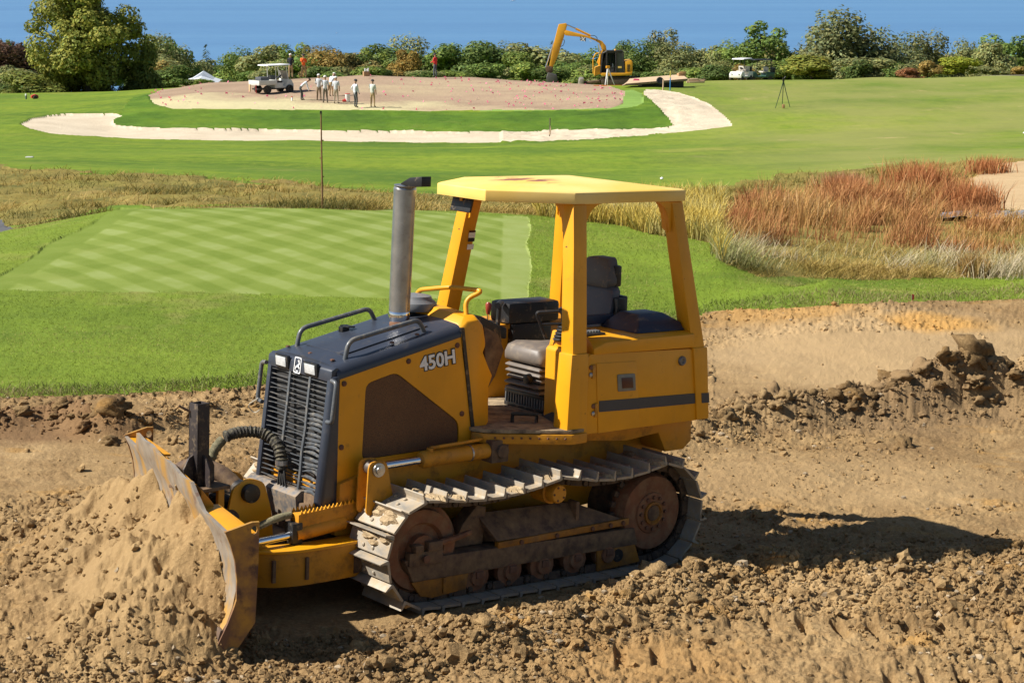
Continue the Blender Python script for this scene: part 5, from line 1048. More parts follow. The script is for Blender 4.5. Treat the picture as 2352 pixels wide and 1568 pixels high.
# ================================================================== TREES
LEAF = NT('leaf_cluster'); _t = LEAF.tint(); _oi = LEAF.n('ShaderNodeObjectInfo'); _c0 = LEAF.mix(1.0, _t, _oi.outputs['Color'], 'MULTIPLY')
LEAF.set(Base_Color=_c0, Roughness=.6); LEAF.b.inputs['Specular IOR Level'].default_value = .12
_tr = LEAF.n('ShaderNodeBsdfTranslucent', Color=_c0); _mx = LEAF.n('ShaderNodeMixShader', i0=.30); LEAF.t.links.new(LEAF.b.outputs[0], _mx.inputs[1]); LEAF.t.links.new(_tr.outputs[0], _mx.inputs[2]); LEAF.t.links.new(_mx.outputs[0], LEAF.t.nodes['Material Output'].inputs[0]); LEAF = LEAF.m
BARK = plain('tree_bark', (.10, .08, .06), .9, 0, .4, 3)
def crown_arrays(kind, seed, nl, size):
    r = np.random.default_rng(seed); L = []
    if kind == 'conifer':
        k = 26
        for i in range(k):
            h = .06 + .94*i/k; rad = (1-h)**.85*.95 + .05
            for j in range(int(9 - 5*h)): a = r.random()*6.28; L.append((math.cos(a)*rad*.62, math.sin(a)*rad*.62, h*2, rad*.42, .06, a))
    elif kind == 'spire':
        for i in range(22): h = i/22; rad = .5*(1-h)**.7+.06; L.append((r.normal()*.08, r.normal()*.08, h*2, rad, .14, 0))
    else:
        nb = {'round': 16, 'loose': 20, 'willow': 22, 'bush': 12, 'big': 70}[kind]
        for i in range(nb):
            a = r.random()*6.28; q = math.sqrt(r.random())*.72; zc = r.uniform(.25, 1.72)
            wz = math.sin(math.pi*min(1, max(.12, zc/2.0)))**.6
            if kind == 'bush': zc = r.uniform(.15, 1.35); wz = 1-.4*zc/1.5
            s = r.uniform(.26, .44) if kind != 'big' else r.uniform(.16, .30)
            if kind == 'loose': s *= .78
            L.append((math.cos(a)*q*wz*1.05, math.sin(a)*q*wz*1.05, zc, s, s*r.uniform(.7, .95) if kind != 'willow' else s*1.1, a))
        L.append((0, 0, .95, .5 if kind != 'loose' else .3, .6, 0))
    L = np.array(L); vol = L[:, 3]**2+.01; pk = r.choice(len(L), nl, p=vol/vol.sum())
    d = r.normal(size=(nl, 3)); d /= np.linalg.norm(d, axis=1)[:, None]; rr = r.uniform(.55, 1.08, nl)**.6
    C = L[pk, :3] + d*np.stack([L[pk, 3], L[pk, 3], L[pk, 4]], -1)*rr[:, None]
    if kind == 'willow': C[:, 2] -= np.abs(r.normal(size=nl))*.16
    C[:, 2] = np.maximum(C[:, 2], .02)
    nrm = d + r.normal(size=(nl, 3))*.38 + np.array([-.0, 0, .35]); nrm /= np.linalg.norm(nrm, axis=1)[:, None]
    t = np.cross(nrm, r.normal(size=(nl, 3))); t /= np.linalg.norm(t, axis=1)[:, None]; b = np.cross(nrm, t)
    if kind == 'conifer':
        ang = L[pk, 5]; t = np.stack([np.cos(ang), np.sin(ang), -.25+0*ang], -1)*1.6; b = np.cross(t, r.normal(size=(nl, 3))*.3+[0, 0, 1]); b /= np.linalg.norm(b, axis=1)[:, None]; b *= .5
    s = size*r.uniform(.6, 1.35, nl)[:, None]; asp = np.array([1, .62]) if kind != 'willow' else np.array([.5, 1.1])
    q1, q2 = t*s*asp[0], b*s*asp[1]
    V = np.stack([C-q1, C-q2*.9, C+q1, C+q2*.9], 1).reshape(-1, 3); i = np.arange(nl)*4; Fc = np.stack([i, i+1, i+2, i+3], -1)
    lt = (r.uniform(.62, 1.30, nl)*(.8+.4*r.random(len(L))[pk]))[:, None]*np.array([[1, 1, 1]]); hue = r.normal(size=nl)*.10; lt = lt*np.stack([1+hue*1.3, 1+hue*.3, 1-hue*.5], -1)
    return V, Fc, np.repeat(np.clip(lt, .2, 2), 4, 0), L
def trunk_mb(L, h0, seed, rad=.09, k=7):
    r = random.Random(seed); b = MB(); b.tube([(0, 0, -h0), (.02, .01, -h0*.4), (0, .02, .3), (.03, -.02, .8), (0, 0, 1.4)], rad, 7, [rad*1.5, rad*1.05, rad*.9, rad*.6, rad*.2])
    for i in range(k):
        c = L[(i*5+seed) % len(L)]; z0 = r.uniform(.1, .8)*min(1, c[2]); b.tube([(0, 0, z0), (c[0]*.4, c[1]*.4, z0+(c[2]-z0)*.55), (c[0]*.85, c[1]*.85, c[2])], .03, 5, [rad*.55, rad*.35, rad*.1])
    return b
CR = {}
for kind, nv, nl, sz in (('round', 4, 6500, .055), ('loose', 3, 3400, .055), ('willow', 3, 7000, .05), ('bush', 3, 4200, .062), ('conifer', 2, 2800, .075), ('spire', 1, 900, .1), ('big', 1, 30000, .030)):
    CR[kind] = []
    for v in range(nv):
        V, Fc, cc, L = crown_arrays(kind, 100+v*7+len(kind), nl, sz)
        o = np_mesh('crown', V, Fc, LEAF, colors=cc); me = o.data; bpy.data.objects.remove(o)
        t = trunk_mb(L, .55 if kind != 'bush' else .1, v, .085 if kind != 'bush' else .05); to = t.build('trunk', BARK, None, 0, True); tm = to.data; bpy.data.objects.remove(to)
        CR[kind].append((me, tm))
def tree(u, vtop, wpx, d, kind, col, label, group=None, var=0, name='tree', cat='tree', vbot=None, cb=.12):
    top = at(u, vtop, d); zg = ground_at(top[0], top[1]) if vbot is None else at(u, vbot, d)[2]
    h = top[2]-zg; rx = wpx/2/F*d*1.42; cbz = h*cb
    e = empty(name, (top[0], top[1], zg), rng.random()*6.28 if kind != 'big' else .6, label, cat, group)
    me, tm = CR[kind][var % len(CR[kind])]
    for nm, m_ in (('crown', me), ('trunk', tm)):
        o = link(bpy.data.objects.new(nm, m_), e); o.scale = (rx, rx, (h-cbz)/2); o.location = (0, 0, cbz)
        if nm == 'crown': o.color = (*col, 1)
        else: o.scale = (rx*.7, rx*.7, (h-cbz)/2)
    return e
G_DK, G_MID, G_LT, G_YL, G_OL, G_OR, G_RD, G_CU, G_CN = (.11, .155, .04), (.155, .22, .05), (.22, .28, .06), (.34, .33, .05), (.255, .265, .10), (.34, .24, .07), (.34, .16, .075), (.13, .075, .05), (.08, .11, .065)
tree(195, -60, 218, 182, 'big', (.26, .27, .055), 'huge yellow green tree towering at the left edge of the course', vbot=232, cb=.0)
for u_, v_, w_, nm_ in ((95, 178, 80, 'leafy shrub at the left foot of the huge tree'), (165, 186, 80, 'leafy shrub in the middle of the foot of the huge tree'), (235, 182, 80, 'leafy shrub at the right foot of the huge tree'), (300, 176, 80, 'dark shrub between the huge tree and the seedbed')): tree(u_, v_, w_, 184, 'bush', (.16, .18, .045), nm_, vbot=236, cb=0, name='bush', cat='bush')
tree(312, 52, 92, 186, 'round', (.23, .25, .055), 'tall leafy tree leaning on the right of the huge left tree', vbot=228, cb=.0)
tree(70, 150, 130, 178, 'bush', (.19, .21, .045), 'low yellow green foliage at the left foot of the huge tree', vbot=228, cb=0, name='bush', cat='bush')
tree(20, 96, 130, 240, 'round', G_CU, 'dark copper beech behind the huge left tree', var=1, vbot=230)
tree(45, 82, 70, 250, 'round', (.095, .055, .035), 'smaller copper tree peeping over the dark one at the left', var=2, vbot=225)
tree(5, 80, 50, 262, 'round', G_MID, 'green treetop at the far left edge', var=3)
tree(28, 138, 90, 205, 'round', G_OL, 'olive tree in front of the copper beech', vbot=232)
tree(10, 182, 70, 190, 'bush', G_DK, 'dark shrub at the foot of the olive tree on the far left', vbot=236, name='bush', cat='bush')
tree(398, 92, 92, 250, 'round', G_MID, 'round green tree left of the white roof', var=1)
tree(372, 138, 74, 212, 'loose', G_OR, 'browning tree in front of the white building', vbot=222)
tree(330, 150, 70, 200, 'round', G_DK, 'dark green tree between the huge tree and the browning one', var=2, vbot=224)
tree(355, 180, 60, 192, 'bush', G_DK, 'dark shrub behind the left shoulder of the seedbed', name='bush', cat='bush', vbot=228)
tree(474, 100, 50, 270, 'conifer', G_CN, 'grey green conifer above the white roof')
tree(475, 132, 60, 262, 'round', G_OL, 'dull green tree right behind the white roof', var=3)
tree(545, 104, 108, 245, 'round', G_LT, 'pale green double-headed tree right of the white roof', var=2)
tree(590, 118, 44, 268, 'loose', G_OL, 'faint olive treetop right of the pale green double tree', var=1)
tree(612, 142, 58, 215, 'bush', G_YL, 'yellowing bush behind the white canopy of the work cart', name='bush', cat='bush')
tree(652, 112, 56, 250, 'conifer', G_CN, 'spreading pine behind the man in the dark jacket', var=1)
tree(690, 122, 40, 262, 'loose', G_OL, 'thin treetop between the two men on the crest', var=2)
tree(708, 134, 66, 205, 'bush', (.27, .18, .06), 'reddish bush behind the man in orange', name='bush', cat='bush', var=1)
tree(762, 118, 88, 210, 'round', G_OR, 'russet tree behind the group of workers', var=1)
tree(826, 116, 84, 222, 'round', G_MID, 'mid green tree above the cardboard box', var=3)
tree(872, 138, 56, 228, 'round', G_OL, 'low olive tree right of the cardboard box', var=1)
tree(932, 99, 72, 205, 'round', (.30, .20, .05), 'orange brown tree in the middle of the wood', var=2)
tree(905, 142, 60, 200, 'bush', G_OR, 'brown bush at the foot of the orange brown tree', name='bush', cat='bush', var=2)
tree(1040, 74, 130, 225, 'round', G_MID, 'broad dense green tree behind the man in red', var=0)
tree(1128, 98, 130, 222, 'round', (.125, .175, .05), 'wide green tree right of the man in red', var=1)
tree(1178, 96, 40, 275, 'conifer', G_CN, 'small dark pine tip over the green wood', var=1)
tree(1215, 112, 90, 215, 'round', G_LT, 'light green tree left of the excavator arm', var=3)
tree(1268, 92, 54, 262, 'conifer', G_CN, 'dark pine behind the excavator stick')
tree(1300, 128, 100, 212, 'round', G_MID, 'green tree framed by the excavator arm', var=2)
tree(1365, 108, 90, 225, 'loose', G_MID, 'leafy tree under the excavator boom')
tree(1420, 98, 70, 240, 'round', G_DK, 'dark tree directly behind the excavator cab', var=1)
tree(1350, 140, 110, 196, 'bush', G_LT, 'light green bush under the excavator boom', name='bush', cat='bush')
tree(1512, 64, 86, 232, 'loose', (.25, .25, .12), 'pale thin-topped tree right of the excavator', var=1)
tree(1470, 96, 80, 222, 'round', G_LT, 'green tree touching the rear of the excavator', var=0)
tree(1548, 100, 100, 212, 'willow', G_OL, 'grey green willow above the stack of boards')
tree(1612, 98, 84, 222, 'round', G_OL, 'olive green tree between the boards and the white cart', var=2)
tree(1600, 140, 90, 196, 'bush', G_LT, 'light bush behind the stakes', name='bush', cat='bush', var=2)
tree(1690, 104, 70, 246, 'round', G_MID, 'green treetop behind the white golf cart', var=3)
tree(1660, 138, 80, 200, 'willow', (.22, .23, .08), 'yellow olive shrub left of the white golf cart', var=1)
tree(1748, 38, 122, 214, 'loose', G_MID, 'tall gappy green tree above the golf carts', var=2, cb=.3)
tree(1775, 118, 110, 208, 'round', G_MID, 'green tree behind the dark golf cart', var=0)
tree(1712, 136, 60, 196, 'bush', G_OR, 'brownish bush hiding behind the white golf cart', name='bush', cat='bush')
tree(1958, 26, 185, 205, 'willow', (.20, .215, .09), 'big feathery grey green willow on the right', cb=.02)
tree(1880, 56, 130, 212, 'willow', (.205, .215, .09), 'left shoulder willow of the big grey green pair', var=1)
tree(2058, 62, 125, 208, 'willow', (.18, .20, .08), 'right hand willow next to the biggest one', var=2, cb=.02)
tree(2132, 74, 105, 220, 'willow', (.23, .235, .10), 'pale olive willow at the right end of the big clump')
tree(1868, 110, 130, 192, 'bush', (.26, .27, .05), 'yellow green bush at the left foot of the willows', name='bush', cat='bush', var=1, vbot=186)
tree(1985, 118, 130, 190, 'bush', G_OL, 'olive bush at the foot of the biggest willow', name='bush', cat='bush', var=2, vbot=186)
tree(2085, 150, 62, 184, 'bush', G_RD, 'red leaved bush below the willows', name='bush', cat='bush', vbot=184)
tree(2132, 128, 60, 186, 'bush', G_OR, 'orange tinged bush right of the red one', name='bush', cat='bush', var=1, vbot=183)
tree(2202, 118, 96, 186, 'bush', (.30, .33, .04), 'bright yellow green bush near the cart path', name='bush', cat='bush', var=2, vbot=178)
tree(2232, 92, 40, 240, 'loose', G_OL, 'thin bare-looking treetop behind the bright bush', var=1)
tree(2288, 124, 44, 236, 'spire', G_CN, 'small pointed dark tree near the right edge')
tree(2320, 122, 60, 226, 'loose', G_OL, 'brownish thin tree near the right edge', var=0)
tree(2352, 74, 56, 228, 'round', G_MID, 'green tree cut by the right edge', var=2)
tree(2280, 148, 70, 200, 'bush', G_OL, 'low olive bush by the cart path', name='bush', cat='bush', vbot=180)
tree(2345, 146, 60, 200, 'bush', G_OR, 'low brown bush at the right edge', name='bush', cat='bush', var=1, vbot=178)
LANDM = ((345, 'the left end of the seedbed'), (415, 'the round green tree'), (466, 'the white roof'), (545, 'the pale double-headed tree'), (610, 'the canopy of the utility cart'), (682, 'the two people on the crest'), (760, 'the standing group of workers'), (842, 'the cardboard box'), (932, 'the orange brown tree'), (1000, 'the person in red'), (1060, 'the broad dense green tree'), (1130, 'the wide green tree'), (1180, 'the small dark pine tip'), (1240, 'the light green tree'), (1290, 'the excavator bucket'), (1365, 'the excavator boom'), (1430, 'the excavator cab'), (1510, 'the pale thin-topped tree'), (1560, 'the board stack'), (1620, 'the two stakes'), (1702, 'the white golf cart'), (1765, 'the dark golf cart'), (1830, 'the gap beside the golf carts'), (1960, 'the biggest willow'), (2200, 'the bright yellow green bush'), (2290, 'the small pointed tree'), (2352, 'the right edge'))
USED = set()
def where(u, what):
    lm = min(LANDM, key=lambda q: abs(q[0]-u)); rel = 'behind' if abs(lm[0]-u) < 12 else ('left of' if u < lm[0] else 'right of')
    for pre in ('', 'another ', 'one more '):
        s_ = f'{pre}{what} {rel} {lm[1]}'
        if s_ not in USED: break
    USED.add(s_); return s_
CN_ = ('dark green', 'mid green', 'olive', 'light green', 'browning')
for k in range(40):                      # the understorey of the wood along the crest: nothing tells these apart
    u = 350 + k*46 + rng.normal()*14
    c = np.array([G_DK, G_MID, G_OL, G_LT][k % 4])*rng.uniform(.85, 1.1)
    tree(u, 140+rng.uniform(-18, 18) if not 400 < u < 545 else 176, 84 if not 400 < u < 545 else 50, 188+rng.uniform(0, 14), 'bush', tuple(c), where(u, CN_[k % 4] + ' low bush in the undergrowth'), 'undergrowth bushes of the wood', k, 'bush', 'bush', vbot=206)
for k in range(44):                      # the second row of the wood, filling it up
    u = 340 + k*46 + rng.normal()*12
    if 1850 < u < 2180 or 395 < u < 545: continue
    ci = int(rng.integers(5)); c = np.array([G_DK, G_MID, G_OL, G_LT, (.24, .20, .07)][ci])*rng.uniform(.88, 1.12)
    tree(u, 110+rng.uniform(-34, 24), 104*rng.uniform(.75, 1.25), 222+rng.uniform(-8, 14), ['round', 'willow', 'round', 'loose'][k % 4], tuple(c), where(u, CN_[ci] + (' feathery' if k % 4 == 1 else ' loose' if k % 4 == 3 else ' leafy') + ' tree in the belt'), 'belt trees behind the seedbed', k, vbot=206, cb=.02)
for k in range(34):                      # farther rows filling the hillside
    u = -20 + k*72 + rng.normal()*20
    c = np.array([G_DK, G_MID, G_OL, G_CN][k % 4])*rng.uniform(.85, 1.15)
    tree(u, 134+rng.uniform(-14, 12), 120, 300+rng.uniform(-20, 30), 'round', tuple(c), 'distant green tree on the hillside above the sea', 'distant trees on the hillside', k, vbot=205)
# ================================================================== BUILDINGS, VEHICLES, PEOPLE
def scene_frame(u, v, d, name, rot, label, cat, z=None, group=None):
    p = at(u, v, d); return empty(name, (p[0], p[1], p[2] if z is None else z), rot, label, cat, group)
WPAINT = plain('white_paint', (.78, .78, .77), .5, 0, .06, 2); ROOFW = plain('pale_metal_roof', (.66, .69, .74), .5, .1, .08, 1)
hb = scene_frame(470, 198, 236, 'white_building', math.radians(6), 'white building with a pale low gabled roof among the trees', 'building')
g = MB(); g.bb(-3.3, 2.7, -5, 5, -4, .15); P(g, 'wall', WPAINT, hb, 0)
g = MB(); g.prism([(-3.5, .15), (-.3, 1.15), (2.9, .15), (2.9, .05), (-.3, 1.0), (-3.5, .05)], -5.3, 5.3); P(g, 'roof', ROOFW, hb, 0)
g = MB(); g.prism([(-1.6, .75), (-.3, 1.55), (1.0, .75), (1.0, .55), (-1.6, .55)], .5, 5.2); P(g, 'roof_lantern', ROOFW, hb, 0)
g = MB(); g.bb(-6.2, -3.4, -4, 4, -4, -.2); P(g, 'side_wing', WPAINT, hb, 0)
for x in (-5.2, -4.2): g = MB(); g.bb(x, x+.6, -4.06, -4.0, -1.4, -.5); P(g, 'window', BL, hb, 0)
# ---- excavator, drawn in its own side plane (x to its rear, y away, z up)
EXY = paint('excavator_yellow', (.75, .36, .02), (.2, .1, .04), .5)
ex = scene_frame(1415, 196, 158, 'excavator', 0, 'yellow tracked excavator with raised arm behind the seedbed', 'excavator')
KX = .9408/3.92/(F/158); E_ = lambda px, py: ((px-1246)*KX, (812-py)*KX)
def exprism(name, pts, y0, y1, mat, bev=.02, par=None): g = MB(); g.prism([E_(*p) for p in pts], y0, y1); return P(g, name, mat, par or ex, bev)
for y in (-1.1, .65):
    tr = exprism('track', [(1120, 740), (1440, 735), (1480, 760), (1470, 795), (1440, 812), (1140, 812), (1105, 795), (1100, 765)], y, y+.5, DST, .05)
    for k in range(18):
        x = 1110 + k*20.5; g = MB(); a = E_(x, 736 if 1 < k < 16 else 742); g.box((a[0], y+.25, a[1]), (.13, .52, .04)); P(g, 'track_shoe', BRN, tr, 0)
exprism('blade', [(900, 742), (890, 770), (890, 800), (882, 815), (930, 815), (935, 742)], -1.25, 1.25, plain('worn_grey_blade', (.36, .31, .25), .5, .3, .3, 2), .02)
exprism('blade_arm', [(930, 780), (1130, 760), (1130, 790), (930, 800)], -.5, .5, BRN)
exprism('undercarriage', [(1130, 745), (1430, 745), (1420, 790), (1150, 790)], -.7, .7, BRN)
exprism('turntable', [(1180, 715), (1330, 715), (1330, 740), (1180, 740)], -.6, .6, BL)
exprism('house_deck', [(1100, 690), (1320, 690), (1390, 680), (1388, 712), (1130, 722), (1100, 715)], -1.15, 1.15, EXY, .03)
en = exprism('engine_cover', [(1320, 580), (1380, 570), (1395, 590), (1392, 690), (1320, 695)], -1.1, 1.15, EXY, .04)
for r_ in range(4):
    for c_ in range(2): exprism('vent', [(1342+c_*14, 612+r_*18), (1353+c_*14, 612+r_*18), (1353+c_*14, 624+r_*18), (1342+c_*14, 624+r_*18)], -1.13, -1.10, BL, 0, en)
exprism('front_cover', [(1040, 640), (1095, 620), (1100, 700), (1035, 720)], -.9, 0, EXY, .04)
cabf = [(1095, 690), (1110, 510), (1150, 487), (1295, 488), (1312, 510), (1318, 690)]
cab = exprism('cab', cabf, -.15, .05, BL, .02)
g = MB()
def cbar(a, b, y, w=.07): 
    A_, B2_ = E_(*a), E_(*b); g.tube([(A_[0], y, A_[1]), (B2_[0], y, B2_[1])], w, 6)
for y in (-1.05, -.12):
    for a, b in (((1095, 690), (1112, 508)), ((1112, 508), (1150, 489)), ((1150, 489), (1298, 489)), ((1298, 489), (1315, 690)), ((1095, 690), (1315, 690)), ((1235, 489), (1240, 690)), ((1150, 489), (1150, 690))): cbar(a, b, y)
P(g, 'cab_frame', BL, cab, 0)
exprism('cab_roof', [(1108, 508), (1150, 484), (1298, 484), (1308, 500)], -1.1, -.08, BL, .02, cab)
exprism('cab_door', [(1242, 500), (1302, 500), (1312, 688), (1244, 688)], -1.09, -1.06, plain('dark_tinted_door', (.02, .028, .035), .15), .0, cab)
GLS = NT('cab_glass'); GLS.set(Base_Color=(.55, .65, .62), Roughness=.03, Transmission_Weight=1.0, IOR=1.1); GLS = GLS.m
exprism('window', [(1155, 500), (1230, 500), (1232, 640), (1155, 640)], -1.07, -1.06, GLS, 0, cab)
exprism('operator_seat', [(1170, 690), (1165, 640), (1205, 640), (1205, 600), (1222, 600), (1225, 690)], -.8, -.35, GRYV, .03, cab)
exprism('warning_sign', [(1255, 628), (1290, 628), (1290, 646), (1255, 646)], -1.10, -1.095, Yc, 0, cab)
g = MB(); a = E_(1232, 482); g.lathe((a[0], -.6, a[1]-.05), (0, 0, 1), [(0, .09), (.1, .08), (.16, .03)], 10); P(g, 'beacon', plain('amber_beacon', (.7, .3, .05), .3), cab, 0, True)
g = MB(); pr = [E_(*p) for p in ((1025, 700), (1020, 560), (1045, 510), (1075, 505))]; g.tube(curve_pts([(x, -.95, z) for x, z in pr], .3), .045, 8); P(g, 'handrail', EXY, ex, 0, True)
exprism('boom', [(1100, 640), (1060, 600), (1110, 480), (1085, 420), (1040, 392), (960, 365), (760, 345), (752, 310), (770, 295), (985, 352), (1110, 398), (1145, 440), (1155, 500), (1120, 620)], -.15, .3, EXY, .03)
exprism('stick', [(700, 240), (770, 230), (778, 250), (745, 370), (690, 540), (645, 640), (612, 632), (650, 430), (690, 270)], -.12, .26, EXY, .03)
g = MB(); a, b, c = E_(776, 246), E_(860, 282), E_(1000, 348); g.cyl((a[0], .08, a[1]), (b[0], .08, b[1]), .05); P(g, 'stick_cylinder_rod', CHR, ex, 0, True); g = MB(); g.cyl((b[0], .08, b[1]), (c[0], .08, c[1]), .085); P(g, 'stick_cylinder', EXY, ex, 0, True)
for y in (-.25, .4):
    g = MB(); a, b, c = E_(1075, 430), E_(1095, 520), E_(1085, 640); g.cyl((a[0], y, a[1]), (b[0], y, b[1]), .05); P(g, 'boom_cylinder_rod', CHR, ex, 0, True); g = MB(); g.cyl((b[0], y, b[1]), (c[0], y, c[1]), .085); P(g, 'boom_cylinder', EXY, ex, 0, True)
g = MB(); a, b, c = E_(655, 410), E_(605, 560), E_(575, 645); g.cyl((a[0], .08, a[1]), (b[0], .08, b[1]), .07); P(g, 'bucket_cylinder', EXH, ex, 0, True); g = MB(); g.cyl((b[0], .08, b[1]), (c[0], .08, c[1]), .045); P(g, 'bucket_cylinder_rod', CHR, ex, 0, True)
exprism('bucket_linkage', [(575, 635), (612, 632), (645, 640), (640, 690), (600, 700), (580, 680)], -.2, .34, BRN, .02)
exprism('bucket', [(600, 690), (680, 715), (690, 760), (675, 800), (590, 795), (585, 740)], -.55, .7, plain('dark_grey_bucket', (.11, .10, .09), .6, .3), .03)
g = MB(); pr = [E_(*p) for p in ((745, 380), (755, 400), (740, 440), (712, 450))]; g.tube(curve_pts([(x, -.16, z) for x, z in pr], .1), .025, 6); P(g, 'hose', BL, ex, 0)
g = MB(); pr = [E_(*p) for p in ((990, 350), (1040, 345), (1065, 370), (1055, 400))]; g.tube(curve_pts([(x, -.18, z) for x, z in pr], .2), .025, 6); P(g, 'hose', BL, ex, 0)
exprism('boom_decal', [(900, 358), (955, 364), (955, 402), (900, 392)], -.156, -.152, plain('decal_navy', (.04, .045, .07), .5), 0)
a = E_(930, 381)
Mt = frame_M((a[0], -.160, a[1]), (1, 0, -.13), (.13, 0, 1), (0, -1, 0)); put_text('decal_letter', 'X', .42, .02, .002, WHT, Mt, ex)
a = E_(909, 377); put_text('decal_letter', 'P', .22, .004, .002, WHT, frame_M((a[0], -.160, a[1]), (1, 0, -.13), (.13, 0, 1), (0, -1, 0)), ex)
a = E_(996, 398); put_text('boom_print', '120', .13, .003, .002, WHT, frame_M((a[0], -.156, a[1]), (1, 0, -.25), (.25, 0, 1), (0, -1, 0)), ex)
# ---- wheels helper
TYRE = plain('tyre_rubber', (.02, .02, .02), .85, 0, .3, 6, .3); RIM = plain('pale_rim', (.42, .42, .41), .5, .2)
def wheel(par, x, y, r, w_):
    s = 1 if y > 0 else -1
    g = MB(); g.lathe((x, y, r), (0, s, 0), [(-w_/2, r*.6), (-w_/2, r*.92), (-w_*.3, r), (w_*.3, r), (w_/2, r*.92), (w_/2, r*.6)], 20); wh = P(g, 'wheel', TYRE, par, 0, True)
    g = MB(); g.lathe((x, y, r), (0, s, 0), [(-w_*.4, r*.6), (w_*.42, r*.58), (w_*.34, r*.35), (w_*.48, r*.15)], 16); P(g, 'rim', RIM, wh, 0, True)
# ---- white utility cart on the seedbed
p = on_ground(625, 214, 100); cart = empty('utility_cart', p, math.radians(40), 'white flatbed utility cart with a white canopy standing on the seedbed', 'utility cart')
CW = plain('cart_white', (.62, .62, .58), .5, 0, .1, 2); ROOF2 = plain('bright_canopy', (.85, .85, .84), .45, 0, .04, 3)
for x in (-.75, 1.05):
    for y in (-.58, .58): wheel(cart, x, y, .28, .24)
g = MB(); g.prism([(-.1, .35), (-.1, .72), (.55, .72), (.60, .50), (.85, .50), (.95, .95), (1.25, .90), (1.42, .60), (1.42, .35)], -.55, .55); P(g, 'body', CW, cart, .04)
g = MB(); g.bb(-1.35, 1.35, -.4, .4, .26, .36); P(g, 'chassis', BL, cart, .02)
for y in (-.66, .62): g = MB(); g.bb(-1.45, .0, y, y+.05, .62, .90); P(g, 'bed_side', CW, cart, .01)
for x in (-1.45, -.05): g = MB(); g.bb(x, x+.05, -.61, .62, .62, .90); P(g, 'bed_end', CW, cart, .01)
g = MB(); g.bb(-1.44, .0, -.62, .62, .58, .62); P(g, 'bed_floor', CW, cart, .005)
g = MB(); g.bb(-1.15, -.45, -.40, .30, .62, 1.12); P(g, 'load_box', GRYV, cart, .05)
g = MB(); g.bb(-1.17, -1.12, -.38, .28, .70, .85); P(g, 'red_cloth', plain('dull_red', (.28, .04, .03), .8), cart, .01)
g = MB(); g.bb(.08, .55, -.50, .50, .72, .84); g.bb(.02, .12, -.5, .5, .84, 1.2); P(g, 'seat', BL, cart, .03)
g = MB(); g.tube([(.95, .2, .9), (.78, .2, 1.08)], .02); g.lathe((.77, .2, 1.09), (-.6, 0, .8), [(0, .17), (.02, .19), (.03, .17)], 14); P(g, 'steering_wheel', BL, cart, 0)
g = MB(); g.prism([(1.02, .95), (.90, 1.5), (.93, 1.5), (1.06, .95)], -.52, .52); P(g, 'windscreen', plain('scuffed_windscreen', (.30, .29, .26), .4), cart, 0)
for x, y, x2 in ((1.0, -.52, .82), (1.0, .52, .82), (.0, -.52, -.02), (.0, .52, -.02)): g = MB(); g.tube([(x, y, .85), (x2, y, 1.86)], .025, 6); P(g, 'canopy_post', CW, cart, 0)
g = MB(); g.loft([[(-.75, -.62, 1.86), (-.75, .62, 1.86), (1.15, .62, 1.88), (1.15, -.62, 1.88)], [(-.72, -.58, 1.93), (-.72, .58, 1.93), (1.12, .58, 1.95), (1.12, -.58, 1.95)]]); P(g, 'canopy', ROOF2, cart, .02)
g = MB(); g.bb(-1.5, -1.44, .42, .58, .12, .62); P(g, 'tail_board', plain('raw_wood', (.55, .40, .22), .8), cart, .01)
g = MB(); g.tube([(-1.48, -.30, .62), (-1.48, -.30, .05)], .02, 5); P(g, 'red_strap', plain('red_strap', (.5, .03, .03), .7), cart, 0)
# ---- golf carts on the crest
def golf_cart(u, v, d, rot, body, roof, label):
    pp = at(u, v, d); pp[2] = ground_at(pp[0], pp[1]); c = empty('golf_cart', pp, rot, label, 'golf cart')
    for x in (-.75, .85):
        for y in (-.48, .48): wheel(c, x, y, .23, .18)
    g = MB(); g.prism([(-1.15, .30), (-1.15, .75), (-.35, .78), (-.30, .45), (.35, .42), (.55, .80), (.95, .78), (1.15, .55), (1.15, .30)], -.55, .55); P(g, 'body', body, c, .05)
    g = MB(); g.bb(-.55, -.08, -.5, .5, .72, .84); g.bb(-.62, -.52, -.5, .5, .84, 1.2); P(g, 'seat', plain('pale_seat', (.5, .46, .4), .6), c, .03)
    g = MB(); g.tube([(.55, .2, .8), (.40, .2, 1.02)], .02); g.lathe((.39, .2, 1.03), (-.6, 0, .8), [(0, .15), (.02, .17)], 12); P(g, 'steering_wheel', BL, c, 0)
    for x, y in ((.55, -.5), (.55, .5), (-.85, -.5), (-.85, .5)): g = MB(); g.tube([(x, y, .75), (x*.9-.05, y, 1.78)], .025, 6); P(g, 'roof_post', BL, c, 0)
    g = MB(); g.loft([[(-1.0, -.56, 1.78), (-1.0, .56, 1.78), (.72, .56, 1.78), (.72, -.56, 1.78)], [(-.94, -.5, 1.86), (-.94, .5, 1.86), (.66, .5, 1.86), (.66, -.5, 1.86)]]); P(g, 'roof', roof, c, .03)
    g = MB(); g.bb(1.15, 1.19, -.40, -.25, .58, .68); P(g, 'headlight', LENS, c, .01); g = MB(); g.bb(1.15, 1.19, .25, .40, .58, .68); P(g, 'headlight', LENS, c, .01)
    g = MB(); g.bb(-1.28, -1.10, -.4, .4, .60, 1.15); P(g, 'bag_rack', BL, c, .04)
    return c
golf_cart(1745, 184, 172, math.radians(196), plain('cart_green', (.03, .085, .05), .35), BL, 'dark green golf cart with black roof behind the white one')
golf_cart(1702, 185, 166, math.radians(238), plain('cart_cream', (.72, .70, .64), .4), plain('cart_roof_white', (.82, .81, .78), .45), 'cream white golf cart with white roof on the crest')
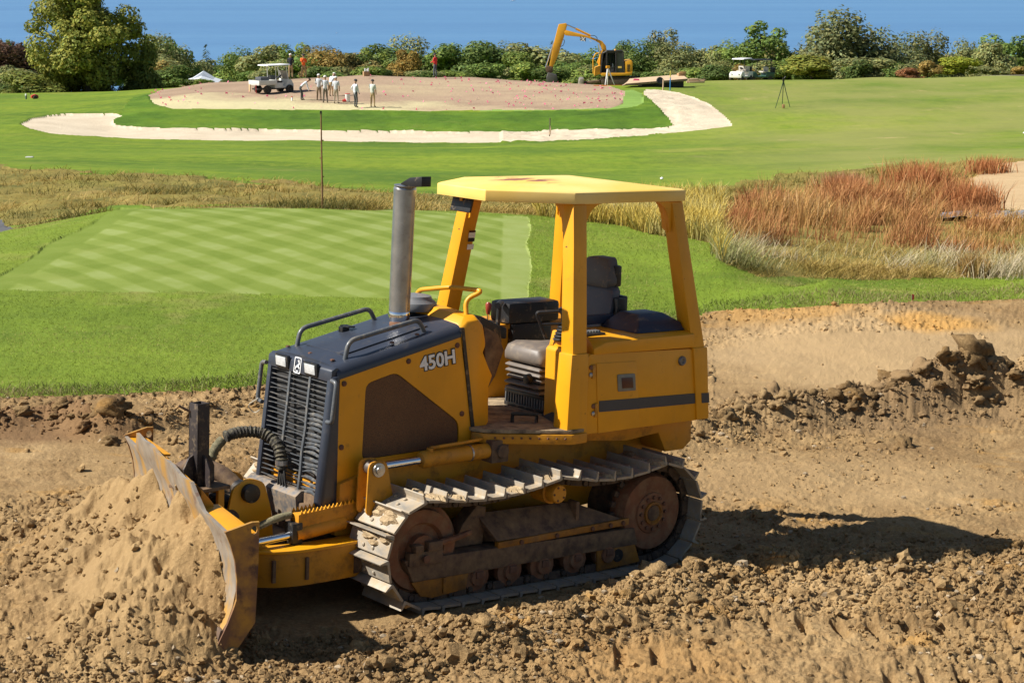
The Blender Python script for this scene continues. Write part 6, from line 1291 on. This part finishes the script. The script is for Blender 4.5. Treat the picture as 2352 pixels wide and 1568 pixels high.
# ---- people
SKIN = plain('skin', (.34, .19, .12), .6, 0, .08, 10)
def cloth(n_, c): return plain(n_, c, .85, 0, .12, 9)
SHW, TRK, TRG, TRD = cloth('white_shirt', (.60, .62, .66)), cloth('khaki_trousers', (.25, .18, .11)), cloth('grey_trousers', (.06, .065, .065)), cloth('tan_trousers', (.38, .27, .14))
SHD, SHO, SHR = cloth('navy_jacket', (.015, .018, .035)), cloth('orange_jacket', (.80, .14, .02)), cloth('red_jacket', (.62, .03, .03))
BOOT = cloth('dark_boots', (.04, .03, .025))
def person(u, v, dmin, face, pose, shirt, trs, capm, label, h=1.74, sleeve=False, dist=None):
    pp = on_ground(u, v, dmin) if dist is None else at(u, v, dist)
    k = h/1.74; e = empty('person', pp, face, label, 'person')
    bend = pose.get('bend', 0); lean = pose.get('lean', 0)
    hip = Vector((0, 0, .92)); J = {}
    up = Vector((math.sin(bend), 0, math.cos(bend)))
    chest = hip + up*.40; neck = hip + up*.56; hd_dir = Vector((math.sin(bend*.8+.12), 0, math.cos(bend*.8+.12))); head = neck + hd_dir*.17; crown = neck + hd_dir*.27
    if bend > .3: hip = hip + Vector((-.12, 0, -.03)); chest += Vector((-.12, 0, -.03)); neck += Vector((-.12, 0, -.03)); head += Vector((-.12, 0, -.03)); crown += Vector((-.12, 0, -.03))
    V, E, R = [], [], []
    def add(p, r, par=None):
        V.append(Vector(p)*k); R.append((r*k, r*k) if not isinstance(r, tuple) else (r[0]*k, r[1]*k)); i = len(V)-1
        if par is not None: E.append((par, i))
        return i
    kinds = []
    root = add(hip, (.135, .105)); w1 = add(hip+up*.18, (.13, .10), root); w2 = add(chest, (.155, .11), w1); w3 = add(chest+up*.12, (.11, .08), w2); nk = add(neck, .055, w3); hd = add(head, .095, nk); cr = add(crown, .07, hd)
    st = pose.get('stance', .09); sw = pose.get('step', 0)
    segs = [(root, w1, 1), (w1, w2, 1), (w2, w3, 1), (w3, nk, 1), (nk, hd, 2), (hd, cr, 2)]
    for s in (1, -1):
        a = add(Vector((hip.x*.9, s*.085, .82)), .088, root); kn = add((hip.x*.3+.04+s*sw*.5, s*(st+.01), .47), .062, a); an = add((s*sw, s*(st+.03), .09), .046, kn); to = add((s*sw+.14, s*(st+.05), .035), .038, an)
        segs += [(root, a, 0), (a, kn, 0), (kn, an, 0), (an, to, 3)]
        side = Vector((0, s, 0)); sh = add(chest+up*.10+side*.17, .068, w2)
        arm = pose['L' if s > 0 else 'R']; P0 = V[sh]/k
        if arm == 'down': el, ha = P0 + Vector((.0, s*.05, -.28)), P0 + Vector((.06, s*.05, -.53))
        elif arm == 'hip': el, ha = P0 + Vector((-.06, s*.20, -.24)), P0 + Vector((.06, s*.03, -.42))
        elif arm == 'front': el, ha = P0 + Vector((.06, s*.05, -.27)), P0 + Vector((.30, -s*.06, -.33))
        elif arm == 'fold': el, ha = P0 + Vector((.08, s*.06, -.26)), P0 + Vector((.24, -s*.16, -.20))
        elif arm == 'face': el, ha = P0 + Vector((.16, s*.05, -.22)), P0 + Vector((.22, -s*.10, .05))
        else: el, ha = P0 + Vector((.08, 0, -.27)), P0 + Vector((.16, 0, -.50))
        ie = add(el, .046, sh); iw = add(ha, .033, ie); ih = add(ha + (ha-el).normalized()*.09, .040, iw)
        mid = 1 if sleeve else 2
        segs += [(w2, sh, 1), (sh, ie, 1), (ie, iw, mid), (iw, ih, 2)]
    me = bpy.data.meshes.new('body'); me.from_pydata([tuple(p) for p in V], E, [])
    o = bpy.data.objects.new('body', me); COL.objects.link(o)
    md = o.modifiers.new('s', 'SKIN'); md.use_smooth_shade = True
    for i, sv in enumerate(me.skin_vertices[0].data): sv.radius = R[i]; sv.use_root = (i == 0)
    o.modifiers.new('u', 'SUBSURF').levels = 1
    bpy.context.view_layer.update(); ev = bpy.data.meshes.new_from_object(o.evaluated_get(bpy.context.evaluated_depsgraph_get())); bpy.data.objects.remove(o)
    ev.materials.clear()
    for m_ in (trs, shirt, SKIN, BOOT): ev.materials.append(m_)
    for f in ev.polygons:
        c = f.center; best = (9e9, 0)
        for a, b, t in segs:
            A3, B3 = V[a], V[b]; ab = B3-A3; q = max(0, min(1, (c-A3).dot(ab)/max(1e-9, ab.length_squared))); dd = (c-A3-ab*q).length
            if dd < best[0]: best = (dd, t)
        f.material_index = best[1]; f.use_smooth = True
    ev.name = 'body'; link(bpy.data.objects.new('body', ev), e)
    hdir = hd_dir
    g = MB(); c0 = (head + hdir*.035)*k; g.lathe(c0, hdir, [(-.01*k, .108*k), (.04*k, .106*k), (.075*k, .085*k), (.10*k, .04*k), (.105*k, .005)], 14)
    if capm is not None: g.box(c0 + Vector((.12, 0, .01))*k, (.10*k, .14*k, .015)); P(g, 'cap', capm, e, 0, True)
    else: P(g, 'hair', cloth('dark_hair', (.03, .02, .015)), e, 0, True)
    # face: nose and eyes
    fx = Vector((hdir.z, 0, -hdir.x)); g = MB(); q = head*k + fx*.095*k; g.loft([[q + Vector((0, -.016, .02))*k, q + Vector((0, .016, .02))*k, q + Vector((0, .018, -.025))*k, q + Vector((0, -.018, -.025))*k], [q + fx*.025*k + Vector((0, -.008, -.01))*k, q + fx*.025*k + Vector((0, .008, -.01))*k, q + fx*.028*k + Vector((0, .01, -.025))*k, q + fx*.028*k + Vector((0, -.01, -.025))*k]]); P(g, 'nose', SKIN, e, 0)
    for s in (1, -1): g = MB(); g.lathe(q + Vector((-.012, s*.035, .02))*k, (1, 0, 0), [(0, .012), (.008, .008)], 6); P(g, 'eye', BLKP, e, 0)
    return e
AW = math.radians(90)          # facing away from the camera
CAPW, CAPD = cloth('pale_cap', (.66, .65, .62)), cloth('dark_cap', (.03, .03, .04))
Q = lambda px, py: ((580+px/5.88)*.9408, (130+py/5.88)*.9408)
person(*Q(925, 682), 100, math.radians(8), dict(bend=.95, L='out', R='out', step=.06), SHW, TRG, None, 'person in white top bending forward beside the utility cart', 1.76, True)
person(*Q(1170, 690), 100, AW, dict(L='front', R='hip', step=.03), SHW, TRK, CAPW, 'person in white shirt and khaki trousers, leftmost of the standing group', 1.74)
person(*Q(1262, 720), 100, AW+.2, dict(L='front', R='down', step=.04), SHW, cloth('dark_khaki', (.13, .11, .08)), CAPW, 'person in white shirt and dark khaki trousers, second from left in the standing group', 1.76)
person(*Q(1345, 622), 100, math.radians(60), dict(bend=.7, L='out', R='out'), SHW, TRD, CAPW, 'person in white shirt bending behind the standing group', 1.74)
person(*Q(1415, 728), 100, AW-.15, dict(L='down', R='down'), SHW, cloth('beige_trousers', (.36, .30, .22)), CAPW, 'person in white shirt and beige trousers, nearest the white bucket', 1.74)
person(*Q(1695, 783), 100, math.radians(40), dict(L='hip', R='out', step=.05, stance=.13), SHW, TRG, CAPD, 'person in white shirt and grey trousers with a hand on the hip', 1.78, True)
person(*Q(1940, 778), 100, math.radians(70), dict(L='fold', R='down'), cloth('light_shirt', (.62, .64, .58)), TRD, CAPD, 'person in pale shirt and dark cap standing alone right of the group', 1.74)
person(*Q(765, 362), 100, AW, dict(L='fold', R='fold'), SHD, TRD, CAPW, 'person in navy jacket and tan trousers on the crest', 1.8, True, dist=150.5)
person(*Q(950, 358), 100, math.radians(-70), dict(L='fold', R='face', stance=.14), SHO, TRD, CAPD, 'person in bright orange jacket on the crest', 1.76, True, dist=150.8)
person(1000, 178, 100, math.radians(150), dict(L='front', R='front', step=.04), SHR, cloth('slate_trousers', (.07, .08, .10)), CAPD, 'person in red jacket standing alone on the crest', 1.78, True, dist=151.5)
# ---- small things on the seedbed
def lathe_thing(name, u, v, prof, mat, label, cat, dmin=100, tilt=None):
    pp = on_ground(u, v, dmin); e = empty(name, pp, 0, label, cat); g = MB(); g.lathe((0, 0, 0), tilt or (0, 0, 1), prof, 14); return e, P(g, 'body', mat, e, 0, True)
e, b_ = lathe_thing('bucket', *Q(1582, 697), [(0, .13), (.02, .14), (.48, .17), (.50, .175), (.50, .16), (.40, .15)], WPAINT, 'tall white bucket with a red rim on the seedbed', 'bucket')
g = MB(); g.lathe((0, 0, .50), (0, 0, 1), [(0, .178), (.03, .178), (.03, .165)], 14); P(g, 'rim', plain('red_plastic', (.55, .03, .03), .5), b_, 0)
RED = plain('red_paint', (.60, .04, .03), .5)
pp = on_ground(*Q(1540, 695), 100); o = MB().bb(-.16, .16, -.12, .12, 0, .12); o.loft([[(-.1, -.09, .12), (.14, -.09, .12), (.14, .09, .12), (-.1, .09, .12)], [(.0, -.06, .2), (.18, -.06, .18), (.18, .06, .18), (0, .06, .2)]]); o = o.build('red_tub', RED, None, .01); o.location = pp; tag(o, 'low red tub beside the white bucket', 'tub')
e, b_ = lathe_thing('marking_can', *Q(782, 692), [(0, .05), (.22, .05), (.25, .03)], WPAINT, 'white spray can with a red top on the seedbed by the bending person', 'spray can'); g = MB(); g.lathe((0, 0, .25), (0, 0, 1), [(0, .045), (.07, .045)], 10); P(g, 'cap', RED, b_, 0)
pp = at(*Q(1847, 350), 150.3); e = empty('cardboard_box', pp, .3, 'brown cardboard box with white rolls sticking out on the crest', 'box')
CARD = plain('cardboard', (.40, .25, .12), .85)
for nm, a in (('side', (-.22, -.20, -.22, .22)), ('side', (.20, .22, -.22, .22)), ('side', (-.20, .20, -.22, -.20)), ('side', (-.20, .20, .20, .22))): g = MB(); g.bb(*a, 0, .46); P(g, nm, CARD, e, 0)
for x, y, h_ in ((-.1, 0, .68), (.05, .05, .62), (.12, -.08, .70)): g = MB(); g.cyl((x, y, .05), (x+.03, y, h_), .05, n=8); P(g, 'roll', WPAINT, e, 0)
PINK = NT('pink_flag_cloth'); PINK.set(Base_Color=(.92, .32, .47), Roughness=.7); _tr = PINK.n('ShaderNodeBsdfTranslucent', Color=(.95, .36, .52, 1)); _mx = PINK.n('ShaderNodeMixShader', i0=.5); PINK.t.links.new(PINK.b.outputs[0], _mx.inputs[1]); PINK.t.links.new(_tr.outputs[0], _mx.inputs[2]); PINK.t.links.new(_mx.outputs[0], PINK.t.nodes['Material Output'].inputs[0]); PINK = PINK.m; WIRE = plain('flag_wire', (.35, .3, .28), .5, .5)
fm = MB(); fm.tube([(0, 0, 0), (0, 0, .16)], .006, 4); fm.mi = 1; fm.loft([[(0, -.004, .07), (0, .004, .07), (0, .004, .19), (0, -.004, .19)], [(.15, .02, .06), (.15, .028, .06), (.15, .028, .15), (.15, .02, .15)]])
fo = fm.build('marker_flag', [WIRE, PINK], None, 0); fme = fo.data; bpy.data.objects.remove(fo)
Xf, Yf, Zf, rf_ = FAR; Uf, Vf = project(Xf, Yf, base_z(Xf, Yf))
cand = np.flatnonzero(((rf_ == 6) & (Yf-CAM[1] < 152)).ravel())
wf = (.25 + 1.6*smooth(780, 1250, Uf.ravel()[cand]) + .5*smooth(500, 350, Uf.ravel()[cand]))*(1 + .9*fbm(Xf.ravel()[cand]*.5, Yf.ravel()[cand]*.5, 2, 3)); wf = np.maximum(wf, .02); cf_ = np.cumsum(wf)/wf.sum()
for k in range(296):
    i = cand[np.searchsorted(cf_, rng.random())]; o = link(bpy.data.objects.new('marker_flag', fme)); o.location = (Xf.flat[i], Yf.flat[i], Zf.flat[i]); o.rotation_euler = (rng.normal()*.8, rng.normal()*.8, rng.random()*6.28); s = rng.uniform(.6, 1.1); o.scale = (s, s, s)
    tag(o, 'small bright pink marker flag stuck in the seedbed', 'flag', 'pink marker flags on the seedbed')
# ---- board stack by the bunker
WD = plain('plywood', (.52, .37, .23), .8, 0, .15, 2); KZ = .9408/3.92/(F/150)
bs = at((1200+1555/3.92)*.9408, 835/3.92*.9408, 150.0); stk = empty('board_stack', bs, math.radians(8), 'stack of tan plywood boards propped at the end of the bunker', 'boards')
for k in range(4):
    g = MB(); g.loft([[(-2.7+.1*k, -1.2, .18+.045*k), (2.3, -1.2, .52+.045*k), (2.6-.06*k, 1.3, .72+.045*k), (-1.6, 1.3, .42+.045*k)], [(-2.7+.1*k, -1.2, .20+.045*k), (2.3, -1.2, .54+.045*k), (2.6-.06*k, 1.3, .74+.045*k), (-1.6, 1.3, .44+.045*k)]]); P(g, 'board', WD, stk, 0)
g = MB(); g.bb(-1.0, 2.2, -.3, 1.1, -.3, .42); P(g, 'dark_crate', BL, stk, 0)
def box_thing(name, px, py, d, dims, rot, mat, label, cat, z=0):
    q = at((1200+px/3.92)*.9408, py/3.92*.9408, d); o = MB().box((0, 0, dims[2]/2), dims).build(name, mat, None, .02); o.location = q; o.rotation_euler = rot; return tag(o, label, cat)
e = at((1200+1815/3.92)*.9408, 768/3.92*.9408, 151.0); cb = empty('cardboard_carton', e, .2, 'tan open carton standing at the upper end of the boards', 'box')
g = MB(); g.bb(-.28, .28, -.25, .25, 0, .52); P(g, 'carton', CARD, cb, .01); g = MB(); g.loft([[(-.28, -.25, .52), (.28, -.25, .52), (.28, -.25, .53), (-.28, -.25, .53)], [(-.2, -.42, .66), (.30, -.42, .66), (.30, -.42, .67), (-.2, -.42, .67)]]); P(g, 'flap', WD, cb, 0)
e = at((1200+1930/3.92)*.9408, 795/3.92*.9408, 153); tp = empty('timber_pile', e, .1, 'short pile of timber offcuts right of the boards', 'timber')
for k, (x, y, z, l) in enumerate(((-.3, 0, 0, .4), (0, .1, 0, .9), (.25, -.1, 0, 1.2), (0, 0, .16, .8), (.1, .2, .18, .6), (.5, .1, .12, .9))): g = MB(); g.bb(x-l/2, x+l/2, y-.1, y+.1, z, z+.15); P(g, 'timber', WD, tp, .01)
e = at((1200+1612/3.92)*.9408, 800/3.92*.9408, 147.5); hs = empty('hose_coil', e, 0, 'black coil lying against the boards', 'coil'); g = MB(); g.lathe((0, 0, .2), (.2, -1, .3), [(-.06, .18), (-.08, .24), (0, .28), (.08, .24), (.06, .18)], 18); P(g, 'coil', BL, hs, 0, True)
e = at((1200+1385/3.92)*.9408, 772/3.92*.9408, 148.4); o = MB().loft([[(-.25, -.1, 0), (.25, -.1, 0), (.25, .1, 0), (-.25, .1, 0)], [(-.15, -.05, .14), (.2, -.05, .12), (.2, .05, .12), (-.15, .05, .14)]]).build('pink_bag', plain('magenta_bag', (.5, .04, .12), .7), None, .02); o.location = e; tag(o, 'magenta bag lying on the boards', 'bag')
def stake(u, v, hpx, d, r, mats, label, name='stake', parts=None):
    pp = at(u, v, d); e = empty(name, pp, 0, label, 'stake'); h_ = hpx/F*d
    for nm, a, b, m_ in mats: g = MB(); g.cyl((0, 0, a*h_), (.02*b, 0, b*h_), r, n=8); P(g, nm, m_, e, 0)
    return e
stake((1200+1640/3.92)*.9408, 892/3.92*.9408, 31, 144, .05, [('post', -.1, 1, WD)], 'plain wooden stake at the end of the bunker')
stake((1200+1708/3.92)*.9408, 870/3.92*.9408, 45, 144, .035, [('lower_half', -.1, .66, plain('blue_paint', (.04, .22, .5), .6)), ('upper_half', .66, 1, plain('straw_yellow', (.6, .5, .08), .6))], 'blue stake with a yellow top right of the boards')
e = stake((1200+556/3.92)*.9408, 1290/3.92*.9408, 38, 112.5, .03, [('post', -.1, 1, BARK)], 'thin dark twig stuck in the sand of the long bunker', 'twig'); g = MB(); g.tube([(0, 0, .0), (.05, 0, .35), (.0, 0, .6)], .05, 6, [.05, .04, .02]); P(g, 'dry_leaf', WD, e, 0)
# white survey tripod by the excavator
e = at((1200+1112/3.92)*.9408, 815/3.92*.9408, 152); st_ = empty('survey_tripod', e, .2, 'white legged survey tripod in front of the excavator', 'tripod')
hT = 175/3.92*.9408/F*152
for x, y in ((-.25, -.2), (.5, -.1), (.1, .5)): g = MB(); g.tube([(x, y, 0), (0, 0, hT*.92)], .045, 6, [.03, .06]); P(g, 'leg', WPAINT, st_, 0)
g = MB(); g.bb(-.14, .14, -.12, .12, hT*.9, hT*1.03); P(g, 'instrument', Y, st_, .02)
o = MB().bb(-1.3, 1.2, -.03, .03, 0, .07).build('orange_edging', plain('orange_edging', (.8, .25, .03), .7), None, 0); o.location = on_ground((1200+1140/3.92)*.9408, 825/3.92*.9408, 120); tag(o, 'orange edging strip along the far edge of the seedbed', 'edging')
# dark tripod on the right slope
e = on_ground(1798, 247, 90); sc = (247-180)/F*(e[1]-CAM[1]); t3 = empty('photo_tripod', e, 0, 'slim dark green tripod standing alone on the right slope', 'tripod')
for x, y in ((-.42*sc/1.6, -.1), (.40*sc/1.6, -.05), (.0, .35)): g = MB(); g.tube([(x, y, -.05), (x*.35, y*.35, sc*.55), (0, 0, sc*.9)], .03, 6, [.018, .025, .03]); P(g, 'leg', plain('dark_green_metal', (.02, .05, .03), .5), t3, 0)
g = MB(); g.bb(-.06, .06, -.06, .06, sc*.88, sc*1.0); g.tube([(0, 0, sc*.95), (.12, 0, sc*1.05)], .02, 5); P(g, 'head', BL, t3, 0)
o = MB().box((0, 0, .12), (.16, .12, .24)).build('wood_block', plain('orange_wood', (.5, .28, .12), .7), None, .01); o.location = on_ground(1798, 248, 90) + np.array([0, -.3, 0]); tag(o, 'small orange wooden block between the legs of the dark tripod', 'block')
# rusty rod behind the near green
e = on_ground(741, 479, 33, 60); e = at(741, 479, 36.0); rd = empty('marker_rod', e, 0, 'tall thin rusty rod standing behind the striped green', 'rod'); hR = (479-255)/F*36
g = MB(); g.tube([(0, 0, -.3), (0, 0, hR)], .014, 8, [.017, .013]); P(g, 'rod', RST, rd, 0, True)
for z in (.33, .52, .70): 
    g = MB(); g.tube([(-.04 if z == .52 else 0, 0, hR*z), (0 if z == .52 else .04, 0, hR*z)], .010, 6); P(g, 'peg', RST, rd, 0)
g = MB(); g.bb(-.018, .018, -.018, .018, hR*.97, hR*1.0); P(g, 'top_clip', BL, rd, 0)
# cup in the near green, red pin flag, golf balls, left edge bits
pc = on_ground(1183, 671, 10, 40); o = MB().lathe((0, 0, -.09), (0, 0, 1), [(0, .055), (.095, .056), (.097, .066), (.092, .066), (.0, .064)], 24).build('hole_cup', WPAINT, None, 0, True); o.location = pc; tag(o, 'white lined hole cup near the right edge of the striped green', 'golf hole')
pc = on_ground(2094, 692, 10, 60); e = empty('pin_flag', pc, 0, 'tiny red pin flag at the edge of the dug dirt on the right', 'flag'); g = MB(); g.tube([(0, 0, -.02), (0, 0, .09)], .004, 5); P(g, 'wire', WIRE, e, 0); g = MB(); g.loft([[(0, -.003, .02), (0, .003, .02), (0, .003, .10), (0, -.003, .10)], [(.035, .012, .02), (.035, .018, .02), (.035, .018, .09), (.035, .012, .09)]]); P(g, 'flag', RED, e, 0)
for u, v, nm in ((1520, 414, 'white golf ball on the fairway above the canopy'), (2412-60, 308, 'white golf ball on the right slope')):
    pp = on_ground(u, v, 40); o = MB().lathe((0, 0, .0), (0, 0, 1), [(0, .01), (.02, .04), (.05, .055), (.08, .04), (.10, .008)], 12).build('golf_ball', WPAINT, None, 0, True); o.location = pp; tag(o, nm, 'golf ball')
pp = at(81, 229, 150); e = empty('turf_machine', pp, .4, 'small red machine on the lawn in front of the huge tree', 'machine'); g = MB(); g.prism([(-.3, .12), (-.3, .30), (0, .40), (.2, .33), (.25, .12)], -.18, .18); P(g, 'body', RED, e, .03); g = MB(); g.tube([(-.3, 0, .4), (-.6, 0, .9)], .03, 6); P(g, 'handle', BL, e, 0)
for y in (-.22, .22): wheel(e, 0, y, .16, .08)
stake(60, 233, 17, 150, .07, [('post', -.1, .75, plain('grey_green_post', (.10, .16, .12), .6)), ('cap', .75, 1, WPAINT)], 'short grey post with a pale top by the huge tree', 'marker_post')
o = MB().bb(-.14, .14, -.10, .10, 0, .10).build('sprinkler_box', plain('pale_box', (.5, .5, .48), .7), None, .03); o.location = on_ground(68, 366, 40); tag(o, 'small pale stone on the grass at the left above the rough', 'stone')
# clear plastic sheet in the rust grass
pts = [on_ground(u, v, 25, 60) for u, v in ((2125, 512), (2420, 512), (2400, 492), (2180, 494))]
n1, n2 = 40, 10; V = []
for j in range(n2):
    for i in range(n1):
        a, b = i/(n1-1), j/(n2-1); q = (pts[0]*(1-a)+pts[1]*a)*(1-b) + (pts[3]*(1-a)+pts[2]*a)*b; V.append((q[0], q[1], q[2]+.08+.08*vnoise(np.array(q[0]*3.1), np.array(q[1]*2.0), 4)+.05*vnoise(np.array(q[0]*9), np.array(q[1]*6), 2)))
Fq = [(j*n1+i, j*n1+i+1, (j+1)*n1+i+1, (j+1)*n1+i) for j in range(n2-1) for i in range(n1-1)]
o = np_mesh('plastic_sheet', V, Fq, plain('crinkled_plastic', (.34, .33, .34), .22, .2, .2, 3), sm=True); tag(o, 'crinkled grey plastic sheet lying in the rust grass at the right', 'plastic sheet')
# cart path on the crest at the right
Vp_, Fp_ = [], []
A0 = [at(u, v, d) for u, v, d in ((2240, 173, 172), (2352, 176, 163), (2600, 178, 156))]; A1 = [at(u, v, d) for u, v, d in ((2240, 172.2, 174), (2352, 171, 174), (2600, 170, 174))]
for a, b in zip(A0, A1):
    for q in (a, b): Vp_.append((q[0], q[1], ground_at(q[0], q[1])+.10))
o = np_mesh('cart_path', Vp_, [(0, 2, 3, 1), (2, 4, 5, 3)], plain('pale_path', (.42, .36, .30), .9)); tag(o, kind='structure')
# ---- boats on the sea
def boat(u, v, L_, label):
    r = ray(u, v); pb = CAM + r*((SEA_Z-CAM[2])/r[2]); e = empty('motor_boat', (pb[0], pb[1], SEA_Z), .15, label, 'boat'); k = L_
    g = MB(); g.loft([[(-.5*k, -.12*k, .10*k), (-.5*k, .12*k, .10*k), (-.5*k, .08*k, -.02*k), (-.5*k, -.08*k, -.02*k)], [(.15*k, -.14*k, .12*k), (.15*k, .14*k, .12*k), (.15*k, .08*k, -.02*k), (.15*k, -.08*k, -.02*k)], [(.5*k, -.01*k, .17*k), (.5*k, .01*k, .17*k), (.45*k, .01*k, -.02*k), (.45*k, -.01*k, -.02*k)]]); P(g, 'hull', WPAINT, e, 0)
    g = MB(); g.bb(-.15*k, .12*k, -.08*k, .08*k, .11*k, .24*k); P(g, 'cabin', WPAINT, e, .01); g = MB(); g.tube([(0, 0, .24*k), (0, 0, .42*k)], .008*k, 5); P(g, 'mast', WPAINT, e, 0)
boat(1178, 3, 10, 'white motor boat far out on the sea above the excavator'); boat(773, 77, 2.6, 'tiny white boat on the sea above the green wood')
